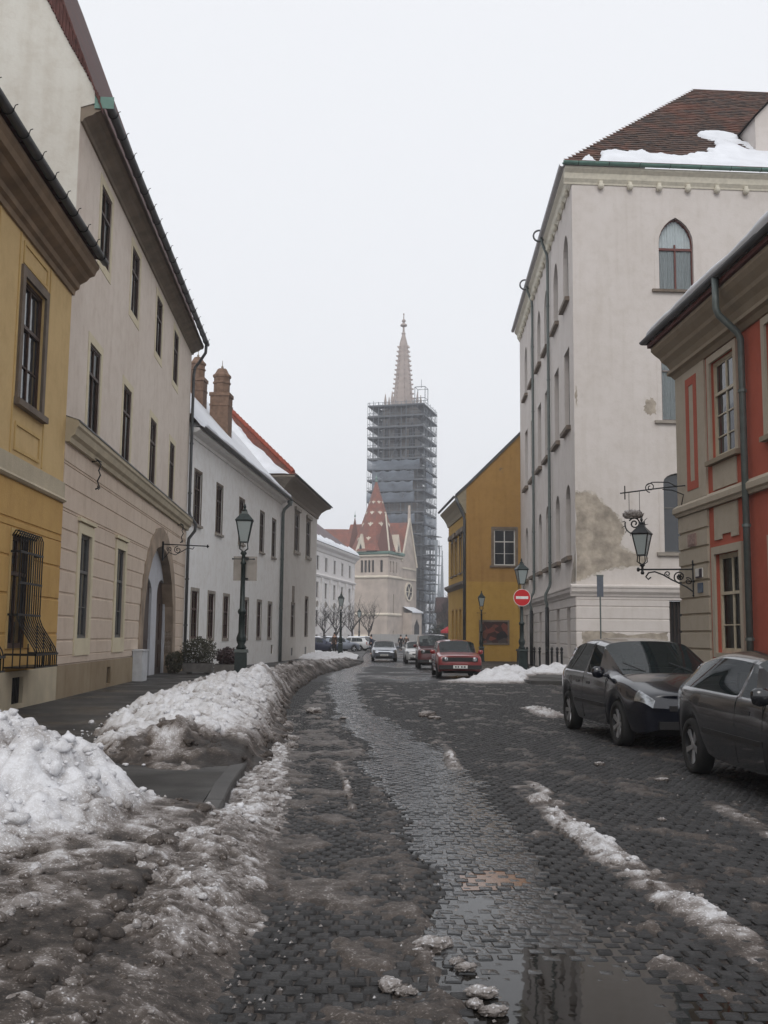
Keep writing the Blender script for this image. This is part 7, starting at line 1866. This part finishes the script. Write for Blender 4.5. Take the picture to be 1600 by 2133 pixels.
for k in range(6):
    a = k * math.pi / 3
    b.tube([(12.4, -.2, 11.8), (12.4 + 1.9 * math.cos(a), -.2, 11.8 + 1.9 * math.sin(a))], .1, 4)
part('rose_tracery', b, CST2, rw_, FW)
part('arcade', MB().box(8.2, 17, -.2, .02, 17.2, 17.6).box(8.2, 17, -.2, .02, 14.6, 15.0), CST2, ch, FW)
part('porch_roof', MB().add([(9, -2.5, 7.0), (16, -2.5, 7.0), (16, 0, 8.2), (9, 0, 8.2), (9, -2.5, 6.7), (16, -2.5, 6.7)], [(0, 1, 2, 3), (4, 5, 1, 0)]), ROOFSNOW, ch, FW)
part('porch_wall', MB().box(9.3, 15.7, -2.2, 0, -.5, 6.7), CST, ch, FW)
part('portal', MB().prism([(11, -.4), (14, -.4), (14, 3.6), (12.5, 5.2), (11, 3.6)], -2.26, -2.2), DARKW, ch, FW)
roof(ch, FW, [[(8.2, .2, 19.6), (12.6, .2, 28.8), (12.6, 16, 28.8), (8.2, 16, 19.6)], [(17, .2, 19.6), (17, 16, 19.6), (12.6, 16, 28.8), (12.6, .2, 28.8)]], CTILE, 'nave_roof')
roof(ch, T(0, 0, 0), [[(-40, 256, 17), (2, 256, 17), (2, 264, 28.2), (-40, 264, 28.2)]], CTILE, 'nave_roof')
part('aisle_wall', MB().box(-40, -3, 256, 257, -.5, 17), CST, ch, T(0, 0, 0))
MT_ = T(-7.1, 252, 0)
tp = part('small_turret', MB().add([(-1.7, -1.7, 20.5), (1.7, -1.7, 20.5), (1.7, 1.7, 20.5), (-1.7, 1.7, 20.5), (0, 0, 30.2)], [(0, 1, 4), (1, 2, 4), (2, 3, 4), (3, 0, 4)]).box(-1.4, 1.4, -1.4, 1.4, 5, 20.5), CTILE, ch, MT_)
part('turret_finial', MB().lathe([(.12, 0), (.25, .3), (.06, .6), (.03, 1.4)], 6, 0, 0, 30), VERD, tp, MT_)
# south tower: octagonal stage and crocketed spire
SX, SY = 4.8, 272.0
TS = simple('grey_tower_stone', srgb(128, 120, 114), .9, noise=.25, nscale=.6, bump=.4, bscale=5)
MT = T(SX, SY, -.1) @ Matrix.Rotation(R(-16), 4, 'Z') @ Matrix.Scale(1.0625, 4)
part('south_tower', MB().box(-4.9, 4.9, -4.9, 4.9, -.5, 38).lathe([(5.0, 38), (5.0, 57), (5.3, 57.3), (5.3, 58.2), (3.2, 58.6)], 8, 0, 0, 0, math.pi / 8), TS, ch, MT)
for k in range(8):
    a = k * math.pi / 4
    wm = MT @ Matrix.Rotation(a, 4, 'Z')
    part('belfry_window', MB().prism([(-.85, 43), (.85, 43), (.85, 52), (0, 54), (-.85, 52)], -4.72, -4.6), DARKW, ch, wm)
SPS = simple('spire_stone', srgb(164, 152, 146), .85, noise=.15, nscale=.7)
spv = [(2.75, 58.4), (2.5, 60.2), (1.0, 75.0), (.42, 77.2), (.55, 77.6), (.28, 78.0)]
part('spire', MB().lathe(spv, 8, 0, 0, 0, math.pi / 8), SPS, ch, MT)
part('spire_finial', MB().lathe([(.28, 78), (.22, 79.2), (.9, 79.6), (.85, 79.9), (.2, 80.4), (.55, 80.8), (.5, 81.0), (.14, 81.4), (.12, 82.4), (.22, 82.6), (.05, 83.0)], 8, 0, 0, 0), SPS, ch, MT)
ck = MB().add([(0, -.14, 0), (0, .14, 0), (.62, 0, .42), (.42, 0, .0), (0, 0, .5)], [(0, 3, 1), (0, 4, 2), (0, 2, 3), (1, 3, 2), (1, 2, 4)]).mesh('crocket')
for k in range(8):
    for i in range(12):
        z = 60.6 + i * 1.2
        r_ = 2.5 + (1.0 - 2.5) * (z - 60.2) / 14.8
        one('crocket', ck, SPS, ch, MT @ Matrix.Rotation(math.pi / 8 + k * math.pi / 4, 4, 'Z') @ T(r_ - .05, 0, z))
for k in range(8):
    a = math.pi / 8 + k * math.pi / 4
    part('pinnacle', MB().lathe([(.3, 0), (.3, 1.6), (.42, 1.7), (.05, 4.2)], 6, 4.5 * math.cos(a), 4.5 * math.sin(a), 57.6), SPS, ch, MT)
# scaffolding
STEEL = simple('scaffold_steel', srgb(118, 124, 130), .5, metal=.3)
DECK = simple('scaffold_deck', srgb(70, 74, 80), .8)
NET = nmat('grey_scaffold_net'); _m, n, l, p = NET
p.inputs['Base Color'].default_value = srgb(112, 120, 130); p.inputs['Roughness'].default_value = .9
tr = n.new('ShaderNodeBsdfTransparent'); mxs = n.new('ShaderNodeMixShader'); 
ng = n.new('ShaderNodeNewGeometry'); nn_ = n.new('ShaderNodeTexNoise'); nn_.inputs['Scale'].default_value = .35; nn_.inputs['Detail'].default_value = 6
l.new(ng.outputs['Position'], nn_.inputs['Vector'])
nr_ = n.new('ShaderNodeMapRange'); nr_.inputs['From Min'].default_value = .3; nr_.inputs['From Max'].default_value = .7; nr_.inputs['To Min'].default_value = .5; nr_.inputs['To Max'].default_value = .95
l.new(nn_.outputs['Fac'], nr_.inputs['Value']); l.new(nr_.outputs['Result'], mxs.inputs['Fac']); l.new(tr.outputs['BSDF'], mxs.inputs[1]); l.new(p.outputs['BSDF'], mxs.inputs[2])
l.new(mxs.outputs['Shader'], n['Material Output'].inputs['Surface']); NET = _m
sf = thing('scaffolding', 'steel scaffolding with dark decks and grey netting wrapped round the church tower', 'scaffolding', (SX, SY, -.4))
A = 7.1; ztop = 57.2; step = 2.65
for i in range(22):
    z = ztop - i * step
    if z < 1: break
    w_ = 2.3 if z > 40 else 1.7
    ja, jb, jc = rnd.uniform(-.25, .3), rnd.uniform(-.25, .3), rnd.uniform(-.2, .3)
    o_ = [(-A - ja, -A - jb), (A + jc, -A - jb), (A + jc, A), (-A - ja, A)]; c_ = A - w_
    i_ = [(-c_, -c_), (c_, -c_), (c_, c_), (-c_, c_)]
    vs = [(x, y, zz) for zz in (z, z + .16) for r_ in (o_, i_) for x, y in r_]; fs = []
    for k in range(4):
        j = (k + 1) % 4
        fs += [(k, j, 4 + j, 4 + k), (8 + k, 12 + k, 12 + j, 8 + j), (k, 8 + k, 8 + j, j), (4 + k, 4 + j, 12 + j, 12 + k)]
    dk = part('deck', MB().add(vs, fs), DECK, sf, MT)
    part('toe_board', MB().box(-A - .03, A + .03, -A - .05, -A, z + .1, z + .5).box(A, A + .05, -A, A, z + .1, z + .5), simple('toe_board', srgb(92, 96, 100), .8), dk, MT)
pl_ = MB(); nP = 11
for e_ in (A, A - 1.2, A - 2.2):
    for k in range(nP):
        t_ = -e_ + 2 * e_ * k / (nP - 1)
        for x, y in ((t_, -e_), (e_, t_), (-e_, t_), (t_, e_)): pl_.tube([(x, y, -.4), (x, y, ztop + (1.6 if k % 2 else 1.2))], .055, 4, False)
for i in range(22):
    z = ztop - i * step
    for dz in (1.1,):
        for e_ in (A,):
            pl_.tube([(-e_, -e_, z + dz), (e_, -e_, z + dz), (e_, e_, z + dz), (-e_, e_, z + dz), (-e_, -e_, z + dz)], .05, 4, False)
    for k in range(0, nP - 1, 2):
        a_ = -A + 2 * A * (k + (i % 2)) / (nP - 1); b_ = a_ + 2 * A / (nP - 1)
        pl_.tube([(a_, -A, z - step), (b_, -A, z)], .045, 4, False); pl_.tube([(A, a_, z - step), (A, b_, z)], .045, 4, False)
part('poles', pl_, STEEL, sf, MT)['kind'] = 'stuff'
# hoist cage on the roof of the scaffold and the lower annexe
hc = MB()
for x, y in ((4.2, -4.5), (6.8, -4.5), (6.8, -1.5), (4.2, -1.5)): hc.tube([(x, y, ztop), (x, y, ztop + 5.2)], .09, 4)
for z in (ztop + 2.4, ztop + 5.2): hc.tube([(4.2, -4.5, z), (6.8, -4.5, z), (6.8, -1.5, z), (4.2, -1.5, z), (4.2, -4.5, z)], .09, 4)
hc.tube([(5.5, -3, ztop + 5.2), (5.5, -3, ztop + 7.4)], .06, 4)
part('hoist_cage', hc, STEEL, sf, MT)['kind'] = 'stuff'
def net_sheet(Mx, u0, u1, z0, z1, seed, sag=.35):
    nu, nz = 40, 16
    U, Z = np.meshgrid(np.linspace(u0, u1, nu), np.linspace(z0, z1, nz))
    V = (Z - z0) / (z1 - z0)
    y = -A - .18 - .3 * np.sin(V * math.pi) * (fbm(U * .35, V * 2, seed, 3)) 
    Z = Z - sag * (V > .9) * (1 - np.abs(((U - u0) / (u1 - u0) * 4) % 1 * 2 - 1)) * 1.2
    part_ = link('net', grid_mesh('net', U, y, Z), NET, sf, Mx)
MR = MT @ Matrix.Rotation(math.pi / 2, 4, 'Z')
for i in range(15):
    z1 = ztop - (5 + i) * step - .1
    if i in (4, 9): continue
    jx = rnd.uniform(0, 2.2)
    net_sheet(MT, -A + jx * .8, A * (.75 if i % 4 else .9) - rnd.uniform(0, 1.2), z1 - step + .25, z1 + .1, 60 + i)
    if i % 5 != 3: net_sheet(MR, -A + (1.5 if i < 5 else .3), A * (.2 if i < 5 else .8), z1 - step + .25, z1, 90 + i)
MU = FW @ T(0, 0, 0)
an = MB()
for k in range(4):
    for q in range(3): an.tube([(18 + k * 2.0, -1.0 - q * 1.6, -.4), (18 + k * 2.0, -1.0 - q * 1.6, 27 - k * 1.0)], .06, 4, False)
for z in np.arange(2, 27, 2.4): an.tube([(18, -4.2, z), (24, -4.2, z)], .05, 4, False); an.box(18, 24, -4.2, -1, z, z + .1)
part('annexe_poles', an, STEEL, sf, FW)['kind'] = 'stuff'
for k in range(3):
    n_ = 12
    U, Z = np.meshgrid(np.linspace(18.4 + k * 2.3, 20.2 + k * 2.3, n_), np.linspace(0, 25 - k * 1.2, 14))
    link('tarp', grid_mesh('tarp', U, -4.4 - .25 * np.sin(U * 2.3 + Z * .2), Z), simple('pale_tarp', srgb(150, 156, 162), .8), sf, FW)
hd = thing('site_fence', 'low pale grey site fence across the foot of the church', 'fence', (4, 225, -.4))
for k in range(8): part('fence_panel', MB().box(-6.4 + k * 1.9, -6.4 + k * 1.9 + 1.86, -.03, .03, .05, 1.95 + .04 * (k % 2)), simple('pale_fence_board', srgb(158, 156, 154), .8, noise=.1, nscale=.5), hd)
for k in range(9): part('fence_post', MB().box(-6.46 + k * 1.9, -6.4 + k * 1.9, .03, .1, 0, 2.1), STEEL, hd)

# ---------------------------------------------------------------- far house, bare trees, people
fh = thing('brick_house', 'brown brick house end peeping out beyond the ochre house', 'house', (16, 205, -.4))
part('wall', MB().box(-5, 6, 0, 9, 0, 6.5), simple('brown_brick_wall', srgb(96, 76, 68), .9, noise=.2, nscale=.8), fh)
part('roof', MB().add([(-5.4, -.4, 6.4), (6.4, -.4, 6.4), (6.4, 4.5, 9.5), (-5.4, 4.5, 9.5), (-5.4, 9.4, 6.4), (6.4, 9.4, 6.4)], [(0, 1, 2, 3), (3, 2, 5, 4), (0, 3, 4), (1, 5, 2)]), TILE_OLD, fh)
part('chimney', MB().box(-3, -2.2, 4, 4.8, 8.5, 11), BRICK, fh)
for u in (-3.5, -1, 1.5): part('window', MB().box(u - .5, u + .5, -.02, .02, 3.2, 5), GLASS, fh)
BARK = simple('dark_bark', (.035, .03, .027, 1), .9, noise=.3)
def bare_tree(name, label, x, y, z, h, seed, spread=.5, dens=3):
    q = random.Random(seed)
    t = thing(name, label, 'tree', (x, y, z), q.uniform(0, 6), 'bare trees by the church')
    tr_, cr = MB(), MB()
    tr_.tube([(0, 0, -.1), (.03, .02, h * .18), (.0, .05, h * .36)], [h * .022, h * .018, h * .015], 7)
    def br(p, d, L, r, lev):
        pts = [p]; dd = d.copy()
        for k in range(3):
            dd = (dd + Vector((q.uniform(-.25, .25), q.uniform(-.25, .25), q.uniform(-.05, .22)))).normalized()
            pts.append(pts[-1] + dd * L / 3)
        cr.tube(pts, [r, r * .8, r * .6, r * .4], 4 if lev else 5, False)
        if lev >= dens: return
        for k in range(q.choice((3, 4))):
            i = q.choice((1, 2, 3)); a = Vector((q.uniform(-1, 1), q.uniform(-1, 1), q.uniform(-.1, .7))).normalized()
            br(pts[i], (dd * .6 + a * spread * 1.4).normalized(), L * q.uniform(.5, .72), r * .5, lev + 1)
    for k in range(6):
        a = k * 1.05 + q.uniform(-.3, .3)
        br(Vector((0, .03, h * q.uniform(.2, .36))), Vector((math.cos(a) * spread, math.sin(a) * spread, .75)).normalized(), h * .36, h * .010, 0)
    part('trunk', tr_, BARK, t, None, True); part('crown', cr, BARK, t)['kind'] = 'stuff'
bare_tree('bare_tree', 'bare twiggy tree in front of the palace, next to the grey house corner', -7.9, 140, -.3, 6.2, 1)
bare_tree('bare_tree', 'bare twiggy tree in front of the palace, behind the slender lamp post', -6.6, 146, -.3, 7.4, 2)
bare_tree('bare_tree', 'bare twiggy tree where the palace meets the church', -4.6, 158, -.3, 7.6, 3)
bare_tree('bare_tree', 'wide bare tree in front of the church tower foot', -2.3, 175, -.3, 7.8, 4)
bare_tree('bare_tree', 'dense dark bare tree left of the ochre house at the street end', 8.6, 160, -.4, 6.6, 5, .6, 4)
bare_tree('bare_tree', 'taller dark bare tree behind the dense one at the street end', 10.2, 172, -.4, 8.8, 6, .5, 4)
bu = thing('dark_bush', 'dark evergreen bush at the street end beside the ochre house', 'bush', (8.9, 150, -.4))
part('foliage', leaf_cloud(2600, 2.3, 1.6, 2.0, .18, 12, 1.7, .3), simple('evergreen_leaf', (.025, .03, .022, 1), .7, noise=.4), bu)['kind'] = 'stuff'
part('stem', MB().tube([(0, 0, -.1), (0, 0, 1.6)], .1, 6), BARK, bu)
aw = thing('red_awning', 'small red awning on posts in front of the dark bush', 'awning', (8.0, 128, -.3))
part('canopy', MB().add([(-.9, -.6, 2.3), (.9, -.6, 2.3), (.9, .6, 2.3), (-.9, .6, 2.3), (0, 0, 2.9)], [(0, 1, 4), (1, 2, 4), (2, 3, 4), (3, 0, 4)]).box(-.9, .9, -.62, -.6, 2.05, 2.3), simple('red_canvas', srgb(150, 36, 42), .8), aw)
for s in (-.85, .85): part('post', MB().tube([(s, -.55, 0), (s, -.55, 2.3)], .03, 5), IRON, aw); part('post', MB().tube([(s, .55, 0), (s, .55, 2.3)], .03, 5), IRON, aw)
SKIN = simple('skin', srgb(190, 150, 128), .6)
def person(label, x, y, z, rot, coat, trousers, hair, seed, stride=.22, bag=False):
    """one continuous body (skin over a joint skeleton); coat, trousers and hair as clothing"""
    t = thing('person', label, 'person', (x, y, z), rot)
    M = WM[t.name]
    def skin(name, verts, edges, rad, mat, root=0):
        me = bpy.data.meshes.new(name); me.from_pydata(verts, edges, [])
        o = link(name, me, mat, t, M)
        md = o.modifiers.new('skin', 'SKIN'); md.use_smooth_shade = True
        if not me.skin_vertices: me.skin_vertices.new()
        for i, sv in enumerate(me.skin_vertices[0].data):
            sv.radius = rad[i] if hasattr(rad[i], '__len__') else (rad[i], rad[i]); sv.use_root = (i == root)
        sd = o.modifiers.new('smooth', 'SUBSURF'); sd.levels = sd.render_levels = 1
        return o
    s = stride
    vs = [(0, 0, .95), (0, 0, 1.2), (0, .01, 1.42), (0, .015, 1.5), (0, .03, 1.63), (0, .03, 1.74),
          (.1, 0, .9), (.1, s * .5, .5), (.1, s * .3, .08), (.1, s * .3 + .15, .03), (-.1, 0, .9), (-.1, -s * .1, .5), (-.1, -s, .1), (-.1, -s + .14, .03),
          (.2, 0, 1.4), (.26, -.05, 1.12), (.27, .04, .87), (.27, .08, .78), (-.2, 0, 1.4), (-.26, .04, 1.12), (-.27, .12, .88), (-.27, .17, .79)]
    es = [(0, 1), (1, 2), (2, 3), (3, 4), (4, 5), (0, 6), (6, 7), (7, 8), (8, 9), (0, 10), (10, 11), (11, 12), (12, 13), (2, 14), (14, 15), (15, 16), (16, 17), (2, 18), (18, 19), (19, 20), (20, 21)]
    rd = [.14, (.14, .1), (.13, .09), .05, (.085, .1), (.07, .085), .09, .065, .045, .04, .09, .065, .045, .04, .06, .045, .035, .035, .06, .045, .035, .035]
    skin('body', vs, es, rd, SKIN)
    skin('coat', [(0, 0, .72), (0, 0, .95), (0, 0, 1.2), (0, .01, 1.42), (.205, 0, 1.41), (.265, -.05, 1.12), (.272, .03, .9), (-.205, 0, 1.41), (-.265, .04, 1.12), (-.272, .11, .9)], [(0, 1), (1, 2), (2, 3), (3, 4), (4, 5), (5, 6), (3, 7), (7, 8), (8, 9)], [(.2, .16), (.18, .15), (.17, .13), (.15, .11), .08, .065, .055, .08, .065, .055], coat, 1)
    skin('trousers', [(0, 0, .92), (.1, 0, .86), (.1, s * .5, .5), (.1, s * .3, .1), (-.1, 0, .86), (-.1, -s * .1, .5), (-.1, -s, .12)], [(0, 1), (1, 2), (2, 3), (0, 4), (4, 5), (5, 6)], [.14, .11, .08, .065, .11, .08, .065], trousers)
    part('hair', MB().lathe([(.09, 1.62), (.1, 1.7), (.085, 1.78), (.04, 1.825), (.005, 1.835)], 10, 0, .01), hair, t, M, True)
    return t
DK = simple('dark_cloth', (.016, .015, .016, 1), .9); BR = simple('brown_coat', (.06, .035, .025, 1), .9); BL = simple('navy_cloth', (.014, .018, .04, 1), .9); HR = simple('dark_hair', (.015, .012, .01, 1), .7)
person('walker in a dark coat in the roadway, taller of the pair beyond the silver car', 2.05, 118, -.3, 0.1, DK, DK, HR, 1)
person('walker in a brown coat, shorter figure close behind the dark-coated one', 2.75, 121, -.3, .2, BR, DK, HR, 2)
person('figure in a long brown coat standing by the slender lamp post', -4.15, 90, -.15, 2.5, BR, DK, HR, 3, .05)
person('figure in navy clothes standing beside the silver car', -1.05, 96, -.3, 1.2, BL, DK, HR, 4, .1)

# ---------------------------------------------------------------- winter air
hz = bpy.data.materials.new('winter_haze'); hz.use_nodes = True
n, l = hz.node_tree.nodes, hz.node_tree.links
n.remove(n['Principled BSDF'])
v = n.new('ShaderNodeVolumePrincipled'); v.inputs['Color'].default_value = (.93, .95, 1, 1); v.inputs['Density'].default_value = 0.0007; v.inputs['Anisotropy'].default_value = 0.2
l.new(v.outputs['Volume'], n['Material Output'].inputs['Volume'])
setting('haze', MB().box(-905, 905, -65, 1605, -1.6, 92).mesh('haze'), hz, 'stuff', 'pale winter haze')
